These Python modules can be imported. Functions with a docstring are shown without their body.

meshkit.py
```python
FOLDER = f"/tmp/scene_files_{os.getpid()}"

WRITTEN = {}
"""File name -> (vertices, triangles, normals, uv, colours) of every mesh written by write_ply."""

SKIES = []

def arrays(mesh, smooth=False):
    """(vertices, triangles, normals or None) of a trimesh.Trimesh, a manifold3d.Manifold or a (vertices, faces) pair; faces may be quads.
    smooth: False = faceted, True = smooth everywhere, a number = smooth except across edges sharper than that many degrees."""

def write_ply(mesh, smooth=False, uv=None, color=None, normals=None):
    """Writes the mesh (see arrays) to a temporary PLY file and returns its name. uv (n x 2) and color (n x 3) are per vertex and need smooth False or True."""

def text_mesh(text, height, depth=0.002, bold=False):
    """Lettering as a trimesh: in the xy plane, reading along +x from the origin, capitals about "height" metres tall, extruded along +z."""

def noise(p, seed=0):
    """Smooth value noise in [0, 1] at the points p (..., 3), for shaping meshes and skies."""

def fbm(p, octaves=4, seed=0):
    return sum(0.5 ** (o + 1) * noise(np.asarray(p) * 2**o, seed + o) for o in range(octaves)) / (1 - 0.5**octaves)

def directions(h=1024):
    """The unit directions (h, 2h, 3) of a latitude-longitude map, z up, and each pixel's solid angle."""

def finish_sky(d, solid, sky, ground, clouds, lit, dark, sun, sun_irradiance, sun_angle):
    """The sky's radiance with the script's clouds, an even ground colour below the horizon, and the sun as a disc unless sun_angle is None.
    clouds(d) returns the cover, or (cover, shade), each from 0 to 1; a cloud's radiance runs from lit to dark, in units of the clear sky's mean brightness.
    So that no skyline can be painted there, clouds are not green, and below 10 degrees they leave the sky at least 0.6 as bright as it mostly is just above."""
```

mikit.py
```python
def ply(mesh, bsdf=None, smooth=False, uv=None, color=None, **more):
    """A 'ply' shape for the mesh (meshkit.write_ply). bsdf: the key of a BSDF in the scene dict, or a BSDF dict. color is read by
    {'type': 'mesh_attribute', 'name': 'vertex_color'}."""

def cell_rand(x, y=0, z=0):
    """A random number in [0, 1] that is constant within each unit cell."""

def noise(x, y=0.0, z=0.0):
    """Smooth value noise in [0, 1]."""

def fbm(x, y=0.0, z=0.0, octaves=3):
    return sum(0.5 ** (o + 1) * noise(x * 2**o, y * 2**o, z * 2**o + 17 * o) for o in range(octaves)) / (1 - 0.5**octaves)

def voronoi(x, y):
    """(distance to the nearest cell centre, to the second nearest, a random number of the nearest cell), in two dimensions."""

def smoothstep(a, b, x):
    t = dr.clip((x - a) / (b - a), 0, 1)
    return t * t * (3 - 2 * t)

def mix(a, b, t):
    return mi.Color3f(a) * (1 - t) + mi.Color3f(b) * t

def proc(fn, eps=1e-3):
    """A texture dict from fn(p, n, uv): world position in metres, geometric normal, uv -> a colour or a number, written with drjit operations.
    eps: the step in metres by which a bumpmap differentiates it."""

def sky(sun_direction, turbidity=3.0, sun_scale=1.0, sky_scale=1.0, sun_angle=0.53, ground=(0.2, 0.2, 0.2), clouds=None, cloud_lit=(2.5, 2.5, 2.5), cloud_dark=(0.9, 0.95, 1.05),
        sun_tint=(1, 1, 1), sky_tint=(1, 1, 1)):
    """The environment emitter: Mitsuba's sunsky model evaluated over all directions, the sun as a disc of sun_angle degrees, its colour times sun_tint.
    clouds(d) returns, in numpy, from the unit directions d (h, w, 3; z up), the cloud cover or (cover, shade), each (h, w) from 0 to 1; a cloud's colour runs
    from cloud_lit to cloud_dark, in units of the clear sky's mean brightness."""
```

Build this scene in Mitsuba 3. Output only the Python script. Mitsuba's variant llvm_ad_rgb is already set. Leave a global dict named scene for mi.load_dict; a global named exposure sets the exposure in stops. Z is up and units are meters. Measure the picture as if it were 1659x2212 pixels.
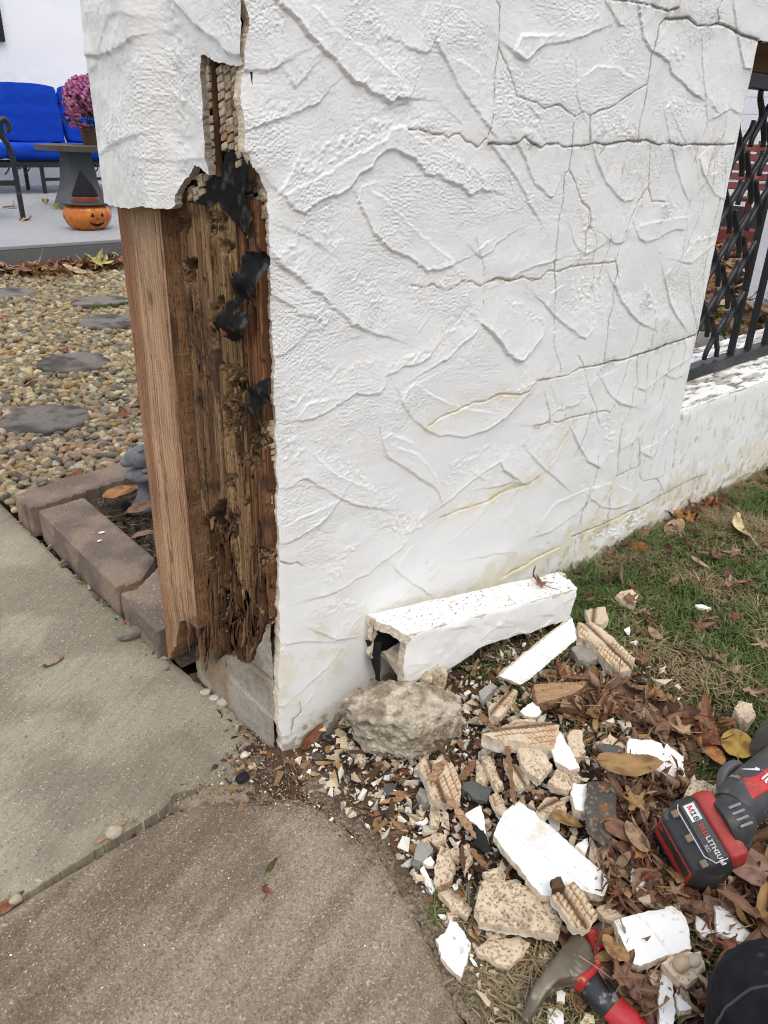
import math, random, numpy as np, trimesh, mitsuba as mi, drjit as dr, mikit, meshkit
import manifold3d as m3
from shapely.geometry import Polygon, LineString, Point
from shapely import contains_xy
from scipy.spatial import Delaunay, cKDTree
from mikit import noise, fbm, voronoi, smoothstep, mix, cell_rand

T = mi.ScalarTransform4f
scene, labels = {}, {}
rng = np.random.default_rng(11)

# ---------------------------------------------------------------- camera (a phone held by someone kneeling on the lawn)
EYE = np.array([-0.572, -0.8723, 0.95])
PITCH, ROLL, YAW = np.radians([26.36, -1.94, 48.04])
fwd = np.array([math.cos(YAW) * math.cos(PITCH), math.sin(YAW) * math.cos(PITCH), -math.sin(PITCH)])
right0 = np.array([math.sin(YAW), -math.cos(YAW), 0])
down0 = np.cross(fwd, right0)
up = -(-math.sin(ROLL) * right0 + math.cos(ROLL) * down0)
scene['camera'] = {'type': 'perspective', 'fov': 52.42, 'fov_axis': 'x', 'near_clip': 0.02, 'far_clip': 400.0,
                   'to_world': T().look_at(origin=EYE.tolist(), target=(EYE + fwd).tolist(), up=up.tolist())}
# ---------------------------------------------------------------- overcast November daylight
scene['sky'] = mikit.sky((-0.22, -0.50, 0.84), turbidity=3, sun_scale=0.24, sun_angle=36, ground=(0.16, 0.15, 0.12), clouds=lambda d: (1.0, 0.6 * (1 - d[..., 2])),  # an overcast sky is brightest overhead
                        
                         sun_tint=(.93, 1.0, 1.10), cloud_lit=(2.31, 2.49, 2.82), cloud_dark=(.84, .945, 1.13))
exposure = 2.48

# ---------------------------------------------------------------- measured outlines, in millimetres
# STROKES: trowel marks on the front face (x, z); + = thick lower lip, - = thin upper lip; 0.1 mm
# CRACKS: width 0.1 mm, dirt kind (0 grey 1 black 2 brown 3 rust), (x, z);  WOOD, KEYS, PAPER: on the end face (y, z)
STROKES = [(38,[(21,1073),(41,1061),(54,1055),(60,1045),(80,1033),(103,1021),(116,1010),(133,999),(149,997),(163,988),(183,982),(195,976),(207,983),(219,983)]),(-14,[(68,1078),(100,1056),(121,1046),(148,1036),(173,1026),(194,1014),(212,1003)]),(20,[(222,1043),(231,1041),(257,1037),(265,1041),(273,1054)]),(26,[(273,1054),(292,1036),(312,1018),(331,999),(350,985),(377,964),(394,951)]),(-10,[(310,1036),(331,1032),(367,1019)]),(-12,[(248,1051),(255,1062),(250,1074),(256,1092)]),(22,[(-3,1003),(11,1004),(27,1011)]),(-12,[(28,1044),(28,1059),(25,1069)]),(22,[(-6,945),(19,953),(33,956),(52,963),(79,972),(84,976)]),(32,[(28,861),(38,852),(55,846),(70,855),(94,863),(120,869),(134,877),(145,890),(166,900),(180,914),(190,921),(204,922),(223,915),(239,912),(256,902),(272,889),(297,888),(315,880),(344,872),(364,859),(386,867),(405,864)]),(-16,[(18,857),(18,873),(36,892),(45,906)]),(-16,[(28,869),(41,875),(68,882),(100,896),(139,914),(191,932),(197,945),(218,949)]),(-12,[(218,949),(257,933),(308,914),(337,905)]),(26,[(146,858),(161,836),(174,816),(203,792),(223,785),(251,774),(280,756),(309,753),(338,759)]),(-15,[(146,862),(151,876),(175,880)]),(-12,[(163,874),(201,854),(231,833),(266,808),(306,784),(345,761)]),(18,[(48,821),(64,815),(80,805)]),(-12,[(48,826),(62,844)]),(16,[(9,795),(20,784),(49,764)]),(18,[(390,773),(402,766),(426,773),(436,785),(460,793)]),(-12,[(391,778),(415,789)]),(20,[(392,935),(426,912),(453,893),(485,868),(506,844),(525,827)]),(16,[(432,1051),(456,1043),(474,1048),(494,1062)]),(-12,[(435,1055),(447,1073),(489,1077)]),(22,[(36,997),(46,987),(59,998)]),(22,[(218,977),(228,980),(238,996)]),(22,[(434,1051),(456,1042),(475,1049),(492,1063),(531,1070),(567,1077),(600,1086),(642,1098)]),(-12,[(440,1060),(447,1073),(485,1076),(550,1082)]),(22,[(641,1137),(664,1121),(687,1107),(701,1108)]),(26,[(731,1139),(751,1112),(762,1094),(790,1080),(831,1071),(849,1067),(866,1050),(898,1041),(941,1024),(975,1016)]),(16,[(948,1119),(965,1078),(988,1038),(1020,990)]),(22,[(1041,1175),(1076,1130),(1105,1098),(1131,1073),(1159,1073)]),(16,[(1034,1005),(1059,993)]),(17,[(1050,982),(1113,1002),(1145,994)]),(13,[(590,1037),(597,1004),(616,983)]),(-12,[(597,1023),(642,1047),(699,1048),(753,1034)]),(13,[(482,985),(515,963),(530,939)]),(22,[(464,926),(488,905),(509,877),(533,864),(565,850),(574,863)]),(22,[(663,925),(678,904),(717,871),(755,848),(785,837),(809,840),(811,864),(810,892)]),(19,[(913,930),(940,898),(979,860),(1003,841)]),(22,[(1023,912),(1039,891),(1077,865),(1115,841),(1160,829)]),(-12,[(1023,912),(1050,928)]),(-12,[(1047,903),(1078,878),(1110,884)]),(17,[(839,782),(852,767),(885,758),(925,765),(978,778),(1018,776),(1033,788)]),(-12,[(845,791),(885,795),(945,799),(1021,802)]),(22,[(748,775),(773,764),(802,763),(816,789)]),(17,[(1040,710),(1073,704),(1123,722),(1163,740)]),(-12,[(1039,721),(1069,750),(1159,758)]),(13,[(637,787),(651,769),(681,750),(716,756),(745,766)]),(20,[(479,726),(508,734),(552,742),(598,746)]),(13,[(864,994),(890,961),(903,941)]),(12,[(904,978),(928,962),(958,941)]),(26,[(435,644),(463,625),(485,601),(515,580),(534,579),(556,591),(585,614),(590,629)]),(26,[(584,669),(619,644),(659,622),(689,605),(723,589),(748,609),(748,618)]),(-12,[(589,669),(595,689),(627,701)]),(27,[(797,680),(829,649),(867,622),(905,599),(934,588)]),(-12,[(796,685),(808,703)]),(24,[(972,685),(996,655),(1017,625),(1052,595),(1091,568)]),(-12,[(971,688),(993,700)]),(20,[(1091,649),(1114,610),(1142,577),(1167,552)]),(20,[(805,490),(842,454),(887,426),(938,409)]),(-12,[(799,502),(840,505)]),(19,[(952,449),(982,439),(1019,452),(1071,467),(1146,482)]),(16,[(1071,455),(1109,442),(1145,446),(1171,458)]),(16,[(590,439),(609,433),(629,439),(658,456),(701,456),(729,456),(748,472),(781,501)]),(19,[(459,463),(494,474),(530,487),(566,506),(588,522)]),(27,[(726,396),(758,355),(798,314),(849,285),(864,300)]),(13,[(927,311),(959,316),(997,328),(1060,351),(1081,376)]),(17,[(1028,274),(1063,257),(1089,268),(1130,280),(1169,302)]),(-12,[(1024,288),(1081,291),(1153,323)]),(13,[(1116,190),(1176,197),(1263,202)]),(21,[(593,380),(619,356),(650,331),(689,304),(724,275)]),(19,[(497,390),(515,365),(548,343)]),(-12,[(470,383),(497,390)]),(19,[(475,340),(505,335),(550,334),(594,314),(614,320)]),(21,[(836,213),(883,180),(937,157),(1002,149),(1027,164)]),(16,[(657,179),(692,176),(738,182),(784,192),(836,210)]),(-12,[(662,214),(702,242),(822,244)]),(-12,[(835,240),(902,234),(1006,184)]),(27,[(11,788),(36,771),(49,762),(68,747),(83,741),(100,721),(121,708),(140,692),(172,677),(195,668)]),(22,[(11,743),(24,736),(37,728),(45,718),(59,714)]),(16,[(9,667),(19,667),(36,675),(52,684)]),(20,[(42,567),(63,565),(88,568),(106,575),(132,583),(148,588),(171,581),(192,578),(205,588),(208,606),(225,608),(243,615),(261,613),(279,613),(297,621),(311,633)]),(-12,[(39,575),(57,589),(88,589)]),(25,[(292,597),(321,606),(348,613),(374,632),(398,640),(416,657),(443,642),(468,619),(494,594),(520,579),(544,577),(573,601)]),(22,[(242,556),(251,540),(275,515),(307,491),(332,478),(357,474),(393,461),(436,461),(481,468),(512,481),(547,500)]),(-15,[(242,559),(252,576),(281,582)]),(-12,[(278,574),(323,546),(387,516),(450,497)]),(24,[(202,502),(210,474),(229,457),(261,434),(294,408),(337,375),(348,349)]),(-14,[(205,504),(223,506),(269,481)]),(-12,[(239,479),(282,456),(312,427),(331,400)]),(21,[(349,339),(395,356),(447,376),(502,389),(514,368),(548,343)]),(21,[(14,467),(28,467),(43,474),(55,472),(71,458),(94,441),(117,422),(141,406),(177,387),(210,375)]),(21,[(32,377),(57,384),(77,390),(100,404),(113,417)]),(-12,[(23,407),(54,412),(110,418)]),(-12,[(72,505),(110,465),(161,433),(194,412)]),(12,[(392,259),(436,277),(471,295),(488,311)]),(22,[(81,254),(96,252),(114,252),(135,255),(157,261),(180,260),(192,268),(209,274),(235,280),(255,286),(269,297)]),(20,[(247,244),(266,223),(289,199),(312,181),(332,159)]),(-12,[(247,248),(257,266),(277,276)]),(24,[(77,183),(92,171),(108,156),(133,146),(156,139)]),(16,[(474,189),(496,185),(517,184),(555,171)]),(18,[(10,190),(45,181),(80,163)]),(16,[(15,376),(36,378),(62,383),(88,392),(115,416)]),(13,[(-2,67),(15,71),(36,82),(68,94),(101,107),(122,130)])]
ROUGH = [(15,[(45,906),(103,939),(178,958),(202,957),(191,938),(95,898),(28,873)]),(13,[(-4,978),(82,981),(82,974),(19,954),(-6,946)]),(13,[(133,1085),(174,1076),(216,1038),(215,1009),(194,1017),(161,1061)]),(16,[(326,912),(416,874),(398,862),(331,896)]),(10,[(319,1084),(398,1053),(375,1043),(327,1066)]),(18,[(240,952),(268,959),(259,944)]),(15,[(89,820),(123,807),(109,793)]),(12,[(287,756),(343,776),(354,750)]),(12,[(3,810),(53,813),(52,784),(13,791)]),(12,[(466,1100),(624,1117),(634,1111),(610,1100)]),(12,[(410,996),(505,991),(528,939),(483,934)]),(10,[(642,971),(767,988),(792,940),(660,938)]),(13,[(858,1010),(955,1002),(950,985),(870,991)]),(14,[(876,838),(978,829),(976,801),(920,816)]),(12,[(655,839),(702,810),(701,733),(668,742)]),(11,[(1040,755),(1140,783),(1160,755),(1065,726)]),(13,[(837,1100),(910,1087),(906,1052),(858,1073)]),(12,[(639,711),(761,707),(747,658),(675,665)]),(13,[(881,693),(958,652),(970,598),(923,621)]),(12,[(768,413),(879,409),(901,284),(873,292),(837,379)]),(13,[(453,698),(579,649),(587,630),(511,660)]),(12,[(451,521),(605,538),(602,526),(466,509)]),(12,[(549,341),(657,297),(614,320)]),(18,[(864,124),(1062,122),(1149,91),(1010,50),(857,100)]),(14,[(100,784),(186,750),(215,683),(188,681),(167,725)]),(20,[(62,721),(94,731),(99,698),(79,691)]),(16,[(205,607),(238,633),(315,638),(290,614),(225,611)]),(14,[(61,601),(103,629),(144,635),(207,635),(190,625),(109,618),(63,593)]),(18,[(20,616),(64,603),(43,590),(22,584)]),(15,[(10,566),(51,539),(46,487),(14,501)]),(11,[(306,658),(383,700),(409,683),(334,641)]),(12,[(457,697),(540,677),(569,647),(494,682)]),(12,[(62,510),(147,475),(198,411),(127,457)]),(11,[(354,423),(462,436),(469,421),(378,390)]),(17,[(200,345),(257,353),(320,330),(314,302),(240,312)]),(10,[(77,238),(155,221),(165,193),(77,218)]),(11,[(71,306),(112,329),(161,328),(105,261)])]
CRACKS = [(20,1,[(397,930),(435,930),(459,931),(478,939),(500,930),(522,925),(534,930),(560,932),(588,926),(610,929),(634,928),(666,934),(696,931),(726,934),(761,938),(793,937),(825,940),(868,932),(902,936),(952,932),(982,935),(1048,934),(1116,935),(1158,937)]),(13,2,[(231,945),(256,946),(286,940),(302,941),(312,936),(326,943),(337,941),(349,932),(360,931),(373,924),(392,937)]),(9,0,[(387,1111),(398,1104),(399,1088),(402,1053),(399,1023),(400,986),(400,964),(395,942)]),(12,0,[(402,1055),(421,1035),(433,1023),(451,995),(473,992),(497,989),(520,981),(540,985),(557,988),(581,979),(605,972),(626,980),(646,974),(663,982),(696,988),(732,1002),(763,1016),(797,1028)]),(14,0,[(642,972),(653,936)]),(11,0,[(602,962),(604,925),(604,894),(593,881),(599,841),(593,814),(595,773),(602,715)]),(12,2,[(604,894),(628,870),(649,842),(677,828),(688,807),(679,782),(684,749)]),(18,1,[(1001,1174),(992,1157),(1005,1143)]),(16,0,[(822,1128),(807,1117),(806,1097),(799,1077),(798,1049),(799,1028),(800,994),(794,970),(797,934)]),(22,1,[(645,1139),(691,1141),(725,1142),(764,1143),(791,1141),(829,1139),(859,1147)]),(28,1,[(822,1128),(859,1131),(897,1136),(929,1128),(964,1130),(1005,1137),(1051,1134),(1095,1126),(1166,1123)]),(11,0,[(840,929),(850,892),(857,860),(877,835),(927,832)]),(9,0,[(857,860),(830,837),(812,805),(796,763),(789,730),(803,697)]),(13,2,[(424,725),(448,730),(484,721),(514,725),(543,716),(566,718),(582,730),(612,726),(650,731),(686,731),(722,731),(783,728)]),(11,2,[(253,736),(282,730),(299,733),(327,719),(349,725),(363,732),(387,729),(404,720),(424,725),(453,728),(484,721),(514,724),(556,717)]),(11,0,[(595,747),(607,703),(614,654)]),(11,0,[(785,733),(800,710),(792,688),(801,645),(794,616),(800,585),(802,533)]),(14,2,[(452,520),(492,523),(536,512),(565,513),(586,530),(628,526),(681,524),(717,533),(763,529)]),(24,1,[(763,529),(804,527),(827,529),(871,524),(921,527),(973,528),(1040,533),(1104,534),(1169,538)]),(16,3,[(303,501),(334,511),(366,514),(391,518),(416,521),(443,517),(473,524),(496,521),(545,510)]),(12,2,[(922,525),(931,494),(946,457),(933,444),(934,398),(911,367),(915,330),(918,297),(929,244)]),(13,2,[(593,438),(640,437),(674,428),(718,431),(777,426),(832,422),(853,412),(874,429)]),(12,3,[(720,420),(704,390),(678,356),(650,329),(642,316)]),(13,3,[(927,240),(903,204),(877,177),(855,136),(835,112)]),(10,2,[(991,325),(1020,254),(1034,212),(1053,197),(1116,187),(1164,139)]),(11,2,[(929,244),(974,245),(1016,245)]),(22,1,[(785,133),(850,129),(904,125),(959,126),(1016,126),(1062,122),(1107,125),(1175,131),(1239,135),(1298,136),(1379,131)]),(16,3,[(479,314),(508,317),(537,319),(578,315),(631,319)]),(13,3,[(342,315),(404,317),(445,313),(488,311),(512,319),(551,323),(605,312)]),(22,3,[(550,114),(591,116),(629,117),(662,123),(738,122)]),(10,0,[(7,345),(19,337),(35,335),(48,321)]),(10,0,[(1169,341),(1174,288),(1184,218)]),(9,2,[(618,496),(636,459),(644,432)]),(13,2,[(32,58),(35,34),(19,28),(13,1)])]
DIRT = [(1,16,810,526),(1,8,690,431),(1,9,1347,123),(1,16,944,818),(1,22,965,1128),(1,14,683,741),(3,9,750,313),(1,14,495,934),(1,16,677,928),(1,12,921,933),(1,16,917,639),(1,14,1016,581),(1,10,1136,890),(3,8,92,530),(3,8,312,649),(3,12,32,58)]
FRONT_EDGE = [(-19,1078),(-20,1069),(-16,1053),(-15,1046),(-21,1026),(-25,1006),(-28,963),(-25,917),(-19,914),(-15,900),(-6,891),(3,872),(4,840),(3,767),(4,452),(4,366),(1,276),(-3,181),(-8,97),(-10,44),(-5,-15),(-3,-59)]
END_EDGE = [(1,1006),(15,1005),(37,1008),(67,1013),(90,1019),(98,1019),(102,999),(101,985),(100,951),(98,903),(92,885),(107,891),(125,897),(151,878),(165,864),(172,840),(191,838),(216,840),(264,833),(303,832),(358,833),(410,832),(434,831)]
END_MARKS = [[(143,1079),(120,1062),(105,1052),(79,1042),(49,1031),(28,1018),(2,1015)],[(343,1025),(305,1022),(261,1025),(229,1030),(202,1037)],[(332,901),(294,913),(237,924),(205,929)],[(197,899),(161,899),(129,904),(103,904)],[(353,1002),(317,1010),(258,1064),(227,1068),(186,1061)]]
WOOD = {'deep':[[(207,765),(165,771),(167,758),(199,755)],[(87,724),(73,727),(75,711),(83,710)],[(109,727),(97,728),(99,721),(109,720)],[(75,744),(67,745),(67,741),(76,740)],[(105,602),(57,620),(74,596),(106,592)],[(56,570),(41,578),(41,554),(55,548)],[(192,348),(152,395),(131,403),(139,338),(205,310)],[(96,405),(86,409),(88,390),(94,387)],[(201,343),(135,369),(175,298),(181,250),(221,227),(224,277)],[(253,216),(217,229),(223,185),(274,130)],[(179,213),(151,233),(155,172),(186,155)],[(143,248),(130,255),(122,235),(128,186),(146,160),(146,216)],[(13,311),(-1,318),(3,256),(17,252)],[(112,182),(103,183),(111,135),(117,131)]],'gnaw':[[(218,828),(175,825),(170,816),(216,803)],[(129,842),(77,837),(84,823),(125,804)],[(100,804),(62,806),(63,794),(93,791)],[(205,754),(167,762),(170,739),(206,734)],[(135,711),(87,724),(89,684),(122,674),(135,685)],[(126,629),(58,637),(55,613),(75,581),(61,549),(86,532),(127,516),(122,558),(105,600)],[(56,541),(1,580),(3,541),(56,511)],[(59,510),(29,523),(46,487),(61,489)],[(125,453),(90,465),(99,433),(128,430)],[(128,377),(90,396),(101,358),(127,351)],[(53,351),(-2,379),(0,345),(53,320)],[(124,363),(99,373),(111,344),(126,341)]],'recess':[[(136,679),(89,681),(67,681),(71,636),(128,623)]],'stain':[[(198,568),(167,576),(172,544),(201,550)],[(183,416),(137,436),(153,413),(182,401)],[(33,478),(-5,498),(-3,473),(31,456)],[(32,416),(16,429),(16,397),(34,382)],[(185,835),(146,838),(150,830),(181,826)],[(205,719),(192,719),(201,666),(211,666)]],'rot':[[(273,314),(199,354),(136,358),(128,322),(99,258),(56,242),(29,310),(2,316),(6,250),(38,186),(79,149),(115,91),(209,28),(281,-13),(360,-36),(312,77),(269,158),(283,250)]]}
BOARD_ENDS = [(388,-35),(375,-33),(329,-20),(287,-3),(247,12),(215,36),(206,52),(172,81),(158,87),(114,105),(108,99),(81,121),(66,160),(53,178),(36,216),(17,241),(0,257)]
PLANK_END = [(391,-27),(383,-30),(363,-36),(350,-26),(337,-5),(312,32),(285,105),(262,113),(252,103),(241,131),(228,144)]
PAPER = [[(67,914),(52,915),(27,905),(14,899),(17,888),(21,862),(19,844),(21,869),(14,842),(25,823),(42,828),(62,838),(82,847),(90,856),(106,848),(126,848),(166,847),(121,863),(116,875),(101,883),(80,893),(68,903)],[(16,790),(-19,794),(-23,769),(-12,751),(12,739),(24,740),(41,724),(16,730),(2,721),(11,704),(51,688),(78,689),(84,699),(62,714),(54,733),(34,750),(24,774)],[(29,615),(-15,640),(-17,610),(-2,603),(13,577),(29,586)]]
KEYS = [[(122,1021),(90,1013),(32,1005),(27,971),(31,910),(33,901),(59,914),(77,915),(83,894),(111,884),(123,880),(125,900),(124,944),(127,987)],[(151,896),(127,881),(131,857),(150,851),(177,850),(173,875)],[(49,910),(35,912),(26,900),(11,889),(4,878),(6,844),(50,840),(50,886),(8,857),(24,831),(49,838),(52,861)],[(57,828),(41,835),(25,827),(31,814),(53,813)],[(20,571),(6,578),(8,542),(16,510),(25,511)],[(27,466),(-2,476),(0,437),(17,388),(41,380),(37,437)],[(8,272),(-2,276),(3,217),(11,217)]]
SLABS = {'A':[(-59,1499),(-54,1346),(-43,821),(-21,381),(-10,240),(0,146),(-14,62),(-110,27),(-185,55),(-216,36),(-334,28),(-472,15),(-497,13)],'B':[(-499,6),(-474,8),(-341,12),(-208,19),(-132,-10),(-35,-82),(-14,-130),(-9,-195),(-4,-267),(-25,-352),(-57,-450),(-87,-520),(-105,-559),(-554,-180)]}
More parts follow.
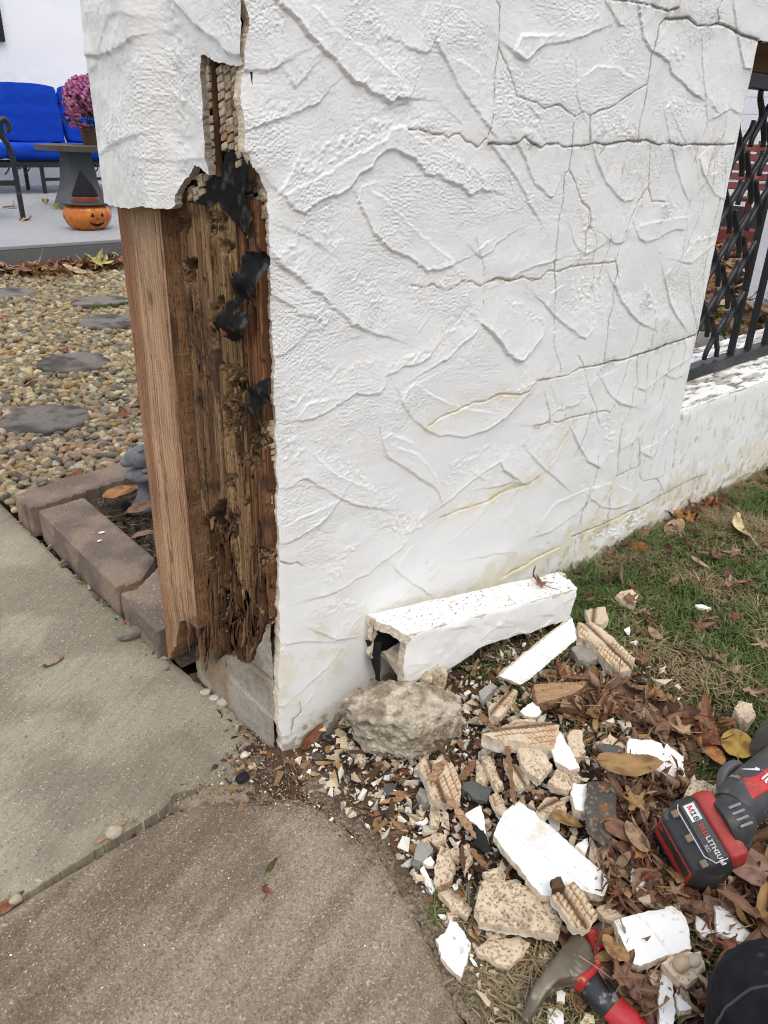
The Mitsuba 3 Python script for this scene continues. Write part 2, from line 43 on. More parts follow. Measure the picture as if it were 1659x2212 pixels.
CHUNKS = [('stucco_slab','white',18,[(104,-384,26),(125,-374,28),(153,-365,29),(180,-370,30),(182,-398,29),(178,-465,27),(176,-518,26),(173,-539,25),(161,-542,25),(144,-548,24),(132,-526,24),(128,-513,24),(101,-507,23),(89,-499,23),(82,-492,23),(85,-462,24),(93,-442,25),(97,-412,25)],'long smooth white slab of broken stucco, the largest piece in the rubble'),
('stucco_slab','cream',20,[(45,-416,7),(54,-419,7),(83,-448,6),(101,-480,4),(98,-500,4),(84,-527,2),(68,-533,2),(43,-507,3),(19,-482,4),(-1,-456,5),(9,-439,6)],'tan speckled stucco slab lying face down beside the long white slab'),
('stucco_fragment','white',14,[(-10,-412,-29),(-8,-429,-29),(-13,-455,-29),(-33,-467,-30),(-56,-478,-31),(-59,-465,-31),(-58,-443,-31),(-49,-429,-30),(-46,-420,-30),(-28,-421,-29)],'white diamond shaped stucco fragment at the edge of the walk'),
('stucco_fragment','cream',14,[(-18,-467,-20),(2,-470,-20),(31,-488,-22),(41,-494,-22),(45,-509,-23),(25,-513,-23),(-1,-512,-23),(-11,-499,-22),(-14,-487,-22),(-21,-475,-21)],'cream half-round stucco fragment on the grass left of the hammer head'),
('lath_fragment','lath',22,[(82,-504,39),(102,-508,40),(120,-514,41),(117,-534,39),(111,-553,37),(105,-562,36),(85,-565,34),(68,-553,34),(74,-529,36)],'cream fragment with diamond lath marks, just above the hammer head'),
('wood_block','wood',20,[(90,-496,52),(104,-502,52),(96,-514,52),(81,-507,52)],'small dark brown wood cube sitting on the long white slab'),
('stucco_fragment','white',24,[(119,-579,31),(138,-587,31),(157,-597,31),(178,-608,31),(198,-617,31),(199,-634,29),(186,-651,28),(167,-664,26),(144,-654,26),(125,-645,26),(96,-635,25),(90,-628,26),(99,-612,27),(109,-596,29)],'thick squarish white stucco fragment right of the hammer head'),
('stucco_fragment','white',14,[(239,-654,34),(245,-659,34),(247,-679,32),(241,-702,30),(242,-718,29),(228,-711,28),(216,-690,29),(208,-676,29),(225,-665,32)],'long pointed white stucco shard touching the black trouser knee'),
('stucco_chip','white',12,[(219,-643,20),(221,-651,20),(217,-669,20),(206,-671,20),(198,-663,20),(202,-652,20)],'little white teardrop stucco chip between two larger white fragments'),
('mortar_fragment','cream',25,[(123,-648,21),(150,-655,23),(172,-673,25),(161,-685,24),(141,-686,22),(123,-685,21),(119,-674,21),(121,-661,21)],'cream mortar lump with two tan pebbles set in it'),
('stucco_chip','cream',15,[(102,-640,1),(119,-638,1),(127,-649,1),(110,-659,1),(105,-650,1)],'small pale chip between the hammer grip and the white stick'),
('stucco_strip','white',20,[(125,-650,4),(129,-656,4),(133,-661,4),(95,-688,4),(79,-695,4),(66,-684,4),(89,-669,4)],'white stick of stucco standing lengthwise below the pebble lump'),
('stucco_chip','white',18,[(113,-676,2),(131,-675,2),(130,-686,2),(113,-700,2),(99,-692,2),(102,-686,2)],'blocky white stucco chip nearest the black trouser knee'),
('stucco_fragment','white',25,[(374,-426,84),(384,-437,84),(399,-448,83),(405,-464,82),(399,-473,81),(413,-470,82),(411,-485,81),(410,-501,79),(391,-513,78),(376,-525,76),(365,-515,77),(354,-503,77),(351,-482,79),(348,-469,80),(339,-445,81),(357,-432,83)],'white notched stucco fragment among the leaves above the battery'),
('mortar_fragment','cream',30,[(368,-538,86),(381,-550,86),(387,-568,85),(385,-578,84),(367,-583,82),(348,-579,81),(344,-561,82),(338,-544,83)],'cream mortar lump between the battery and the paddle lever'),
('metal_plate','rust',3,[(262,-430,64),(280,-443,65),(291,-460,65),(269,-477,61),(233,-501,55),(193,-515,49),(194,-480,52),(217,-458,56)],'rusty dark brown metal flashing strip in the rubble'),
('mortar_fragment','lath',20,[(207,-479,31),(207,-492,31),(204,-509,31),(178,-517,31),(182,-497,31)],'rust stained cream lump under the tip of the rusty metal strip'),
('lath_fragment','lath',28,[(110,-218,25),(132,-206,29),(141,-224,28),(166,-225,31),(156,-252,28),(143,-280,24),(118,-303,19),(103,-289,18),(87,-274,18),(104,-243,22)],'chunky cream lath fragment with a wood splinter lying on it'),
('shingle_fragment','grey',8,[(147,-281,22),(165,-292,21),(173,-319,19),(150,-331,18),(138,-317,19),(138,-293,21)],'flat dark grey slate coloured shard in the middle of the rubble'),
('mortar_strip','cream',20,[(198,-263,23),(201,-275,23),(182,-304,23),(170,-306,23),(165,-294,23)],'short cream mortar stick with a dark groove, left of its pair'),
('mortar_strip','cream',16,[(203,-268,35),(213,-279,35),(182,-334,35),(169,-333,35),(180,-308,35)],'long pale mortar stick beside the grooved short one'),
('lath_fragment','lath',16,[(219,-300,44),(224,-323,42),(215,-358,39),(197,-361,37),(193,-344,38)],'pointed rust stained lath shard beside the upright splinter'),
('mortar_slab','cream',22,[(239,-308,65),(266,-324,67),(259,-348,64),(252,-371,62),(216,-375,57),(213,-351,58),(220,-332,61)],'speckled tan mortar slab below the ridged lath plank'),
('stucco_fragment','white',16,[(281,-335,72),(303,-349,76),(286,-382,73),(271,-407,71),(257,-399,68),(256,-372,68)],'white painted fragment tucked behind the speckled tan slab'),
('mortar_fragment','cream',20,[(224,-385,54),(263,-376,58),(279,-392,58),(272,-414,55),(236,-415,52),(225,-393,53)],'tan mortar fragment left of the rusty metal strip'),
('stucco_fragment','white',25,[(237,-420,52),(253,-412,54),(268,-426,55),(224,-455,51),(216,-441,51)],'thick white stucco block against the rusty metal strip'),
('lath_fragment','lath',18,[(182,-398,38),(214,-395,38),(231,-410,38),(218,-428,38),(199,-416,38),(180,-414,38)],'rusty lath fragment at the top corner of the long white slab'),
('stucco_chip','lath',14,[(156,-329,26),(171,-330,26),(171,-341,26),(156,-363,26),(140,-371,26),(143,-351,26)],'white chip with an orange rust patch at the left tip of the long slab'),
('stucco_fragment','white',12,[(105,-326,19),(122,-327,19),(136,-329,18),(129,-343,16),(107,-369,12),(106,-348,15),(102,-332,18)],'white triangular stucco fragment above a black paper strip'),
('paper_scrap','tar',2,[(104,-338,11),(115,-349,12),(105,-370,9),(95,-391,5),(84,-387,4),(84,-366,6)],'black building paper scrap left of the long white slab'),
('mortar_strip','cream',16,[(42,-300,-10),(65,-305,-10),(78,-317,-10),(69,-323,-10),(41,-314,-10)],'short cream mortar stick near the walk with a rusty underside'),
('rock','grey',30,[(10,-316,-14),(24,-305,-14),(38,-299,-14),(51,-307,-14),(46,-323,-14),(28,-328,-14),(14,-327,-14)],'rounded light grey rock at the walk side of the rubble'),
('mortar_slab','cream',24,[(3,-366,-12),(21,-349,-10),(38,-336,-8),(52,-330,-6),(58,-342,-6),(44,-368,-7),(16,-379,-11),(4,-379,-12)],'thick upright tan mortar slab near the walk edge'),
('stucco_fragment','white',10,[(9,-330,-22),(16,-331,-20),(10,-350,-21),(3,-368,-23),(-4,-368,-24),(1,-345,-23)],'thin white stucco sliver leaning on the thick tan slab'),
('mortar_strip','cream',16,[(0,-380,-15),(20,-387,-15),(19,-427,-18),(5,-429,-19),(-1,-407,-17)],'cream mortar stick above the white diamond'),
('mortar_fragment','cream',20,[(53,-347,0),(70,-348,0),(53,-367,0),(49,-357,0)],'small cream lump between two wood slivers'),
('mortar_fragment','cream',20,[(70,-354,2),(84,-358,2),(68,-379,2),(44,-387,2)],'cream wedge with a brown sliver across it'),
('lath_fragment','lath',25,[(262,-226,72),(293,-223,76),(329,-220,81),(329,-232,79),(291,-245,73),(263,-250,68),(254,-238,69)],'corrugated lath fragment with orange ridges under the channel'),
('stucco_fragment','grey',20,[(281,-188,74),(310,-187,79),(313,-200,78),(269,-205,70)],'grey topped fragment wedged beside the mortar boulder'),
('lath_plank','lath',28,[(203,-265,77),(240,-272,77),(279,-279,77),(298,-301,77),(323,-328,77),(273,-356,77),(239,-318,77),(210,-284,77)],'long ridged lath plank in front of the channel'),
('stucco_chip','white',12,[(293,-269,78),(326,-268,81),(320,-291,78),(304,-296,77),(292,-280,77)],'small white stucco chip above the ridged lath plank'),
('wood_offcut','wood',30,[(349,-250,95),(385,-271,94),(432,-302,92),(416,-305,90),(395,-305,88),(358,-294,87),(322,-280,87)],'pale brown wedge of cut lumber below the leaning white piece'),
('lath_fragment','lath',26,[(560,-187,97),(585,-198,97),(584,-252,89),(574,-309,79),(546,-323,74),(522,-313,74),(522,-287,78),(541,-234,88),(532,-210,91)],'long cream lath fragment with a brown groove at the end of the channel'),
('lath_fragment','lath',22,[(629,-157,81),(651,-163,83),(671,-174,83),(642,-205,79),(620,-204,77),(607,-182,78)],'squat lath fragment behind the long grooved one'),
('mortar_fragment','grey',20,[(517,-208,70),(554,-207,70),(550,-234,70),(540,-260,70),(506,-256,70),(498,-238,70)],'grey and cream chunk in the corner below the leaning white piece'),
('stucco_chip','cream',18,[(751,-151,66),(773,-147,67),(802,-157,66),(798,-176,64),(754,-196,63),(742,-176,64)],'cream chip half hidden by a brown leaf out on the lawn'),
('stucco_chip','white',10,[(873,-269,55),(885,-277,55),(887,-297,55),(877,-294,55),(867,-277,55)],'flat white sliver of stucco alone on the lawn'),
('rock','cream',30,[(599,-493,71),(619,-489,71),(633,-506,70),(612,-524,69),(583,-526,68),(585,-503,70)],'buff stone lying on the grass above the grinder wheel'),
('stucco_fragment','white',14,[(312,-329,70),(312,-345,68),(289,-382,60),(270,-372,60),(277,-340,66)],'white sliver behind the tan fragment, right of the ridged plank'),
('mortar_fragment','cream',22,[(314,-351,70),(334,-347,71),(343,-359,72),(323,-376,70),(311,-390,69),(285,-390,67),(292,-373,68)],'tan and brown mortar fragment between white slivers'),
('shingle_fragment','grey',8,[(325,-400,78),(340,-404,77),(358,-422,74),(356,-434,72),(340,-434,72),(325,-417,75)],'dark grey shard with a cream fragment behind it'),
('stucco_fragment','cream',20,[(342,-396,74),(369,-395,74),(371,-414,72),(367,-426,71),(347,-419,72)],'cream fragment behind the dark grey shard'),
('stucco_chip','white',8,[(207,-549,33),(211,-558,33),(214,-572,33),(196,-574,32),(184,-573,31),(185,-561,31)],'white stucco chip in the leaves below the battery'),
('stucco_chip','white',10,[(177,-476,34),(199,-477,34),(197,-483,34),(177,-493,34),(176,-486,34)],'white chip beside the end of the rusty metal strip'),
('stucco_chip','cream',16,[(132,-547,12),(145,-553,12),(152,-578,12),(137,-576,12),(125,-564,12)],'pale chip left of the thick squarish fragment'),
('mortar_chip','cream',14,[(55,-410,12),(66,-413,12),(79,-421,12),(78,-432,12),(69,-437,12),(52,-420,12)],'knobbly pale chip above the tan slab'),
('stucco_chip','white',10,[(20,-324,-15),(33,-329,-15),(30,-339,-15),(23,-342,-15),(16,-331,-15)],'white chip at the foot of the grey rock'),
('stucco_chip','white',6,[(57,-270,-13),(67,-275,-13),(77,-272,-13),(75,-282,-13),(63,-282,-13)],'thin white flake on the bark near the walk'),
('mortar_strip','cream',20,[(91,-269,0),(102,-276,0),(89,-290,0),(71,-304,0),(63,-297,0)],'upright cream mortar stick under the chunky lath fragment'),
('rock','grey',25,[(93,-235,-2),(105,-229,-2),(110,-245,-2),(103,-262,-2),(88,-258,-2)],'grey angular rock left of the chunky lath fragment'),
('shingle_fragment','grey',10,[(64,-188,-17),(80,-179,-17),(89,-186,-17),(80,-197,-17),(60,-201,-17)],'grey oval stone chip at the left end of the rubble'),
('mortar_strip','cream',16,[(85,-65,-19),(99,-63,-19),(92,-112,-19),(76,-118,-19)],'cream mortar stick on the dirt by the wall corner'),
('mortar_strip','cream',20,[(133,-169,8),(153,-154,8),(157,-162,8),(128,-186,8)],'short cream peg below the mortar boulder'),
('stucco_chip','white',12,[(19,-571,-25),(26,-574,-25),(27,-580,-25),(17,-586,-25),(11,-580,-25)],'white chip inside the curve of the hammer claw'),
('stucco_chip','white',12,[(-3,-576,-28),(6,-583,-28),(7,-594,-28),(-4,-602,-28),(-18,-591,-28)],'white chip at the bottom edge under the claw'),
('stucco_chip','cream',16,[(11,-613,-26),(25,-613,-26),(32,-621,-26),(18,-630,-26),(6,-620,-26)],'cream chip at the bottom edge left of the red handle'),
('stucco_chip','white',10,[(-3,-435,-33),(4,-440,-33),(2,-445,-33),(-6,-444,-33)],'tiny white chip right of the white diamond'),
('stucco_chip','cream',14,[(13,-458,-25),(28,-465,-25),(34,-476,-25),(26,-480,-25),(5,-468,-25)],'pale chip behind the cream half-round fragment'),
('mortar_chip','cream',14,[(47,-523,-27),(55,-528,-27),(49,-538,-27),(37,-538,-27),(37,-530,-27)],'pale peg in the grass against the hammer head'),
('mortar_fragment','cream',20,[(-5,-401,-28),(6,-401,-28),(6,-414,-28),(-5,-418,-28),(-12,-410,-28)],'round whitish lump above the white diamond'),
('stucco_chip','cream',14,[(219,-254,29),(236,-257,29),(230,-268,29),(213,-271,29)],'pale flat chip right of the mortar boulder'),
('stucco_sheet','white',20,[(313,-203,101),(365,-203,114),(441,-204,130),(506,-207,143),(493,-232,114),(416,-231,97),(359,-230,84),(342,-228,82)],'white stucco piece leaning against the front of the channel')]
SPLINTERS = [([102,-289,24,85,-367,24],11,'long tan wood splinter slanting across the middle of the rubble'),
([46,-203,-22,89,-225,-10],7,'tan splinter pointing left at the walk edge'),
([73,-372,13,60,-413,15],9,'brown splinter left of the long white slab'),
([60,-363,21,30,-395,20],8,'dark sliver across the cream wedge'),
([227,-297,64,154,-378,50],9,'upright thin splinter above the long white slab'),
([199,-364,47,200,-396,52],8,'short tan splinter below the pointed lath shard'),
([88,-266,51,126,-259,63],15,'broad tan splinter lying on the chunky lath fragment'),
([-9,-382,2,12,-392,8],7,'thin splinter above the cream stick'),
([12,-440,-26,-1,-457,-24],9,'short brown splinter below the tan slab'),
([254,-214,56,249,-260,59],10,'brown splinter left of the ridged plank'),
([407,-225,73,451,-296,79],8,'long brown splinter behind the wood wedge'),
([170,-174,35,153,-246,35],8,'dark sliver leaning on the mortar boulder'),
([149,-272,20,186,-271,33],12,'brown splinter behind the pair of mortar sticks')]
LEAVES = [('oval','tan',[1168,-48,55],66,0.2,'pale tan oval leaf lying at the foot of the low wall'),
('oval','straw',[1282,-161,60],70,1.0,'straw yellow oval leaf on the lawn below the low wall, the palest there'),
('oval','orange',[986,-58,65],38,-1.0,'round orange leaf standing near the wall foot'),
('oval','brown',[842,-101,65],39,1.4,'upright brown oval leaf on the grass behind the channel'),
('maple','dark',[981,-20,55],42,0,'dark maroon crumpled maple leaf at the wall foot beside a round orange leaf'),
('maple','red',[777,-26,55],31,0.5,'red brown curled leaf between the channel end and the wall'),
('japanese','red',[743,29,35],63,0.0,'dried red japanese maple leaf on top of the white channel'),
('maple','dark',[813,-89,55],36,1.0,'dark brown folded leaf in the grass behind the channel end'),
('maple','brown',[1108,-191,55],65,0.6,'large folded brown leaf in the middle of the lawn'),
('oval','tan',[1045,-185,55],34,1.9,'thin curled tan leaf beside a large folded brown leaf'),
('maple','pink',[996,-282,65],45,0.2,'pinkish grey folded leaf on the right of the lawn'),
('maple','brown',[941,-69,55],31,0.2,'brown curl below the dark maroon leaf by the wall'),
('maple','red',[980,-222,50],36,0.2,'red brown leaf sunk in dry grass'),
('maple','red',[698,-126,65],28,0.2,'dark red leaf ball just off the channel end'),
('maple','brown',[755,-180,70],46,0.3,'brown leaf draped over a cream chip on the lawn'),
('maple','tan',[758,-216,55],39,0.8,'tan leaf with spread lobes on the lawn right of the cream chip'),
('maple','red',[893,-347,55],42,1.8,'reddish brown spread maple leaf on the right of the lawn'),
('maple','brown',[838,-317,55],42,2.2,'brown crumpled leaf below the white sliver on the lawn'),
('oval','tan',[703,-275,55],29,1.2,'tan curled leaf pointing down the lawn'),
('maple','tan',[826,-434,65],34,2.8,'tan leaf with stalk at the right edge of the lawn'),
('maple','brown',[726,-390,55],47,2.3,'long brown maple leaf with curled tip on the lawn'),
('maple','tan',[714,-434,55],51,0.9,'grey tan maple leaf with long lobes on the lawn'),
('maple','pink',[675,-483,55],44,0.4,'pinkish leaf just above the buff stone'),
('maple','brown',[601,-313,65],41,0.4,'big rusty brown leaf at the end of the grooved lath fragment'),
('oval','green',[535,-465,55],49,-0.9,'olive green oval leaf at the upper edge of the litter'),
('oval','yellow',[522,-537,65],68,0.45,'long curled yellow leaf lying against the grinder wheel'),
('oval','orange',[472,-516,65],44,1.1,'orange crinkled leaf left of the long yellow leaf'),
('maple','tan',[455,-474,85],46,0.5,'large grey brown maple leaf over the olive green leaf'),
('oval','ochre',[322,-459,81],70,-0.8,'large tan and green oval leaf between the notched fragment and the metal strip'),
('maple','ochre',[284,-499,63],53,0.5,'big ochre leaf left of the battery'),
('oval','brown',[233,-513,51],39,-1.2,'smooth brown oval leaf left of the battery label'),
('oval','tan',[235,-533,56],38,1.1,'tan leaf crossing the smooth brown oval leaf'),
('maple','orange',[223,-550,48],36,-0.3,'orange brown leaf under the battery corner'),
('maple','red',[303,-667,57],38,1.4,'red brown maple leaf right of the battery'),
('japanese','tan',[263,-660,38],26,1.4,'tan finger lobed leaf below the battery'),
('maple','brown',[217,-642,37],33,0.1,'brown maple leaf between the squarish fragment and the pointed shard'),
('japanese','red',[150,-562,40],38,0.1,'bright red brown leaf over the end of the long white slab'),
('maple','tan',[208,-612,44],32,0.1,'pale brown leaf below the battery label'),
('maple','brown',[285,-681,43],32,2.2,'brown leaf at the right edge below the battery'),
('maple','red',[200,-696,28],42,0.2,'red brown leaf below the long pointed shard'),
('maple','brown',[261,-704,38],34,0.4,'brown leaf at the right edge above the knee'),
('maple','brown',[299,-678,46],39,1.4,'rusty leaf at the right edge beside the battery'),
('maple','brown',[69,-628,22],48,-1.1,'long brown leaf hanging over the hammer handle'),
('oval','ochre',[88,-603,26],31,1.3,'narrow orange brown leaf against the squarish fragment'),
('maple','brown',[131,-699,5],32,1.0,'brown leaf between the white chip and the knee'),
('maple','brown',[76,-537,4],23,1.0,'brown leaf behind the hammer poll'),
('oval','ochre',[203,-440,33],32,-1.0,'brown oval leaf above the long white slab by the rusty strip'),
('maple','red',[207,-574,44],46,-0.4,'red brown leaf below the battery over a white chip'),
('oval','redbrown',[51,-10,-21],39,0.9,'red brown leaf standing against the wall corner'),
('oval','olive',[-153,-187,-30],31,0.9,'folded dark green leaf standing on the lower walk slab'),
('japanese','red',[-173,-204,-45],33,0.2,'small shrivelled red leaf on the lower walk slab'),
('oval','redbrown',[-212,513,-46],33,0.15,'small red brown leaf on the upper walk slab'),
('oval','redbrown',[-457,17,-50],33,0.5,'brown leaf stuck in the joint between the walk slabs'),
('oval','rust',[-23,556,-45],36,0.2,'curled rusty leaf in the gap beside the pavers'),
('oval','orange',[178,1027,37],88,0.35,'orange brown curled leaf in the mulch bed beside the statue'),
('oval','pinkbrown',[176,904,36],57,0.1,'flat pink brown leaf on the mulch below the statue'),
('oval','pinkbrown',[126,805,14],43,0.1,'brown leaf on the mulch beside the wooden post'),
('oval','rust',[31,593,6],46,0.1,'long rusty leaf lying across the paver joint')]
LITTER = [('pile',46,[(447,-243),(497,-300),(427,-361),(372,-323),(381,-260)]),
('pile',58,[(479,-321),(541,-386),(552,-477),(499,-518),(435,-490),(418,-390)]),
('pile',40,[(359,-390),(387,-424),(408,-499),(380,-525),(348,-499),(325,-416)]),
('pile',40,[(315,-449),(349,-494),(278,-530),(244,-601),(211,-554),(213,-509)]),
('pile',36,[(186,-519),(249,-593),(259,-648),(226,-608),(163,-560),(164,-531)]),
('pile',26,[(127,-577),(147,-637),(159,-687),(131,-718),(64,-652),(96,-597)]),
('pile',12,[(235,-631),(273,-705),(267,-720),(186,-665)]),
('pile',14,[(355,-619),(377,-663),(280,-713),(265,-649)]),
('lawn',34,[(807,3),(1148,-16),(1483,-148),(651,-535),(510,-346),(587,-214)]),
('wallfoot',26,[(1035,14),(1438,30),(1744,58),(2290,82),(1962,-56),(1354,-41),(1054,-46)]),
('rubble',20,[(90,-95),(177,-148),(257,-242),(307,-384),(232,-416),(106,-382),(65,-269)])]
HAMMER = {'claw':[(-122,3),(-114,7),(-86,19),(-50,23),(13,31),(21,18),(17,0),(9,-11),(-9,-17),(-34,-14),(-41,-8),(-57,-1),(-78,1),(-105,-3),(-121,-5)],'neck':[(23,16),(27,21),(38,22),(47,11),(37,-11),(21,-7),(8,-12),(4,-26),(-36,-22),(-37,-9),(-5,-13),(12,-1)],'poll':[(34,4),(59,1)],'grip0':(-19,-20),'grip1':(-19,-57),'end':(-11,-132)}
HAMMER_AT = [70, -575, -10]
# ---------------------------------------------------------------- helpers
taken = {}
def key(name):
    n = taken.get(name, -1) + 1
    taken[name] = n
    return name if n == 0 else f'{name}_{n:03d}'
def part(parent, name): return key(parent + '__' + name) if parent else key(name)
def tag(k, label=None, cat=None, group=None, kind=None):
    e = {}
    if label: e['label'] = label
    if cat: e['category'] = cat
    if group: e['group'] = group
    if kind: e['kind'] = kind
    if e: labels[k] = e
    return k
# Small meshes carry their colour as (brightness, hue) in the uv slot, so that the renderer can join them; HUE runs from green over grey and tan to red.
HUE_V = [-1, 0, .15, .4, .6, .8, .9, 1.0]
HUE_C = np.array([(.75, 1.15, .2), (.97, 1.0, 1.06), (1.02, 1.0, .94), (1.16, .97, .715), (1.4, .883, .5), (1.64, .785, .375), (1.94, .65, .28), (2.89, .185, .22)])
HV = np.linspace(-1, 1, 201); HC = np.stack([np.interp(HV, HUE_V, HUE_C[:, i]) for i in range(3)], 1)
HT = cKDTree(HC)
def hue_uv(c):
    c = np.clip(np.asarray(c, float), 1e-4, 1); L = c @ np.array([.3, .6, .1]); _, i = HT.query(c / L[:, None]); return np.stack([L, HV[i]], 1)
def hue_color(p, n, uv):
    c = mi.Color3f(*map(float, HUE_C[0]))
    for (a, b), (x, y) in zip(zip(HUE_V[:-1], HUE_V[1:]), zip(HUE_C[:-1], HUE_C[1:])):
        t = dr.clip((uv.y - a) / (b - a), 0, 1); c = dr.select(uv.y > a, mix(tuple(map(float, x)), tuple(map(float, y)), t), c)
    return dr.clip(c * uv.x, 0, 1)
def put(k, mesh, bsdf, smooth=False, color=None, **more):
    if color is not None and (smooth is not False and smooth is not True): smooth = True
    if color is not None and len(color) < 9000:
        scene[k] = mikit.ply(mesh, bsdf + '_small', smooth=smooth, uv=hue_uv(color), **more)
    else: scene[k] = mikit.ply(mesh, bsdf, smooth=smooth, color=color, **more)
    return k
def cat_mesh(ms): return trimesh.util.concatenate(ms)
def V(*a): return np.array(a, float)
def unit(a): a = np.asarray(a, float); return a / (np.linalg.norm(a) + 1e-12)
def sstep(a, b, x):
    t = np.clip((np.asarray(x, float) - a) / (b - a), 0, 1); return t * t * (3 - 2 * t)
def N(p, s, seed=0, oct=3): return meshkit.fbm(np.asarray(p, float) * s, oct, seed) - 0.5
def box(c, s, R=None, bevel=0.0):
    if bevel > 0:
        h = np.array(s) / 2 - bevel
        pts = [m3.Manifold.sphere(bevel, 12).translate([sx * h[0], sy * h[1], sz * h[2]]) for sx in (-1, 1) for sy in (-1, 1) for sz in (-1, 1)]
        m = m3.Manifold.batch_hull(pts).to_mesh(); b = trimesh.Trimesh(m.vert_properties[:, :3], m.tri_verts, process=False)
    else: b = trimesh.creation.box(extents=s)
    if R is not None: b.vertices = b.vertices @ np.asarray(R).T
    b.apply_translation(c); return b
def beam(a, b, w, t, upv=(0, 0, 1), bevel=0.0):
    a, b = V(*a), V(*b); d = unit(b - a); s = unit(np.cross(upv, d)); n = np.cross(d, s)
    return box((a + b) / 2, (np.linalg.norm(b - a), w, t), np.stack([d, s, n], 1), bevel)
def tube(path, rad, n=12, caps=True, squash=None):
    p = np.asarray(path, float); r = np.broadcast_to(rad, (len(p),))
    t = np.gradient(p, axis=0); t /= np.linalg.norm(t, axis=1, keepdims=True) + 1e-12
    a0 = V(0, 0, 1) if abs(t[0][2]) < .9 else V(1, 0, 0); vs = []
    s = unit(np.cross(a0, t[0]))
    for i in range(len(p)):
        s = unit(s - t[i] * np.dot(s, t[i])); u = np.cross(t[i], s); an = np.arange(n) / n * 2 * np.pi
        q = 1 if squash is None else squash
        vs.append(p[i] + r[i] * (np.cos(an)[:, None] * s + q * np.sin(an)[:, None] * u))
    v = np.vstack(vs); f = []
    for i in range(len(p) - 1):
        for j in range(n):
            k = (j + 1) % n; f += [[i * n + j, i * n + k, (i + 1) * n + k], [i * n + j, (i + 1) * n + k, (i + 1) * n + j]]
    if caps:
        v = np.vstack([v, p[:1], p[-1:]]); c0, c1 = len(v) - 2, len(v) - 1; e = (len(p) - 1) * n
        for j in range(n):
            k = (j + 1) % n; f += [[c0, k, j], [c1, e + j, e + k]]
    return trimesh.Trimesh(v, f, process=False)
def smoothpath(pts, n=8):
    p = np.asarray(pts, float); P = np.vstack([2 * p[0] - p[1], p, 2 * p[-1] - p[-2]]); out = []
    for i in range(1, len(P) - 2):
        for t in np.linspace(0, 1, n, endpoint=False):
            a, b, c, d = P[i - 1], P[i], P[i + 1], P[i + 2]
            out.append(.5 * (2 * b + (c - a) * t + (2 * a - 5 * b + 4 * c - d) * t ** 2 + (3 * b - a - 3 * c + d) * t ** 3))
    out.append(p[-1]); return np.array(out)
def lathe(prof, n=32, c=(0, 0, 0), wob=None):
    prof = np.asarray(prof, float); an = np.arange(n) / n * 2 * np.pi; v, f = [], []
    for r, z in prof:
        rr = r * (1 + (wob(an) if wob is not None else 0)); v.append(np.stack([rr * np.cos(an), rr * np.sin(an), np.full(n, z)], 1))
    v = np.vstack(v)
    for i in range(len(prof) - 1):
        for j in range(n):
            k = (j + 1) % n; f += [[i * n + j, i * n + k, (i + 1) * n + k], [i * n + j, (i + 1) * n + k, (i + 1) * n + j]]
    m = trimesh.Trimesh(v + np.asarray(c), f, process=False); return m
def grid(us, vs, keep=None):
    """A grid of quads as triangles; keep: a mask of its vertices. Returns (u, v, faces, index map)."""
    U, W = np.meshgrid(us, vs, indexing='ij'); nu, nv = U.shape
    i, j = np.meshgrid(np.arange(nu - 1), np.arange(nv - 1), indexing='ij')
    a, b, c, d = i * nv + j, (i + 1) * nv + j, (i + 1) * nv + j + 1, i * nv + j + 1
    f = np.stack([np.stack([a, b, c], -1), np.stack([a, c, d], -1)], 2).reshape(-1, 3)
    u, w = U.ravel(), W.ravel()
    if keep is not None:
        k = keep(u, w); f = f[k[f].all(1)]; used = np.unique(f); mp = np.full(len(u), -1); mp[used] = np.arange(len(used)); f = mp[f]; u, w = u[used], w[used]
    return u, w, f
def border(f):
    e = np.vstack([f[:, [0, 1]], f[:, [1, 2]], f[:, [2, 0]]]); s = np.sort(e, 1)
    _, inv, cnt = np.unique(s, axis=0, return_inverse=True, return_counts=True); return e[cnt[inv.ravel()] == 1]
def rim(v, f, vec, steps=3, rough=0.0, seed=0, sel=None):
    """The broken edge of a sheet: its border swept along vec, roughened."""
    e = border(f)
    if sel is not None: e = e[sel(v[e].mean(1))]
    ids, inv = np.unique(e, return_inverse=True); e = inv.reshape(-1, 2); b = v[ids]; n = len(ids); vs = [b]
    for k in range(1, steps + 1):
        q = b + np.asarray(vec) * k / steps; j = np.stack([N(q, 75, seed + i) for i in range(3)], 1) * 2.6 * rough + np.stack([N(q, 420, seed + 5 + i, 1) for i in range(3)], 1) * rough; vs.append(q + j)
    fs = []
    for k in range(steps):
        a, b2 = e[:, 0] + k * n, e[:, 1] + k * n; fs += [np.stack([b2, a, a + n], 1), np.stack([b2, a + n, b2 + n], 1)]
    return trimesh.Trimesh(np.vstack(vs), np.vstack(fs), process=False)
def inside(poly, x, y): return contains_xy(Polygon(poly).buffer(0), np.asarray(x, float), np.asarray(y, float))
def seg_dist(P, pts):
    """Distance, signed side (+ = left of the direction of travel) and distance along a polyline, for points P (n, 2)."""
    best = np.full(len(P), 9e9); side = np.zeros(len(P)); along = np.zeros(len(P)); s0 = 0.0
    for a, b in zip(pts[:-1], pts[1:]):
        d = b - a; L = np.linalg.norm(d) + 1e-9; t = np.clip(((P - a) @ d) / L ** 2, 0, 1); q = P - a - t[:, None] * d
        r = np.hypot(q[:, 0], q[:, 1]); sg = np.sign(d[0] * (P[:, 1] - a[1]) - d[1] * (P[:, 0] - a[0])); m = r < best
        best[m] = r[m]; side[m] = sg[m]; along[m] = s0 + t[m] * L; s0 += L
    return best, side, along, s0
def lerp(a, b, t): return np.asarray(a) * (1 - np.asarray(t)[..., None]) + np.asarray(b) * np.asarray(t)[..., None]
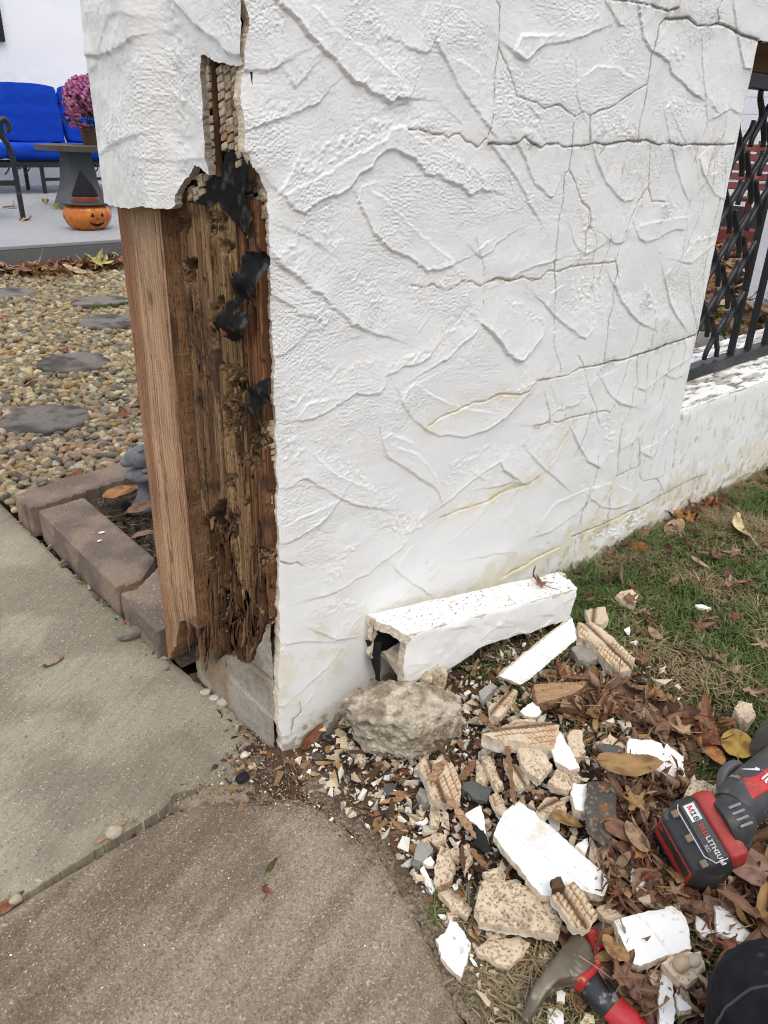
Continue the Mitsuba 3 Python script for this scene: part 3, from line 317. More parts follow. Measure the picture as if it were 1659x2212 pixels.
def srgb(r, g, b): return tuple(float((c / 255 / 12.92) if c / 255 < .04045 else ((c / 255 + .055) / 1.055) ** 2.4) for c in (r, g, b))
def gz(x, y):
    """Height of the soil: level with the walk at its edge, higher out on the lawn."""
    t = np.clip((np.asarray(x) + .05) / .5, 0, 1); return -.05 + .085 * t * t * (3 - 2 * t)

# ---------------------------------------------------------------- materials
VC = {'type': 'mesh_attribute', 'name': 'vertex_color'}
def mat(name, color, rough=.8, spec=.3, bump=None, scale=1.0, eps=5e-4, metallic=0.0, clear=0.0, sheen=0.0, two=True):
    if isinstance(color, str): mat(name + '_small', hue_color, rough, spec, None, 1, eps, metallic, clear, sheen)
    c = VC if color == 'vc' else ({'type': 'rgb', 'value': list(map(float, color))} if isinstance(color, (tuple, list)) else mikit.proc(color))
    b = {'type': 'principled', 'base_color': c, 'roughness': rough, 'specular': spec, 'metallic': metallic}
    if clear: b['clearcoat'] = clear; b['clearcoat_gloss'] = .7
    if sheen: b['sheen'] = sheen
    if bump is not None: b = {'type': 'bumpmap', 'arbitrary': mikit.proc(bump, eps), 'scale': scale, 'bsdf': b}
    scene[name] = {'type': 'twosided', 'bsdf': b} if two else b
def b_stucco(p, n, uv): return 0.0015 * fbm(p.x * 340, p.y * 340, p.z * 340, 2) * (.55 + smoothstep(.45, .65, noise(p.x * 14, p.y * 14, p.z * 14)))
def b_mortar(p, n, uv): return 0.0016 * fbm(p.x * 300, p.y * 300, p.z * 300, 2)
def b_concrete(p, n, uv): return 0.0018 * fbm(p.x * 330, p.y * 330, p.z * 200, 2) + .0012 * smoothstep(.6, .75, noise(p.x * 420, p.y * 420, 3.0))
def b_broom(p, n, uv):
    a = p.x * .86 + p.y * .5; b = p.y * .86 - p.x * .5
    return 0.0013 * fbm(a * 45, b * 420, 0.0, 2) + 0.0012 * fbm(p.x * 330, p.y * 330, p.z * 200, 2)
def b_wood(p, n, uv):
    a = p.x + p.y; zz = p.z * 6 + 3.1 * dr.sin(a * 1300) + 2 * dr.sin(a * 470)
    return 0.0014 * noise(a * 520, zz, p.x * 200) + 0.0007 * noise(p.x * 500, p.y * 500, p.z * 160)
def w_wood(p, n, uv):
    a = p.x + p.y + .004 * noise(p.x * 25, p.y * 25, p.z * 7); zz = p.z * 9 + 3.1 * dr.sin(a * 1100); f = noise(a * 560, zz, 1.0); g = noise(p.x * 420, p.y * 420, p.z * 130); h = noise(p.x * 26, p.y * 26, p.z * 9)
    return dr.clip(.6 * smoothstep(.52, .82, f + .25 * (h - .4)) + .7 * smoothstep(.74, .86, g + .12 * (h - .5)), 0, .9)
def b_fine(p, n, uv): return 0.0008 * fbm(p.x * 500, p.y * 500, p.z * 500, 2)
def b_paper(p, n, uv): return 0.0007 * fbm(p.x * 600, p.y * 600, p.z * 600, 2) + .003 * fbm(p.x * 40, p.y * 40, p.z * 40, 2)
def c_concrete_green(p, n, uv):
    f = fbm(p.x * 9, p.y * 9, 0.0, 3); g = fbm(p.x * 420, p.y * 420, 0.0, 2); q = noise(p.x * 390, p.y * 390, 5.0); w = noise(p.x * 420, p.y * 420, 9.0)
    a = .86 * p.x + .5 * p.y; b = .86 * p.y - .5 * p.x; s = fbm(a * 30, b * 230, 1.0, 2)
    c = mix((.215, .186, .136), (.30, .262, .196), smoothstep(.3, .7, f)) * (.72 + .30 * g + .28 * s)
    c = mix(c, (.10, .085, .07), smoothstep(.76, .88, q) * .5)
    return mix(c, (.6, .56, .48), smoothstep(.82, .92, w) * .5)
def c_concrete_tan(p, n, uv):
    f = fbm(p.x * 7, p.y * 7, 2.0, 3); g = fbm(p.x * 430, p.y * 430, 0.0, 2); q = noise(p.x * 410, p.y * 410, 5.0); w = noise(p.x * 430, p.y * 430, 9.0)
    a = .95 * p.x + .3 * p.y; b = .95 * p.y - .3 * p.x; s = fbm(a * 5, b * 38, 4.0, 3)
    c = mix((.165, .126, .088), (.305, .245, .180), smoothstep(.28, .72, .5 * f + .5 * s)) * (.62 + .76 * g)
    c = mix(c, (.095, .065, .045), smoothstep(.72, .86, q) * .5)
    return mix(c, (.58, .52, .44), smoothstep(.82, .92, w) * .5)
def c_footing(p, n, uv):
    f = fbm(p.x * 14, p.y * 14, p.z * 10, 3); g = fbm(p.x * 260, p.y * 260, p.z * 260, 2); s = fbm(p.y * 30, p.z * 5, 3.0, 2)
    c = mix((.24, .20, .15), (.37, .33, .27), smoothstep(.35, .65, f)) * (.72 + .5 * g)
    return mix(c, (.25, .15, .07), smoothstep(.58, .7, s) * .55)
def c_soil(p, n, uv):
    f = fbm(p.x * 30, p.y * 30, 1.0, 3); g = fbm(p.x * 240, p.y * 240, 0.0, 2); k = noise(p.x * 420, p.y * 420, 2.0)
    sand = smoothstep(.10, -.03, p.x + .16 * (fbm(p.x * 22, p.y * 22, 5.0, 3) - .5)) * dr.select((p.y < .05) & (p.y > -1.2), 1.0, 0.0)  # crushed stucco and sand trodden in beside the walk
    return mix(mix((.045, .030, .020), (.12, .085, .056), f), mix((.10, .072, .048), (.30, .24, .175), k), sand * .85) * (.5 + g) if True else mix((.045, .030, .020), (.12, .085, .056), f) * (.5 + g)
def c_paver(p, n, uv):
    f = fbm(p.x * 14, p.y * 14, p.z * 14, 3); g = fbm(p.x * 300, p.y * 300, p.z * 300, 2); q = noise(p.x * 230, p.y * 230, p.z * 230)
    c = mix((.155, .120, .098), (.25, .185, .138), smoothstep(.35, .65, f)) * (.65 + .65 * g)
    return mix(c, (.45, .40, .34), smoothstep(.83, .9, q) * .6)
def c_stone(p, n, uv):
    f = fbm(p.x * 12, p.y * 12, p.z * 12, 3); g = fbm(p.x * 200, p.y * 200, p.z * 200, 2)
    return mix((.065, .056, .050), (.155, .137, .122), smoothstep(.35, .65, f)) * (.6 + .7 * g)
def c_deck(p, n, uv):
    g = fbm(p.x * 3, p.y * 160, 0.0, 3); f = fbm(p.x * 2, p.y * 2, 3.0, 3)
    return mix((.215, .215, .22), (.315, .315, .32), .5 * g + .5 * f)
def c_housewall(p, n, uv): return mix((.86, .86, .88), (.92, .92, .935), fbm(p.x * 3, p.y * 3, p.z * 3, 2))
def c_blue(p, n, uv): return mix((.006, .036, .30), (.012, .056, .40), fbm(p.x * 20, p.y * 20, p.z * 20, 3))
def c_iron(p, n, uv): return mix((.012, .013, .015), (.07, .03, .016), smoothstep(.66, .8, fbm(p.x * 22, p.y * 22, p.z * 22, 4)))
def c_tan_mottle(p, n, uv): return mix((.3, .2, .12), (.5, .4, .3), fbm(p.x * 40, p.y * 40, p.z * 40, 2))
mat('paint_relief', 'vc', .62, .35, b_stucco, 1.0)
mat('mortar_rough', 'vc', .95, .1, b_mortar, 1.0)
mat('chunk_paint', 'vc', .7, .3)
def w_plank(p, n, uv): return .42 * w_wood(p, n, uv)
for nm_, c_, wf_ in (('wood_raw', VC, w_wood), ('wood_plank', VC, w_plank), ('wood_raw_small', mikit.proc(hue_color), w_wood)):
    bl = {'type': 'blendbsdf', 'weight': mikit.proc(wf_), 'a': {'type': 'principled', 'base_color': c_, 'roughness': .85, 'specular': .2}, 'b': {'type': 'principled', 'base_color': {'type': 'rgb', 'value': [.085, .048, .027]}, 'roughness': .9, 'specular': .1}}
    scene[nm_] = {'type': 'twosided', 'bsdf': {'type': 'bumpmap', 'arbitrary': mikit.proc(b_wood, 5e-4), 'scale': 1.0, 'bsdf': bl} if c_ is VC else bl}
mat('paper_black', 'vc', .85, .15)
mat('walk_green', c_concrete_green, .95, .15, b_broom, 1.0)
mat('walk_tan', c_concrete_tan, .95, .15, b_concrete, 1.0)
mat('footing_concrete', c_footing, .95, .15, b_concrete, 1.0)
mat('soil', c_soil, .98, .1, b_mortar, 2.0)
mat('paver_concrete', c_paver, .95, .15)
mat('step_stone', c_stone, .95, .15)
mat('deck_board', c_deck, .55, .35)
mat('house_paint', c_housewall, .75, .3)
mat('blue_cloth', c_blue, .95, .05, sheen=.25)
mat('iron_black', c_iron, .42, .5)
mat('plain', 'vc', .75, .25)
mat('satin', 'vc', .42, .45)
mat('gloss', 'vc', .28, .5)
mat('pebble_stone', 'vc', .6, .35)
def c_leaf(p, n, uv):
    c = mi.Color3f(0.2)
    for i, k in enumerate(sorted(LCOL)): c = dr.select(dr.abs(uv.y - i) < .5, mi.Color3f(*LCOL[k]), c)
    b = uv.x; return dr.clip(mix(c * mi.Color3f(1.0, .85, .75), c, smoothstep(.5, 1.0, b)) * b + .03 * smoothstep(1.2, 1.6, b), 0, 1)
LCOL = {'tan': (.36, .245, .155), 'straw': (.58, .45, .25), 'orange': (.38, .175, .065), 'brown': (.20, .108, .065), 'dark': (.105, .052, .038), 'red': (.195, .075, .045), 'pink': (.30, .185, .140), 'green': (.13, .135, .03), 'yellow': (.42, .26, .06), 'ochre': (.31, .185, .080), 'redbrown': (.21, .085, .045), 'olive': (.085, .085, .025), 'rust': (.27, .125, .065), 'pinkbrown': (.25, .145, .10), 'goldgreen': (.34, .34, .10), 'pale': (.46, .34, .22)}
LCOL = {k: tuple(.86 * x for x in c) for k, c in LCOL.items()}
mat('leaf', c_leaf, .7, .25)
mat('grass_blade', 'vc', .65, .25)
mat('litter', 'vc', .9, .15)
mat('plastic_rough', 'vc', .5, .4)
mat('hammer_steel', 'vc', .45, .5, metallic=.55)
mat('trousers', 'vc', .85, .15, sheen=.2)
def flat(m, c, jitter=0.0, seed=0, scale=40):
    n = len(m.vertices); c = np.tile(np.asarray(c, float), (n, 1))
    if jitter: c = c * (1 + jitter * 2 * N(m.vertices, scale, seed)[:, None])
    return np.clip(c, 0, 1)
def putc(k, m, c, bsdf='plain', smooth=False, jitter=0.0, scale=40, seed=0):
    if smooth not in (True, False):
        m = trimesh.graph.smooth_shade(m, angle=np.radians(smooth), facet_minarea=None); m = trimesh.Trimesh(np.array(m.vertices), np.array(m.faces), process=False); smooth = True
    return put(k, m, bsdf, smooth, flat(m, c, jitter, seed, scale))

# ================================================================ THE GROUND
WHITE, CREAM = V(.80, .797, .776), V(.60, .50, .37)
t = np.concatenate([np.linspace(-60, -3, 12), np.arange(-2.9, 3.5, .1), np.linspace(3.6, 60, 14)])
gx, gy, gf = grid(t, t)
tag(put('ground', trimesh.Trimesh(np.stack([gx, gy, np.where((np.abs(gx) < 3) & (gy < 3), -.115, -.10)], 1), gf), 'soil'), kind='structure')
# lawn soil: from the walk edge out, up to the wall line and beyond
lawn_poly = [(0.0, -.03), (-.035, -.11), (-.026, -.16), (-.021, -.21), (-.018, -.27), (-.040, -.36), (-.070, -.45), (-.100, -.53), (-.27, -.9), (-1.5, -4), (30, -4), (30, -.004), (.03, -.004)]
us = np.concatenate([np.arange(-1.5, -.12, .1), np.arange(-.12, 1.6, .012), np.arange(1.6, 3, .05), np.linspace(3, 30, 20)]); vs = np.concatenate([np.linspace(-4, -1.1, 20), np.arange(-1.08, .0, .012)])
lx, ly, lf_ = grid(us, vs, lambda a, b: inside(lawn_poly, a, b))
lz = gz(lx, ly) + .0075 * np.exp(-((lx + .02) / .06) ** 2) + .016 * N(np.stack([lx, ly, 0 * lx], 1), 14, 3) + .010 * N(np.stack([lx, ly, 0 * lx], 1), 60, 4)
SB = np.array(SLABS['B'], float) / 1000; nb_ = np.nonzero((lx < .25) & (ly > -.75))[0]; q_ = np.stack([lx[nb_], ly[nb_]], 1); dB, *_ = seg_dist(q_, np.vstack([SB, SB[:1]])); dB = np.where(inside(SB, q_[:, 0], q_[:, 1]), -dB, dB); lz[nb_] = np.minimum(lz[nb_], -.0495 + .35 * dB)  # the soil runs under the slab
tag(put('lawn_soil', trimesh.Trimesh(np.stack([lx, ly, lz], 1), lf_), 'soil', True), kind='structure')
# the two walk slabs: thick slabs with worn edges
def slab(name, poly, bsdf, outer, drop=.07, top=-.045, seed=0):
    full = Polygon(poly).union(Polygon(outer)).buffer(0); full = full.buffer(-.004).buffer(.004)
    us = np.concatenate([np.arange(-3, -1, .1), np.arange(-1, .06, .006)]); x0, y0, x1, y1 = full.bounds
    vs = np.concatenate([np.arange(max(y0, -3), -.8, .1), np.arange(max(y0, -.8), min(y1, 1.6), .006), np.arange(1.6, max(y1, 1.61), .1)])
    wob = lambda a, b: full.buffer(.0)
    jx = lambda a, b: .004 * N(np.stack([a, b, 0 * a], 1), 60, seed + 9)
    u, w, f = grid(us, vs, lambda a, b: contains_xy(full, a + jx(a, b), b + jx(b, a)))
    ids = np.unique(border(f)); ex = full.exterior  # the outline follows the slab's real edge, not the grid
    for i_ in ids:
        pt = Point(u[i_], w[i_])
        if ex.distance(pt) < .012: q_ = ex.interpolate(ex.project(pt)); u[i_], w[i_] = q_.x, q_.y
    u = u + .0025 * N(np.stack([u, w, 0 * u], 1), 45, seed + 11, 3); w = w + .0025 * N(np.stack([u, w, 0 * u], 1), 45, seed + 12, 3)
    P = np.stack([u, w, 0 * u], 1); e = np.array(full.exterior.coords); dd, *_ = seg_dist(np.stack([u, w], 1), e)
    z = top + .004 * N(P, 3, seed) + .0022 * N(P, 30, seed + 1) + .0012 * N(P, 120, seed + 2, 2) - .006 * np.exp(-(dd / .006) ** 2) - .004 * np.exp(-dd / .02)
    v = np.stack([u, w, z], 1); m = trimesh.Trimesh(v, f, process=False)
    side = rim(v, f, (0, 0, -drop), 3, .002, seed)
    k = put(name, m, bsdf, True); tag(k, kind='structure'); put(name + '__edge', side, bsdf, False)
A = np.array(SLABS['A']) / 1000; B = np.array(SLABS['B']) / 1000
slab('upper_walk', A, 'walk_green', [(-.059, 1.45), (-.06, 4), (-3, 4), (-3, -.2), (-.497, .013), (-.3, .3)], seed=1)
slab('lower_walk', B, 'walk_tan', [(-.499, .006), (-3, -.23), (-3, -3), (-1.2, -3), (-.105, -.559), (-.3, -.3)], top=-.047, seed=5)
# broken concrete and dirt in the gap between the slabs and the wall corner
us, vs = np.arange(-.42, .10, .003), np.arange(-.17, .32, .003)
u, w, f = grid(us, vs); P = np.stack([u, w, 0 * u], 1)
z = -.056 + .016 * N(P, 22, 31, 4) + .010 * N(P, 90, 32) + .018 * np.exp(-((u + .005) ** 2 + (w + .0) ** 2) / .05 ** 2)
z = np.minimum(z, -.049 + .03 * sstep(-.09, .0, u)); z -= .022 * sstep(-.13, -.18, u)
dirtmask = sstep(-.08, .12, N(P, 26, 33, 3) + .5 * sstep(-.12, .0, u) - .12)
col = lerp((.28, .23, .165), (.085, .055, .036), dirtmask) * (.75 + .9 * (N(P, 300, 34, 2)[:, None] + .28))
tag(put('dirt_patch', trimesh.Trimesh(np.stack([u, w, z], 1), f, process=False), 'mortar_rough', True, np.clip(col, 0, 1)), kind='structure')
# soil under the gravel garden
us, vs = np.arange(-.08, 6, .06), np.arange(.34, 6.4, .06)
u, w, f = grid(us, vs, lambda a, b: (a > -.065) & (b > .3)); P = np.stack([u, w, 0 * u], 1)
tag(put('garden_soil', trimesh.Trimesh(np.stack([u, w, -.045 + .012 * N(P, 6, 41)], 1), f), 'soil', True), kind='structure')
# ================================================================ THE STUCCO WALL
r7 = np.random.default_rng(17)
for i in range(46):  # the web of hairlines, denser towards the right
    x = 1.15 - abs(r7.normal(0, .30)); z = r7.uniform(.05, 1.05); n_ = int(r7.integers(4, 9)); st0 = np.cumsum(np.vstack([[x, z], r7.normal(0, [.006, .004], (n_, 2)) + [r7.normal(0, .004), -.018]]), 0); CRACKS.append((int(r7.integers(4, 9)), int(r7.choice([0, 0, 2])), (st0[st0[:, 0] < 1.165] * 1000).tolist())) if x > .35 and (st0[:, 0] < 1.165).sum() > 2 else None
STK = [(a / 10000, np.array(p, float) / 1000) for a, p in STROKES]
CRK = [(w / 10000 * (.8 if k == 1 else 1.0), k, np.array(p, float) / 1000) for w, k, p in CRACKS]
FE = np.array(FRONT_EDGE, float) / 1000
CRACK_DIRT = [V(.13, .12, .10), V(.045, .040, .033), V(.15, .095, .04), V(.46, .34, .13)]
def front_relief(x, z, strokes=True, seed=0):
    P = np.stack([x, z], 1); P3 = np.stack([x, 0 * x, z], 1); h = .0045 * N(P3, 7, 50) + .0022 * N(P3, 24, 51)
    grain = N(P3, 210, 52, 2)
    torn = .20 + 1.0 * sstep(.03, .17, N(P3, 11, 53, 3)); h += (.0008 * grain + .0012 * np.maximum(N(P3, 330, 54, 1) - .05, 0) + .0006 * N(P3, 95, 49, 2)) * torn
    jx, jz = .0042 * N(P3, 110, 55, 2) + .0026 * N(P3, 300, 45, 1), .0042 * N(P3, 110, 56, 2) + .0026 * N(P3, 300, 46, 1)
    if strokes:
        for a, pts in STK:
            lo, hi = pts.min(0) - .075, pts.max(0) + .075; m = np.nonzero((x > lo[0]) & (x < hi[0]) & (z > lo[1]) & (z < hi[1]))[0]
            if not len(m): continue
            d, sd, al, L = seg_dist(P[m] + np.stack([jx[m], jz[m]], 1), pts); dark = a > 0; s = d * (sd if dark else -sd); A = abs(a) * 1.15
            fade = sstep(-.002, .018, np.minimum(al, L - al) + .012) * (.55 + .9 * (N(np.stack([al, 0 * al, 0 * al + L * 50], 1), 45, 57, 2) + .35))
            wid = .034 if dark else .020
            body = np.where(s > 0, np.exp(-s / wid), np.exp(s / .0008)); lip = np.exp(-((s - .0014) / .0016) ** 2)
            h[m] += A * fade * ((.95 if dark else .80) * body + (.22 if dark else .34) * lip)
        for a, poly in ROUGH:
            poly = np.array(poly, float) / 1000; lo, hi = poly.min(0) - .03, poly.max(0) + .03
            m = np.nonzero((x > lo[0]) & (x < hi[0]) & (z > lo[1]) & (z < hi[1]))[0]
            if not len(m): continue
            ins = inside(poly, x[m], z[m]); d, *_ = seg_dist(P[m], np.vstack([poly, poly[:1]])); e = sstep(-.008, .010, np.where(ins, d, -d) + .012 * N(P3[m], 90, 58, 2))
            blob = np.maximum(N(P3[m], 150, 59, 2) + .03, 0) * 2 + .7 * N(P3[m], 330, 60, 2); h[m] += a / 10000 * 1.7 * e * blob
        # many small stray marks of the trowel between the traced ones
        r2 = np.random.default_rng(5)
        for i in range(70):
            c = V(r2.uniform(0, 1.17), r2.uniform(0, 1.1)); an = r2.normal(-.7 if r2.random() < .5 else .6, .35); L = r2.uniform(.012, .05); s = np.linspace(-.5, .5, 4)
            pts = c + np.stack([s * L * math.cos(an), s * L * math.sin(an) + .1 * L * (s * s) * r2.normal()], 1); lo, hi = pts.min(0) - .03, pts.max(0) + .03
            m = np.nonzero((x > lo[0]) & (x < hi[0]) & (z > lo[1]) & (z < hi[1]))[0]
            if not len(m): continue
            d, sd, al, LL = seg_dist(P[m] + np.stack([jx[m], jz[m]], 1), pts); s_ = d * sd
            h[m] += r2.uniform(.0004, .0012) * sstep(0, .008, np.minimum(al, LL - al) + .003) * np.where(s_ > 0, np.exp(-s_ / .008), np.exp(s_ / .001))
    return h
def front_color(x, z):
    P = np.stack([x, z], 1); P3 = np.stack([x, 0 * x, z], 1); c = WHITE * (1 + .05 * N(P3, 16, 61)[:, None] + .05 * N(P3, 300, 62, 2)[:, None])
    dep = np.zeros(len(x)); j = np.stack([.003 * N(P3, 140, 63, 2), .003 * N(P3, 140, 64, 2)], 1)
    for w, k, pts in CRK:
        lo, hi = pts.min(0) - .04, pts.max(0) + .04; m = np.nonzero((x > lo[0]) & (x < hi[0]) & (z > lo[1]) & (z < hi[1]))[0]
        if not len(m): continue
        d, sd, al, L = seg_dist(P[m] + j[m], pts); var = np.maximum(.12, .15 + 1.7 * (N(np.stack([al, 0 * al, 0 * al + 9 * L], 1), 34, 65, 3) + .5))
        dd = d / (w * var); core = np.exp(-dd ** 2 * 1.3)
        # dirt and rust that has crept out of the crack: broken, grainy, on the torn paint
        halo = np.exp(-d / {0: .0025, 1: .007, 2: .004, 3: .011}[k]) * sstep(-.02, .18, N(P3[m], 55, 66) + .5 * N(P3[m], 260, 67, 2) + {0: -.12, 1: .06, 2: -.03, 3: .12}[k])
        col = CRACK_DIRT[k]; soft = {0: V(.55, .53, .48), 1: V(.30, .28, .23), 2: V(.55, .45, .28), 3: V(.70, .62, .36)}[k]
        c[m] = lerp(c[m], soft, halo * {0: .5, 1: .75, 2: .7, 3: .7}[k]); c[m] = lerp(c[m], col, core * {0: .9, 1: .92, 2: .75, 3: .45}[k])
        dep[m] = np.maximum(dep[m], core * w * 1.6)
    for k, r, cx, cz in DIRT:
        r = r / 1000; d = np.hypot(x - cx / 1000, z - cz / 1000); m = np.nonzero(d < r * 2.2)[0]
        e = sstep(.28, .62, (1 - d[m] / (2.2 * r)) * .7 + .9 * N(P3[m], 120, 68, 3) + .12)
        e = e * sstep(-.05, .2, N(P3[m], 300, 48, 2) + .35 * N(P3[m], 60, 47)); c[m] = lerp(c[m], CRACK_DIRT[k] * 2.2, (.42 if k == 1 else .35) * e)
    # algae and splashed soil near the ground, in patches with grain
    base = np.maximum(gz(x, 0 * x), -.03)
    g1 = sstep(.02, .30, N(P3, 17, 69, 4) * 1.3 + .34 - (z - base) / .16) ; c = lerp(c, V(.58, .52, .33), .52 * g1)
    g2 = sstep(.0, .22, N(P3, 70, 70, 3) * 1.2 + .30 - (z - base) / .075) * sstep(-.3, .3, x + .15); c = lerp(c, V(.22, .185, .12), .72 * g2)
    g3 = sstep(.05, .25, N(P3, 40, 74, 4) + .10 - np.abs(z - (.105 - .02 * (x - .7))) / .25) * sstep(.5, .8, x) * (z < .15); c = lerp(c, V(.36, .32, .23), .7 * g3); g4 = sstep(.02, .2, N(P3, 26, 44, 4) + .25 * N(P3, 260, 43, 2) + .22 - np.abs(z - .12) / .22) * (z < .30); c = lerp(c, V(.66, .57, .33), .42 * g4)
    # specks of mildew in the rough places on the right
    sp = sstep(.26, .38, N(P3, 300, 71, 2) + .75 * N(P3, 9, 72, 2) + .16 * sstep(.5, 1.1, x) - .13); c = lerp(c, V(.36, .345, .30), .45 * sp)
    ru = sstep(.30, .4, N(P3, 6, 73, 3) + .25 * N(P3, 120, 75, 2)) ; c = lerp(c, V(.72, .66, .50), .35 * ru)
    return np.clip(c, 0, 1), dep
def left_edge(z): return np.interp(-z, -FE[:, 1], FE[:, 0])
XR = 1.174
def right_edge(z): return np.where(z > 1.12, 1.9, np.where(z < .353, 9, XR)) 
st_ = .0018
u, w, f = grid(np.arange(-.03, 1.27, st_), np.arange(-.075, 1.205, st_), lambda a, b: (a > left_edge(b) + (.004 * N(np.stack([a, 0 * a, b], 1), 120, 76, 2)) * (b < 1.0) - .0025 * (b > 1.0)) & ((b > 1.122 + .006 * N(np.stack([a, 0 * a, b], 1), 40, 78, 2)) | (a < XR - .001 + .006 * N(np.stack([a, 0 * a, b], 1), 50, 77, 2) * (b > .36))))
ids = np.unique(border(f)); ids = ids[u[ids] < left_edge(w[ids]) + .008]; b3_ = np.stack([0 * ids, 0 * ids, w[ids]], 1); u[ids] = left_edge(w[ids]) + .0055 * N(b3_, 38, 76, 3) + .0016 * N(b3_, 260, 79, 2)  # one torn line, not grid steps
h = front_relief(u, w); c, dep = front_color(u, w)
dl = np.clip(u - left_edge(w), 0, 1); h -= .004 * np.exp(-dl / .006) * (w < 1.0); dr_ = np.where((w > .353) & (w < 1.122), np.clip(XR - u, 0, 1), 1); h -= .006 * np.exp(-dr_ / .006)
vfront = np.stack([u, -h + dep, w], 1)
tag(put('stucco_wall__front_coat', trimesh.Trimesh(vfront, f, process=False), 'paint_relief', True, c), 'white trowelled stucco face, cracked and rust stained')
rm = rim(vfront, f, (.004, .021, 0), 4, .0013, 3, lambda q: q[:, 0] < .2)
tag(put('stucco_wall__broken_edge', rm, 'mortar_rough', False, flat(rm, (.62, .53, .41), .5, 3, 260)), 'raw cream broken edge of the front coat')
# right jamb, low wall, lintel; all stuccoed, coarser
def coat(name, P, f, c, label=None, parent='stucco_wall'):
    k = part(parent, name); put(k, trimesh.Trimesh(P, f, process=False), 'paint_relief', True, c); return tag(k, label) if label else k
u, w, f = grid(np.arange(.002, .33, .005), np.arange(.30, 1.125, .005)); P3 = np.stack([u, w, 0 * u], 1)
coat('jamb', np.stack([XR - .003 + .004 * N(P3, 30, 80), u, w], 1), f[:, ::-1], np.clip(WHITE * (1 + .1 * N(P3, 40, 81)[:, None]), 0, 1))
u, w, f = grid(np.concatenate([np.arange(-.02, XR, .06), np.arange(XR, 9, .12)]), np.arange(1.203, 2.3, .06)); P3 = np.stack([u, 0 * u, w], 1)
coat('upper_coat', np.stack([u, -.003 + .004 * N(P3, 20, 82), w], 1), f, np.tile(WHITE, (len(u), 1)))
u, w, f = grid(np.concatenate([np.arange(XR - .004, 2.0, .0035), np.arange(2.05, 9, .2)]), np.arange(-.03, .3535, .0035)); P3 = np.stack([u, 0 * u, w], 1)
hl = front_relief(u, w, False) + .0016 * np.maximum(N(P3, 80, 83), 0) + .002 * np.maximum(N(np.stack([u * 1.0, 0 * u, w * .35], 1), 60, 84), 0); cl, _ = front_color(u, w)
gr = sstep(.10, .24, N(np.stack([u, 0 * u, w * .4], 1), 70, 85, 4)); cl = lerp(cl, V(.42, .40, .34), .4 * gr)
gr = sstep(.24, .32, N(np.stack([u, 0 * u, w * .3], 1), 130, 86, 3) + .35 * N(P3, 12, 87)); cl = lerp(cl, V(.22, .20, .16), .6 * gr)
hl -= .008 * np.exp(-(.3535 - w) / .007)
LW = 'low_wall'
coat('front_coat', np.stack([u, -hl, w], 1), f, np.clip(cl, 0, 1), None, LW)
u, w, f = grid(np.concatenate([np.arange(XR - .002, 2.1, .0035), np.arange(2.2, 9, .2)]), np.arange(.001, .30, .0035)); P3 = np.stack([u, w, 0 * u], 1)
sc = np.tile(WHITE, (len(u), 1)) * (1 + .08 * N(P3, 60, 88)[:, None]); worn = sstep(-.02, .14, N(np.stack([u * .45, w * 1.6, 0 * u], 1), 42, 89, 4) + .10 * sstep(.03, .09, w) - .02 - .05 * sstep(.09, .12, w))
sc = lerp(sc, V(.33, .30, .235), .8 * worn); sc = lerp(sc, V(.07, .06, .05), .75 * sstep(.12, .2, N(np.stack([u * .5, w * 2, 0 * u], 1), 80, 90, 3) + .12 * (worn - .5)))
sl = .3535 + .003 * N(P3, 40, 91) - .0018 * worn - .006 * np.exp(-w / .006)
coat('sill', np.stack([u, w, sl], 1), f, np.clip(sc, 0, 1), 'weathered sill with grey and black worn patches', LW)
tag(LW, 'low white stucco wall with a weathered sill under the black iron fence', 'wall')
put(LW + '__core', box((5.1, .17, .15), (7.8, .30, .38)), 'mortar_rough', False, flat(box((5.1, .17, .15), (7.8, .30, .38)), WHITE * .9))
hd = box((3.2, .20, 1.135), (4.04, .36, .025)); put('stucco_wall__header_board', hd, 'wood_raw', False, flat(hd, (.16, .10, .055), .4, 4, 30))
# core behind the coats
for nm, cc, ss in (('core', (.64, .19, .52), (1.05, .30, 1.2)), ('upper_core', (4.55, .19, 1.69), (8.8, .30, 1.06))):
    bx = box(cc, ss); put(f'stucco_wall__{nm}', bx, 'mortar_rough', False, flat(bx, (.35, .31, .26), .3, 2, 20))
tag('stucco_wall', 'white cracked stucco wall with its end torn open to rotten boards', 'wall')

# ---- the end: the coat that is left above, wrapped round a thicker post at the back
EE = np.array(END_EDGE, float) / 1000
front_u = [(-.02, 2.3)] ; ed = EE[::-1]
outline = [(-.002, 2.3), (-.002, 1.006)] + [tuple(p) for p in EE] + [(.47, .833), (.47, 2.3)]
def end_x(s): return -.025 - .038 * sstep(.150, .205, s)
def wrap(s):
    """Along the end face to y = .34, then round the corner to the back."""
    y = np.minimum(s, .34 + .012 * np.sin(np.clip((s - .34) / .02, 0, math.pi / 2))); x = end_x(s) + np.where(s > .34, np.clip(s - .345, 0, 1), 0); return x, y
u, w, f = grid(np.arange(-.004, .44, .002), np.concatenate([np.arange(.82, 1.16, .002), np.arange(1.17, 2.3, .03)]), lambda a, b: inside(outline, a, b + .006 * N(np.stack([a, 0 * a, b], 1), 70, 100, 2)))
OUT_ = Polygon(outline).exterior
for i_ in np.unique(border(f)):
    if w[i_] < 1.1 and .002 < u[i_] < .435:
        pt = Point(u[i_], w[i_])
        if OUT_.distance(pt) < .008: q_ = OUT_.interpolate(OUT_.project(pt)); u[i_], w[i_] = q_.x, q_.y
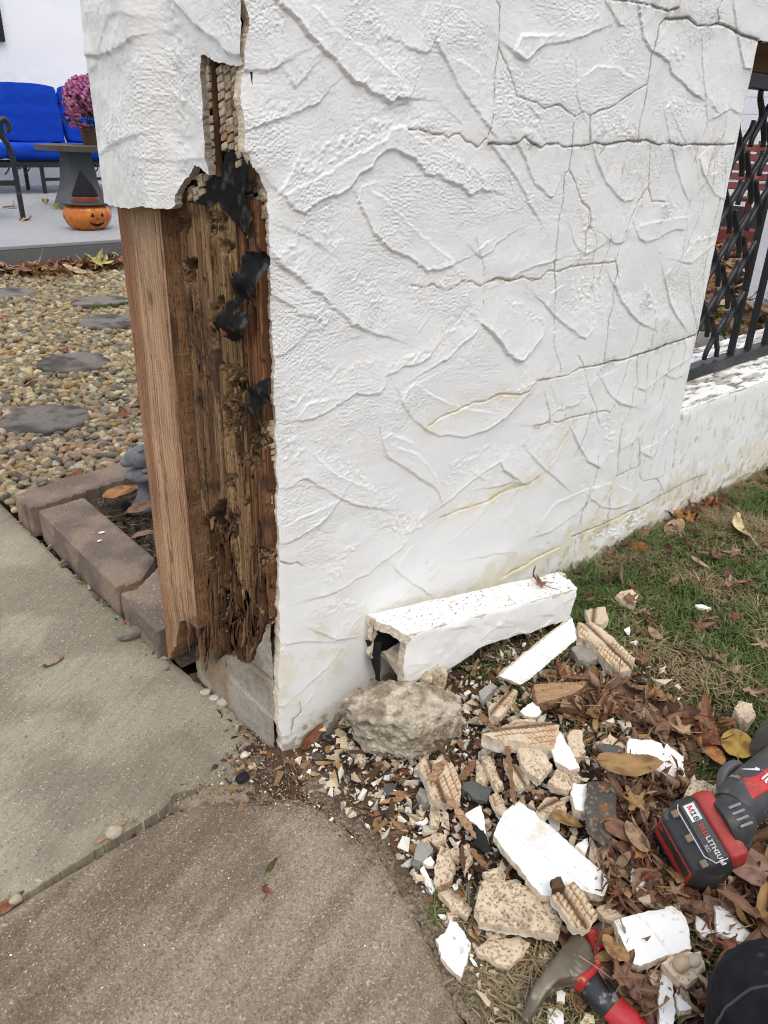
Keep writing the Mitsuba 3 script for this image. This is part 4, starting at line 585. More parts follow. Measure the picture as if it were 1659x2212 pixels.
jt_ = np.stack([u, w, 0 * u], 1); u, w = u + .0045 * N(jt_, 90, 97, 3) + .0016 * N(jt_, 330, 95, 1), w + .0045 * N(jt_, 90, 98, 3) + .0016 * N(jt_, 330, 96, 1)
P3 = np.stack([0 * u, u, w], 1); X, Y = wrap(u)
he = .005 * N(P3, 12, 101) + .003 * N(P3, 40, 102) + .0012 * N(np.stack([0 * u, u, w * .3], 1), 120, 103, 2)
he += .0045 * np.exp(-((u - .150) / .016) ** 2) * (.5 + 1.6 * np.maximum(N(P3, 130, 104, 2), 0) + 1.2 * N(P3, 60, 105))
he += .0025 * sstep(.19, .23, u) * np.maximum(N(np.stack([u, w * .35 + u * .5, 0 * u], 1), 150, 106, 2), -.1)
for a, k, s in [(.0042, 'd', END_MARKS[0]), (.003, 'd', END_MARKS[1]), (.0025, 'd', END_MARKS[2]), (.0018, 'd', END_MARKS[3]), (.0018, 'd', END_MARKS[4])]:
    pts = np.array(s, float) / 1000; d, sd, al, L = seg_dist(np.stack([u, w], 1) + .003 * np.stack([N(P3, 90, 107), N(P3, 90, 108)], 1), pts); s_ = -d * sd
    m = d < .06; he[m] += a * sstep(-.002, .015, np.minimum(al, L - al) + .01)[m] * np.where(s_[m] > 0, np.exp(-s_[m] / .03), np.exp(s_[m] / .0015))
ce = WHITE * (1 + .06 * N(P3, 18, 109)[:, None] + .05 * N(P3, 260, 110, 2)[:, None]); ce = lerp(ce, V(.66, .63, .55), .35 * sstep(-.02, .2, N(P3, 22, 111, 4) + .12 * sstep(.2, .34, u) - .02))
for s in END_MARKS[:2]:  # shade under the two deepest trowel ridges, put into the colour
    d, sd, al, L = seg_dist(np.stack([u, w], 1), np.array(s, float) / 1000); ce = lerp(ce, V(.28, .26, .22), .6 * np.exp(-(d / .003) ** 2) * sstep(-.1, .2, N(P3, 120, 112)))
vend = np.stack([X - he * np.where(u < .34, 1, 0), Y + he * np.where(u < .34, 0, 1), w], 1)
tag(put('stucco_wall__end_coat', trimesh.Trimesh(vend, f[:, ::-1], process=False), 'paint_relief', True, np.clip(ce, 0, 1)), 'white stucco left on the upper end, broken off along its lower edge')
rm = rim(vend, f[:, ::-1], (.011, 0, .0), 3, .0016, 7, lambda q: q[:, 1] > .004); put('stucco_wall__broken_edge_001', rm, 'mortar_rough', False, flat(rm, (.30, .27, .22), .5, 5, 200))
# dark backing of the opening: a sheet of building paper over the studs
bk = box((.045, .19, 1.52), (.05, .30, 1.38)); put('stucco_wall__stud', bk, 'paper_black', False, flat(bk, (.025, .022, .02)))
# ---- expanded metal lath with its mortar keys
def key_block(c, sy, sz, r):
    m = trimesh.creation.icosphere(subdivisions=2); v = m.vertices.copy(); v = np.sign(v) * np.abs(v) ** .28; v /= np.abs(v).max(); v *= V(.0042, sy / 2, sz / 2); v[:, 2] += -.30 * v[:, 1]
    v += .0034 * np.stack([N(v + r, 150, 120 + i, 3) for i in range(3)], 1); m.vertices = v + c; return m
lath = 'stucco_wall__lath'
ribs, lm = [], []
for i, poly in enumerate(KEYS):
    poly = np.array(poly, float) / 1000; pg = Polygon(poly).buffer(0); y0, z0, y1, z1 = pg.bounds
    sheet_x = [-.010, -.010, .006, .003, .007, .007, .006][i]
    if i < 4:
        pu, pw, pf = grid(np.arange(y0, y1, .003), np.arange(z0, z1, .003), lambda a, b: contains_xy(pg.buffer(.002), a, b))
        lm.append(trimesh.Trimesh(np.stack([sheet_x + .002 * N(np.stack([pu, pw, 0 * pu], 1), 90, 121), pu, pw], 1), pf[:, ::-1], process=False))
    pitch = .0162 if i == 0 else .0155; cols = np.arange(y0 + pitch / 2 + (.001 if i == 0 else 0), y1, pitch); cols = cols if len(cols) else [(y0 + y1) / 2]
    for ci, y in enumerate(cols):
        if i == 0:
            # two wide dark ribs stay bare
            if abs(y - .0785) > 9: continue
        for zz in np.arange(z0 + .004, z1, .0092):
            z = zz + rng.normal(0, .0008); yy = y + rng.normal(0, .0008)
            if yy < .007: continue
            if i == 0 and (0.074 < yy < .087 or yy < .008): continue
            if not pg.buffer(.001).contains(Point(yy, z)) or rng.random() < .05: continue
            kb = key_block(V(sheet_x - .002, yy, z), min(pitch, y1 - y0) * .86, .0080, rng.uniform(0, 50, 3))
            cc = V(.47, .39, .27) * rng.uniform(.7, 1.15); col = flat(kb, cc, .9, rng.integers(99), 420)
            ru = sstep(.12, .3, N(kb.vertices, 60, 122, 2) + .10 * (np.abs((kb.vertices[:, 2] - z) / .0056) > .8)); col = lerp(col, V(.26, .12, .045), .6 * ru)
            put(part(lath, 'mortar_key'), kb, 'mortar_rough', True, np.clip(col, 0, 1))
for y, wd in ((.080, .013), (.004, .012)):
    rb = tube([(-.014, y + .004 * math.sin(z * 9), z) for z in np.arange(.885, 1.02, .01)], wd / 2, 8, True, .6); ribs.append(rb)
rb = cat_mesh(ribs); put(lath + '__rib', rb, 'mortar_rough', True, np.clip(lerp(flat(rb, (.045, .022, .018)), V(.20, .07, .025), sstep(.05, .3, N(rb.vertices, 60, 123))), 0, 1))
ls = cat_mesh(lm); put(lath, ls, 'mortar_rough', True, np.clip(lerp(flat(ls, (.045, .024, .016)), V(.20, .075, .026), sstep(.0, .3, N(ls.vertices, 60, 124))), 0, 1))
tag(lath, 'rusty metal lath with rows of cream mortar keys')
# ---- the boards behind, rotten from the bottom up
WD = {k: [np.array(p, float) / 1000 for p in v] for k, v in WOOD.items()}
BE = np.array(BOARD_ENDS, float) / 1000; PE = np.array(PLANK_END, float) / 1000
o_ = np.argsort(BE[:, 0]); bey, bez = BE[o_, 0], BE[o_, 1]
def soft_in(polys, y, z, r, seed, jit=.006):
    out = np.zeros(len(y)); P3 = np.stack([y, z, 0 * y], 1); jy, jz = jit * 2 * N(P3, 80, seed, 3), jit * 2 * N(P3 * V(1, .5, 1), 80, seed + 1, 3)
    for p in polys:
        lo, hi = p.min(0) - .03, p.max(0) + .03; m = np.nonzero((y > lo[0]) & (y < hi[0]) & (z > lo[1]) & (z < hi[1]))[0]
        if not len(m): continue
        ins = inside(p, y[m] + jy[m], z[m] + jz[m]); d, *_ = seg_dist(np.stack([y[m] + jy[m], z[m] + jz[m]], 1), np.vstack([p, p[:1]])); out[m] = np.maximum(out[m], sstep(-r, r, np.where(ins, d, -d)))
    return out
def wood_sheet(name, y0, y1, z1, x0, base, seed, endz, label=None, plank=False):
    u, w, f = grid(np.arange(y0, y1 + 1e-6, .0014), np.arange(-.06, z1, .0018), lambda a, b: b > endz(a) + .010 * N(np.stack([a * 1.0, 0 * a, 0 * a], 1), 190, seed, 2) + .004 * N(np.stack([a, b, 0 * a], 1), 90, seed + 1))
    P3 = np.stack([u, w, 0 * u], 1); wp = .010 * N(np.stack([u * .6, w * .9, 0 * u + seed], 1), 7, seed + 9, 3) + .0022 * N(np.stack([u, w * .5, 0 * u], 1), 50, seed + 10, 2); S = np.stack([u + wp, w * .05 + .012 * np.sin(u * 1100), 0 * u], 1)
    rings = np.sin((u + wp * 2.2) * 2 * math.pi / .0085 + 3 * N(S, 30, seed + 11)); fine = .6 * N(S, 330, seed + 2, 2) + .4 * N(np.stack([u + wp, w * .16, 0 * u], 1), 480, seed + 12, 2); band = .55 * N(S, 60, seed + 3, 3) + .10 * rings
    dp = .0010 * fine + .0012 * band + .0015 * N(P3, 20, seed + 4); dpl = np.minimum(u - y0, y1 - u); dp += .0035 * np.exp(-dpl / .0025)
    c = lerp(base[0], base[1], sstep(-.16, .18, band + .5 * fine)); c = lerp(c, base[2], .75 * sstep(.05, .22, N(S * V(1, 1.6, 1), 45, seed + 5, 3))) * (1 + 1.1 * fine[:, None]) * (1 + .5 * N(P3, 9, seed + 13, 2)[:, None])
    if plank:
        ck = sstep(.17, .24, N(S * V(1, 1.5, 1), 160, seed + 6, 2)); dp += .002 * ck; c = lerp(c, V(.15, .075, .035), .6 * ck)
        red_ = sstep(.0, .16, (u - y0 - .10) / .30 + N(S * V(1, 1.4, 1), 40, seed + 14, 3) + .02); c = lerp(c, V(.23, .095, .045), .6 * red_)
        rotm = sstep(.02, .0, np.abs(u - (y0 + .02)) - .018) * sstep(.16, .02, w + .05 * N(S, 90, seed + 7)); dp += .014 * rotm * np.maximum(N(S, 160, seed + 8, 2) + .1, 0) * 2; c = lerp(c, V(.07, .035, .016), .7 * rotm)
        for kx, kz in ((.40, .70), (.62, .18), (.55, .235), (.35, .10)):
            ky = y0 + kx * (y1 - y0); d = np.hypot((u - ky), (w - kz) * .45) / .006; m = np.exp(-d ** 2); dp += .003 * m; c = lerp(c, V(.13, .06, .03), .8 * m)
    else:
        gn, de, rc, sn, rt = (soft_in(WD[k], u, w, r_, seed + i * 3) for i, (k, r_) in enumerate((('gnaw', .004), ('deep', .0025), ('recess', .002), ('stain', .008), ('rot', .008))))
        lump = N(P3, 170, seed + 20, 4); dp += gn * (.008 + .022 * lump + .008 * N(P3, 480, seed + 21, 1)); c = lerp(c, lerp(V(.13, .075, .038), V(.33, .215, .11), sstep(-.12, .14, N(P3, 260, seed + 27, 3))), gn * .9)
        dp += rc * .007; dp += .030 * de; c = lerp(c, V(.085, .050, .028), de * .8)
        shred = N(S * V(1, 1.0, 1), 95, seed + 22, 3); st2 = N(np.stack([u, w * .10, 0 * u], 1), 210, seed + 23, 2); fib = sstep(-.12, .16, shred + .5 * st2)
        dp += rt * (.024 * fib + .006 * st2); rc_ = lerp(V(.16, .082, .038), V(.032, .018, .011), sstep(-.05, .2, shred + .6 * N(P3 * V(1, .3, 1), 60, seed + 24, 3) + .05)); rc_ = lerp(rc_, V(.32, .19, .09), .55 * sstep(.12, .25, st2))
        c = lerp(c, rc_, rt * .9); mold = sstep(.06, .22, N(P3 * V(1, .35, 1), 26, seed + 28, 4) + .25 * N(P3, 220, seed + 29, 2) + .13 * sstep(.75, .1, w) - .04); c = lerp(c, V(.048, .031, .022), .85 * mold); c = lerp(c, V(.040, .027, .020), sn * .85); tun = sstep(.20, .26, N(np.stack([u, w * .12, 0 * u], 1), 130, seed + 30, 2) + .12 * N(P3, 16, seed + 31)); dp += .008 * tun
        hol = sstep(.30, .36, N(P3 * V(1, .5, 1), 110, seed + 25, 2)); dp += .006 * hol; c = lerp(c, V(.05, .028, .015), .8 * hol)
        ck = sstep(.17, .22, N(S, 120, seed + 26, 2)); dp += .004 * ck; c = lerp(c, V(.08, .045, .022), .75 * ck)
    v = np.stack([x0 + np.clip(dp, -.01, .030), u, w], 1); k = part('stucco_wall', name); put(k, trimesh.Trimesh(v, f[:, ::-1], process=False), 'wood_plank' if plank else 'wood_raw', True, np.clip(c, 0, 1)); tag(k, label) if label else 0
    sd = rim(v, f[:, ::-1], (.035, 0, 0), 2, .001, seed); put(k + '__side', sd, 'wood_raw', False, flat(sd, np.asarray(base[1]) * .6, .4, seed, 60)); return k
endz = lambda a: np.interp(a, bey, bez)
OLD = (V(.33, .205, .110), V(.20, .115, .058), V(.10, .055, .030))
RED = (V(.26, .125, .058), V(.16, .070, .032), V(.07, .034, .018))
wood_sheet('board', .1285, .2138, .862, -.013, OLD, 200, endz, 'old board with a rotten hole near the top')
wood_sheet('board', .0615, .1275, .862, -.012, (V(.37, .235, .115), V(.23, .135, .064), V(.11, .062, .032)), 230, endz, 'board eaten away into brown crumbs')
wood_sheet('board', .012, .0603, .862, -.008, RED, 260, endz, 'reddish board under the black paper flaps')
pez = lambda a: np.interp(a, PE[::-1][np.argsort(PE[::-1, 0])][:, 0], PE[::-1][np.argsort(PE[::-1, 0])][:, 1])
wood_sheet('post', .2145, .3605, .862, -.038, (V(.54, .36, .225), V(.38, .22, .125), V(.20, .085, .038)), 300, pez, 'sounder pale brown plank at the back edge', True)
# the edge of that plank: its narrow side, facing the street
u, w, f = grid(np.arange(-.037, -.008, .0012), np.arange(.115, .862, .002), lambda a, b: b > .13 + .03 * N(np.stack([a, 0 * a, 0 * a], 1), 200, 330)); wp = .004 * N(np.stack([u, w * .4, 0 * u], 1), 12, 334, 3); S = np.stack([u + wp, w * .06, 0 * u], 1); rg_ = .16 * np.sin((u + wp) * 2 * math.pi / .0034) + .5 * N(S, 380, 331, 2)
c = lerp(V(.30, .160, .075), V(.17, .080, .038), sstep(-.15, .15, rg_)); c = lerp(c, V(.05, .035, .032), .75 * sstep(.05, .25, N(np.stack([u, w * .3, 0 * u], 1), 30, 332, 3) + .12 * sstep(.75, .3, w) - .02))
tag(put('stucco_wall__post__narrow_face', trimesh.Trimesh(np.stack([u, .2145 + .0012 * rg_ + .001 * N(np.stack([u, w, 0 * u], 1), 30, 333), w], 1), f, process=False), 'wood_raw', True, np.clip(c, 0, 1)))
bb = box((.0085, .288, .49), (.090, .139, .74)); put('stucco_wall__post__heart', bb, 'wood_raw', False, flat(bb, (.22, .13, .07), .3, 3, 20))
bb = box((.040, .118, .56), (.03, .20, .62)); put('stucco_wall__post_001', bb, 'wood_raw', False, flat(bb, (.06, .035, .02), .3, 3, 20))
# torn slivers standing off the rot
sl = []
for i in range(110):
    y = rng.uniform(.035, .30) if i % 4 else rng.uniform(.215, .26); zb = np.interp(y, bey, bez) if y < .214 else .02; z0 = max(zb, -.02) + abs(rng.normal(0, .09)) - .01; L = rng.uniform(.02, .09); wd = rng.uniform(.0012, .0045); x = rng.uniform(-.018, .004) if y < .21 else rng.uniform(-.034, -.010)
    s = tube([(x + .012 * rng.random() * t, y + rng.normal(0, .0015), z0 + L * (t)) for t in np.linspace(0, 1, 4)], [wd * .3, wd, wd * .9, wd * .25], 5, True, .4); sl.append((s, V(.21, .115, .055) * rng.uniform(.15, 1.2)))
m = cat_mesh([s for s, _ in sl]); cc = np.vstack([np.tile(c_, (len(s.vertices), 1)) for s, c_ in sl]); tag(put('stucco_wall__splinter', m, 'wood_raw', True, np.clip(cc, 0, 1)), kind='stuff')
# crumbs of chewed wood sitting in the eaten places
cv, cf_, cc_, off = [], [], [], 0; tm = [trimesh.convex.convex_hull(np.random.default_rng(i).normal(size=(8, 3))) for i in range(10)]
polys = [Polygon(p).buffer(0) for p in WD['gnaw'] + WD['rot']]; area = np.array([p.area for p in polys]); pick = rng.choice(len(polys), 1500, p=area / area.sum())
for i in pick:
    a, b, c_, d_ = polys[i].bounds; y, z = rng.uniform(a, c_), rng.uniform(b, d_)
    if not contains_xy(polys[i], y, z) or y > .212 or y < .012: continue
    m = tm[rng.integers(10)]; s_ = .0008 * (4.5 ** rng.random()); v = m.vertices * s_ * V(.8, .8, rng.uniform(.8, 2.6)) + V(rng.uniform(-.010, .006), y, z); cv.append(v); cf_.append(m.faces + off); off += len(v); cc_.append(np.tile(lerp(V(.09, .05, .026), V(.27, .17, .085), rng.random()), (len(v), 1)))
tag(put('stucco_wall__wood_crumb', trimesh.Trimesh(np.vstack(cv), np.vstack(cf_), process=False), 'litter', False, np.vstack(cc_)), kind='stuff')
# ---- torn black building paper
for i, poly in enumerate(PAPER):
    poly = np.array(poly, float) / 1000; poly = poly.mean(0) + (poly - poly.mean(0)) * [1.08, 1.25, 1.25][i]; pg = Polygon(poly).buffer(0); y0, z0, y1, z1 = pg.bounds
    u, w, f = grid(np.arange(y0 - .003, y1 + .003, .0022), np.arange(z0 - .003, z1 + .003, .0022), lambda a, b: contains_xy(pg, a + .004 * N(np.stack([a, b, 0 * a], 1), 120, 350), b + .004 * N(np.stack([a, b, 0 * a], 1), 120, 351)))
    P3 = np.stack([u, w, 0 * u], 1); x = [-.015, -.022, -.016][i] + [.004, .010, .006][i] * 2 * N(P3, [16, 34, 40][i], 352, 3) - [.0, .016, .006][i] * np.sin((w - z0) / (z1 - z0) * math.pi * 2.2) ** 2 * [0, 1, 1][i] + .005 * N(P3, 60, 353) + .003 * N(P3, 170, 356)
    dust = sstep(.05, .3, N(P3, 80, 354, 3) + .3 * N(P3, 350, 355, 1)); c = lerp(V(.011, .0105, .0105), V(.11, .10, .09), .5 * dust)
    k = part('stucco_wall', 'paper_flap'); tag(put(k, trimesh.Trimesh(np.stack([x, u, w], 1), f[:, ::-1], process=False), 'paper_black', True, c), ['black building paper hanging from the opening', 'twisted black paper flap nailed to the reddish board', 'small black paper scrap near the front edge'][i])
m = lathe([(0, .004), (.0075, .003), (.009, 0)], 16); m.vertices = m.vertices[:, [2, 0, 1]] * V(-1, 1, 1) + V(-.034, .062, .695); putc('stucco_wall__nail_head', m, (.22, .09, .04), 'mortar_rough', True, .5, 300)
# the dark slot and the grey bed of mortar just behind the front coat
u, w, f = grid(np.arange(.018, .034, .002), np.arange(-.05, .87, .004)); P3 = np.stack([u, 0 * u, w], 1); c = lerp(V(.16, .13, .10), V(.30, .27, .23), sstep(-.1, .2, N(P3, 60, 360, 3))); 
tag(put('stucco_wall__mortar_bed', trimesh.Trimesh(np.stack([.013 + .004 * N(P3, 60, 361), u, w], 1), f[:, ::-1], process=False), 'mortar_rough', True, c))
# ---- concrete footing with its joint
u, w, f = grid(np.arange(.020, .30, .003), np.arange(-.10, .27, .003)); P3 = np.stack([0 * u, u, w], 1)
jn = np.exp(-((w - (.108 - .02 * u)) / .004) ** 2); x = -.006 + .036 * sstep(-.012, .012, w - np.interp(u, bey, bez) - .004) + .006 * N(P3, 14, 370) + .004 * N(P3, 80, 371) + .005 * jn * (u < .15) - .004 * (w < .03) * sstep(.2, .1, u)
x += .02 * sstep(.19, .27, u) * sstep(.1, .0, w) * 0
tag(put('stucco_wall__footing', trimesh.Trimesh(np.stack([x, u, w], 1), f[:, ::-1], process=False), 'footing_concrete', True), 'bare grey brown concrete block under the rotten boards')
# ================================================================ THE RUBBLE
def ring(poly, step, jag, r):
    """A closed outline resampled and made ragged, in 3-D."""
    p = np.vstack([poly, poly[:1]]); out = []
    for a, b in zip(p[:-1], p[1:]):
        n = max(1, int(np.linalg.norm(b - a) / step)); t = np.arange(n)[:, None] / n; out.append(a + (b - a) * t)
    q = np.vstack(out); return q + rng.normal(0, jag * .28, q.shape) * V(1, 1, .2) + jag * 2 * np.stack([N(q + r, 110, i, 2) + .5 * N(q + r, 330, i + 3, 1) for i in range(3)], 1) * V(1, 1, .25)
def chunk(name, kind, thick, pts, label):
    P = np.array(pts, float) / 1000; r = rng.uniform(0, 30, 3); c0 = P.mean(0); U, s, Vt = np.linalg.svd(P - c0); nrm = Vt[2] * np.sign(Vt[2][2]); ax = Vt[0]; ay = np.cross(nrm, ax)
    step = .004 if kind != 'tar' else .005; R = ring(P, step, .0016, r); loc = np.stack([(R - c0) @ ax, (R - c0) @ ay], 1); pg = Polygon(loc).buffer(0)
    if pg.geom_type != 'Polygon': pg = max(pg.geoms, key=lambda g_: g_.area)
    loc = np.array(pg.exterior.coords)[:-1]; x0, y0, x1, y1 = pg.bounds; stp = .0019 if kind in ('lath', 'cream') else max(.003, (x1 - x0) / 80)
    X, Y = np.meshgrid(np.arange(x0, x1, stp), np.arange(y0, y1, stp)); q = np.stack([X.ravel(), Y.ravel()], 1); q = q[contains_xy(pg.buffer(-.0025), q[:, 0], q[:, 1])]; q = q + rng.normal(0, stp * .12, q.shape)
    A = np.vstack([loc, q]); tri = Delaunay(A).simplices; ct = A[tri].mean(1); tri = tri[contains_xy(pg, ct[:, 0], ct[:, 1])]; nb = len(loc)
    cr = (A[tri[:, 1]] - A[tri[:, 0]]); cs = A[tri[:, 2]] - A[tri[:, 0]]; neg = cr[:, 0] * cs[:, 1] - cr[:, 1] * cs[:, 0] < 0; tri[neg] = tri[neg][:, ::-1]
    G = np.stack([A[:, 0], A[:, 1], 0 * A[:, 0]], 1) + r; hz = .0014 * N(G, 40, 1) * 2; rough = {'white': .0006, 'cream': .0022, 'lath': .002, 'grey': .001, 'tar': .001, 'rust': .001, 'wood': .0012}[kind]
    hz = hz + rough * 2 * N(G, 190, 2, 2); ed, *_ = seg_dist(A, np.vstack([loc, loc[:1]])); hz -= {'white': .0014, 'rust': .0003, 'tar': .0003, 'grey': .001}.get(kind, .002) * np.exp(-ed / .0022)
    n = len(A); one = np.ones((n, 1))
    if kind == 'white':
        ctop = WHITE * .97 * (1 + .10 * N(G, 60, 3)[:, None]); sp = sstep(.38, .46, N(G, 420, 4, 1) + .5 * N(G, 40, 6)); ctop = lerp(ctop, V(.36, .31, .25), .6 * sp)
        a_ = r[0] % 3.1; d_ = np.abs((A[:, 0] - (x0 + x1) / 2 * .6) * math.cos(a_) + (A[:, 1]) * math.sin(a_) + .006 * N(G, 50, 7)); ck = np.exp(-(d_ / .0011) ** 2) * (n > 300); hz -= .0008 * ck; ctop = lerp(ctop, V(.42, .40, .36), .45 * ck)
        ctop = lerp(ctop, V(.55, .47, .34), .6 * sstep(.06, .3, N(G, 28, 8, 3) + .25 * N(G, 300, 9, 2)))
        side = V(.60, .51, .39)
    elif kind == 'cream':
        ctop = V(.585, .475, .335) * (1 + .35 * N(G, 45, 3)[:, None] + .35 * N(G, 350, 4, 1)[:, None]); pit = sstep(.14, .24, N(G, 560, 5, 1) + .25 * N(G, 50, 6)); hz -= .0014 * pit; ctop = lerp(ctop, V(.12, .085, .05), .8 * pit)
        ctop = lerp(ctop, V(.17, .12, .08), .7 * sstep(.16, .3, N(G, 26, 7, 3))); side = V(.56, .46, .33)
    elif kind == 'lath':
        yy = A[:, 1] + .005 * N(G, 70, 5); xx = A[:, 0] + .006 * N(G, 70, 6); keep_ = sstep(-.10, .06, N(G, 32, 11, 2)); rib = np.abs(((yy / .0120) % 1) - .5) * 2; dia = np.abs((((xx + .55 * yy) / .0075) % 1) - .5) * 2
        kmask = 1 - keep_ * (1 - sstep(.02, .45, rib) * sstep(.0, .4, dia)); hz += .0030 * kmask - .0015; ctop = V(.585, .47, .32) * (1 + .4 * N(G, 60, 3)[:, None] + .3 * N(G, 350, 4, 1)[:, None])
        ctop = lerp(V(.16, .07, .03), ctop, np.clip(1 - keep_ * (1 - sstep(.0, .35, rib) * sstep(.0, .30, dia)) * .9, 0, 1)); gro = np.exp(-((A[:, 1] - .15 * (y1 - y0)) / .0045) ** 2) * ((y1 - y0) > .024); hz -= .004 * gro; ctop = lerp(ctop, V(.075, .04, .028), .9 * gro)
        ctop = lerp(ctop, V(.45, .20, .05), .55 * sstep(.12, .3, N(G, 38, 7, 3))); side = V(.58, .49, .36)
    elif kind == 'grey': ctop = V(.105, .10, .10) * (1 + .5 * N(G, 50, 3)[:, None]) if 'shingle' in name else V(.30, .285, .25) * (1 + .6 * N(G, 60, 3)[:, None]); side = ctop.mean(0) * .9
    elif kind == 'tar': ctop = V(.022, .020, .020) * (1 + .8 * N(G, 90, 3)[:, None]); side = V(.02, .02, .02)
    elif kind == 'rust': ctop = lerp(V(.060, .048, .044) * one, V(.20, .075, .022), sstep(.05, .22, N(G, 70, 3, 4))); ctop = lerp(ctop, V(.3, .27, .23), .5 * sstep(.28, .36, N(G, 300, 4, 1))); side = V(.08, .05, .04)
    else:
        L_ = np.stack([A[:, 0] * .05, A[:, 1], 0 * A[:, 0]], 1) + r; gr = N(L_, 320, 3, 2); base = V(.36, .23, .12) if 'offcut' in name else V(.10, .055, .035); ctop = base * (1 + 1.0 * gr[:, None]); hz += .0012 * gr; side = base * .8
    if kind in ('rust', 'tar'): hz = hz + .004 * np.sin(A[:, 0] * 60 + r[0]) * .5
    top = c0 + A[:, :1] * ax + A[:, 1:] * ay + hz[:, None] * nrm
    # sides: two more rings down to the underside
    B0 = top[:nb]; rings = [B0]; cen = B0.mean(0)
    for j, (fr, inn) in enumerate(((.4, -.0006), (.75, .0008), (1.0, .004))):
        q = B0 - nrm * thick * fr; o = unit_rows(q - cen - np.outer((q - cen) @ nrm, nrm)); q = q - o * inn + .0034 * 2 * np.stack([N(q + r, 170, i + 10 * j, 3) for i in range(3)], 1) * min(1, thick / .01); rings.append(q)
    sv = np.vstack(rings + [rings[-1].mean(0)[None]]); sf = []
    i = np.arange(nb); k_ = (i + 1) % nb
    for j in range(3): sf += [np.stack([k_ + j * nb, i + j * nb, i + (j + 1) * nb], 1), np.stack([k_ + j * nb, i + (j + 1) * nb, k_ + (j + 1) * nb], 1)]
    sf.append(np.stack([k_ + 3 * nb, i + 3 * nb, np.full(nb, len(sv) - 1)], 1)); sf = np.vstack(sf)
    sc = side * (1 + .5 * N(sv + r, 70, 30)[:, None] + .45 * N(sv + r, 320, 31, 1)[:, None]); sc = lerp(sc, V(.12, .085, .055), .7 * sstep(.12, .28, N(sv + r, 60, 32, 3)))
    if kind == 'lath': sc[nb * 2:] = lerp(sc[nb * 2:], WHITE, .6)
    if kind == 'cream' and 'slab' in name: sc[nb * 2:] = lerp(sc[nb * 2:], WHITE, .7)
    k = key(name); fb = {'white': 'chunk_paint', 'rust': 'satin', 'tar': 'paper_black', 'wood': 'wood_raw'}.get(kind, 'mortar_rough')
    face = {'white': 'painted_face', 'cream': 'scratch_face', 'lath': 'lath_face'}.get(kind)
    ms = 'wood_raw' if kind == 'wood' else 'mortar_rough' if kind not in ('rust', 'tar') else fb
    if face:
        put(f'{k}__{face}', trimesh.Trimesh(top, tri, process=False), fb, True, np.clip(ctop, 0, 1)); put(f'{k}__body', trimesh.Trimesh(sv, sf, process=False), ms, False, np.clip(sc, 0, 1))
    else:
        put(k, trimesh.Trimesh(np.vstack([top, sv]), np.vstack([tri, sf + len(top)]), process=False), fb, False, np.clip(np.vstack([ctop, sc]), 0, 1))
    cat = {'stucco': 'stucco piece', 'mortar': 'mortar piece', 'lath': 'lath piece', 'wood': 'wood piece', 'rock': 'rock', 'metal': 'metal strip', 'paper': 'paper scrap', 'shingle': 'shingle piece'}[name.split('_')[0]]
    tag(k, label, cat, 'pieces of the torn off wall end'); return k, c0
def unit_rows(a): return a / (np.linalg.norm(a, axis=1, keepdims=True) + 1e-9)
spots = []
for nm, kd, th, pts, lb in CHUNKS:
    k, c0 = chunk(nm, kd, th / 1000, pts, lb); spots.append(c0)
    if 'pebbles' in lb:
        for i, (dx, dy, r_) in enumerate(((-.002, .004, .011), (.014, -.004, .009))):
            p = trimesh.creation.icosphere(3, r_); p.vertices *= V(1.2, .9, .7); p.vertices += c0 + V(dx, dy, .004); putc(part(k, 'pebble'), p, [(.36, .27, .17), (.42, .36, .25)][i], 'satin', True, .4, 60)
def splinter(pts, w, r, col):
    a, b = V(*pts[:3]) / 1000, V(*pts[3:]) / 1000; d = unit(b - a); s = unit(np.cross(d, (0, 0, 1))); n = np.cross(s, d); L = np.linalg.norm(b - a); q = []
    for t in np.linspace(0, 1, 14):
        hw = w / 2 * min(1, .25 + t * 6, .2 + (1 - t) * 5) * (1 + .25 * r.normal()); c = a + d * L * t + n * .004 * math.sin(t * 3 + pts[0]); q.append([c - s * hw, c + s * hw, c + s * hw * .8 - n * w * .35, c - s * hw * .8 - n * w * .35])
    v = np.array(q).reshape(-1, 3); f = [[0, 1, 2], [0, 2, 3]]
    for i in range(13):
        for j in range(4):
            k = (j + 1) % 4; f += [[i * 4 + j, (i + 1) * 4 + j, (i + 1) * 4 + k], [i * 4 + j, (i + 1) * 4 + k, i * 4 + k]]
    e = 13 * 4; f += [[e, e + 2, e + 1], [e, e + 3, e + 2]]; v += r.normal(0, w * .03, v.shape); return trimesh.Trimesh(v, f, process=False)
for pts, w_, lb in SPLINTERS:
    col = V(.10, .055, .03) if 'dark' in lb else V(.36, .225, .115) if 'tan' in lb else V(.24, .135, .065); m = splinter(pts, w_ / 1000, rng, col); c = flat(m, col, .7, 4, 160); k = key('wood_splinter')
    tag(put(k, m, 'wood_raw', False, c), lb, 'wood splinter', 'wood splinters in the rubble')
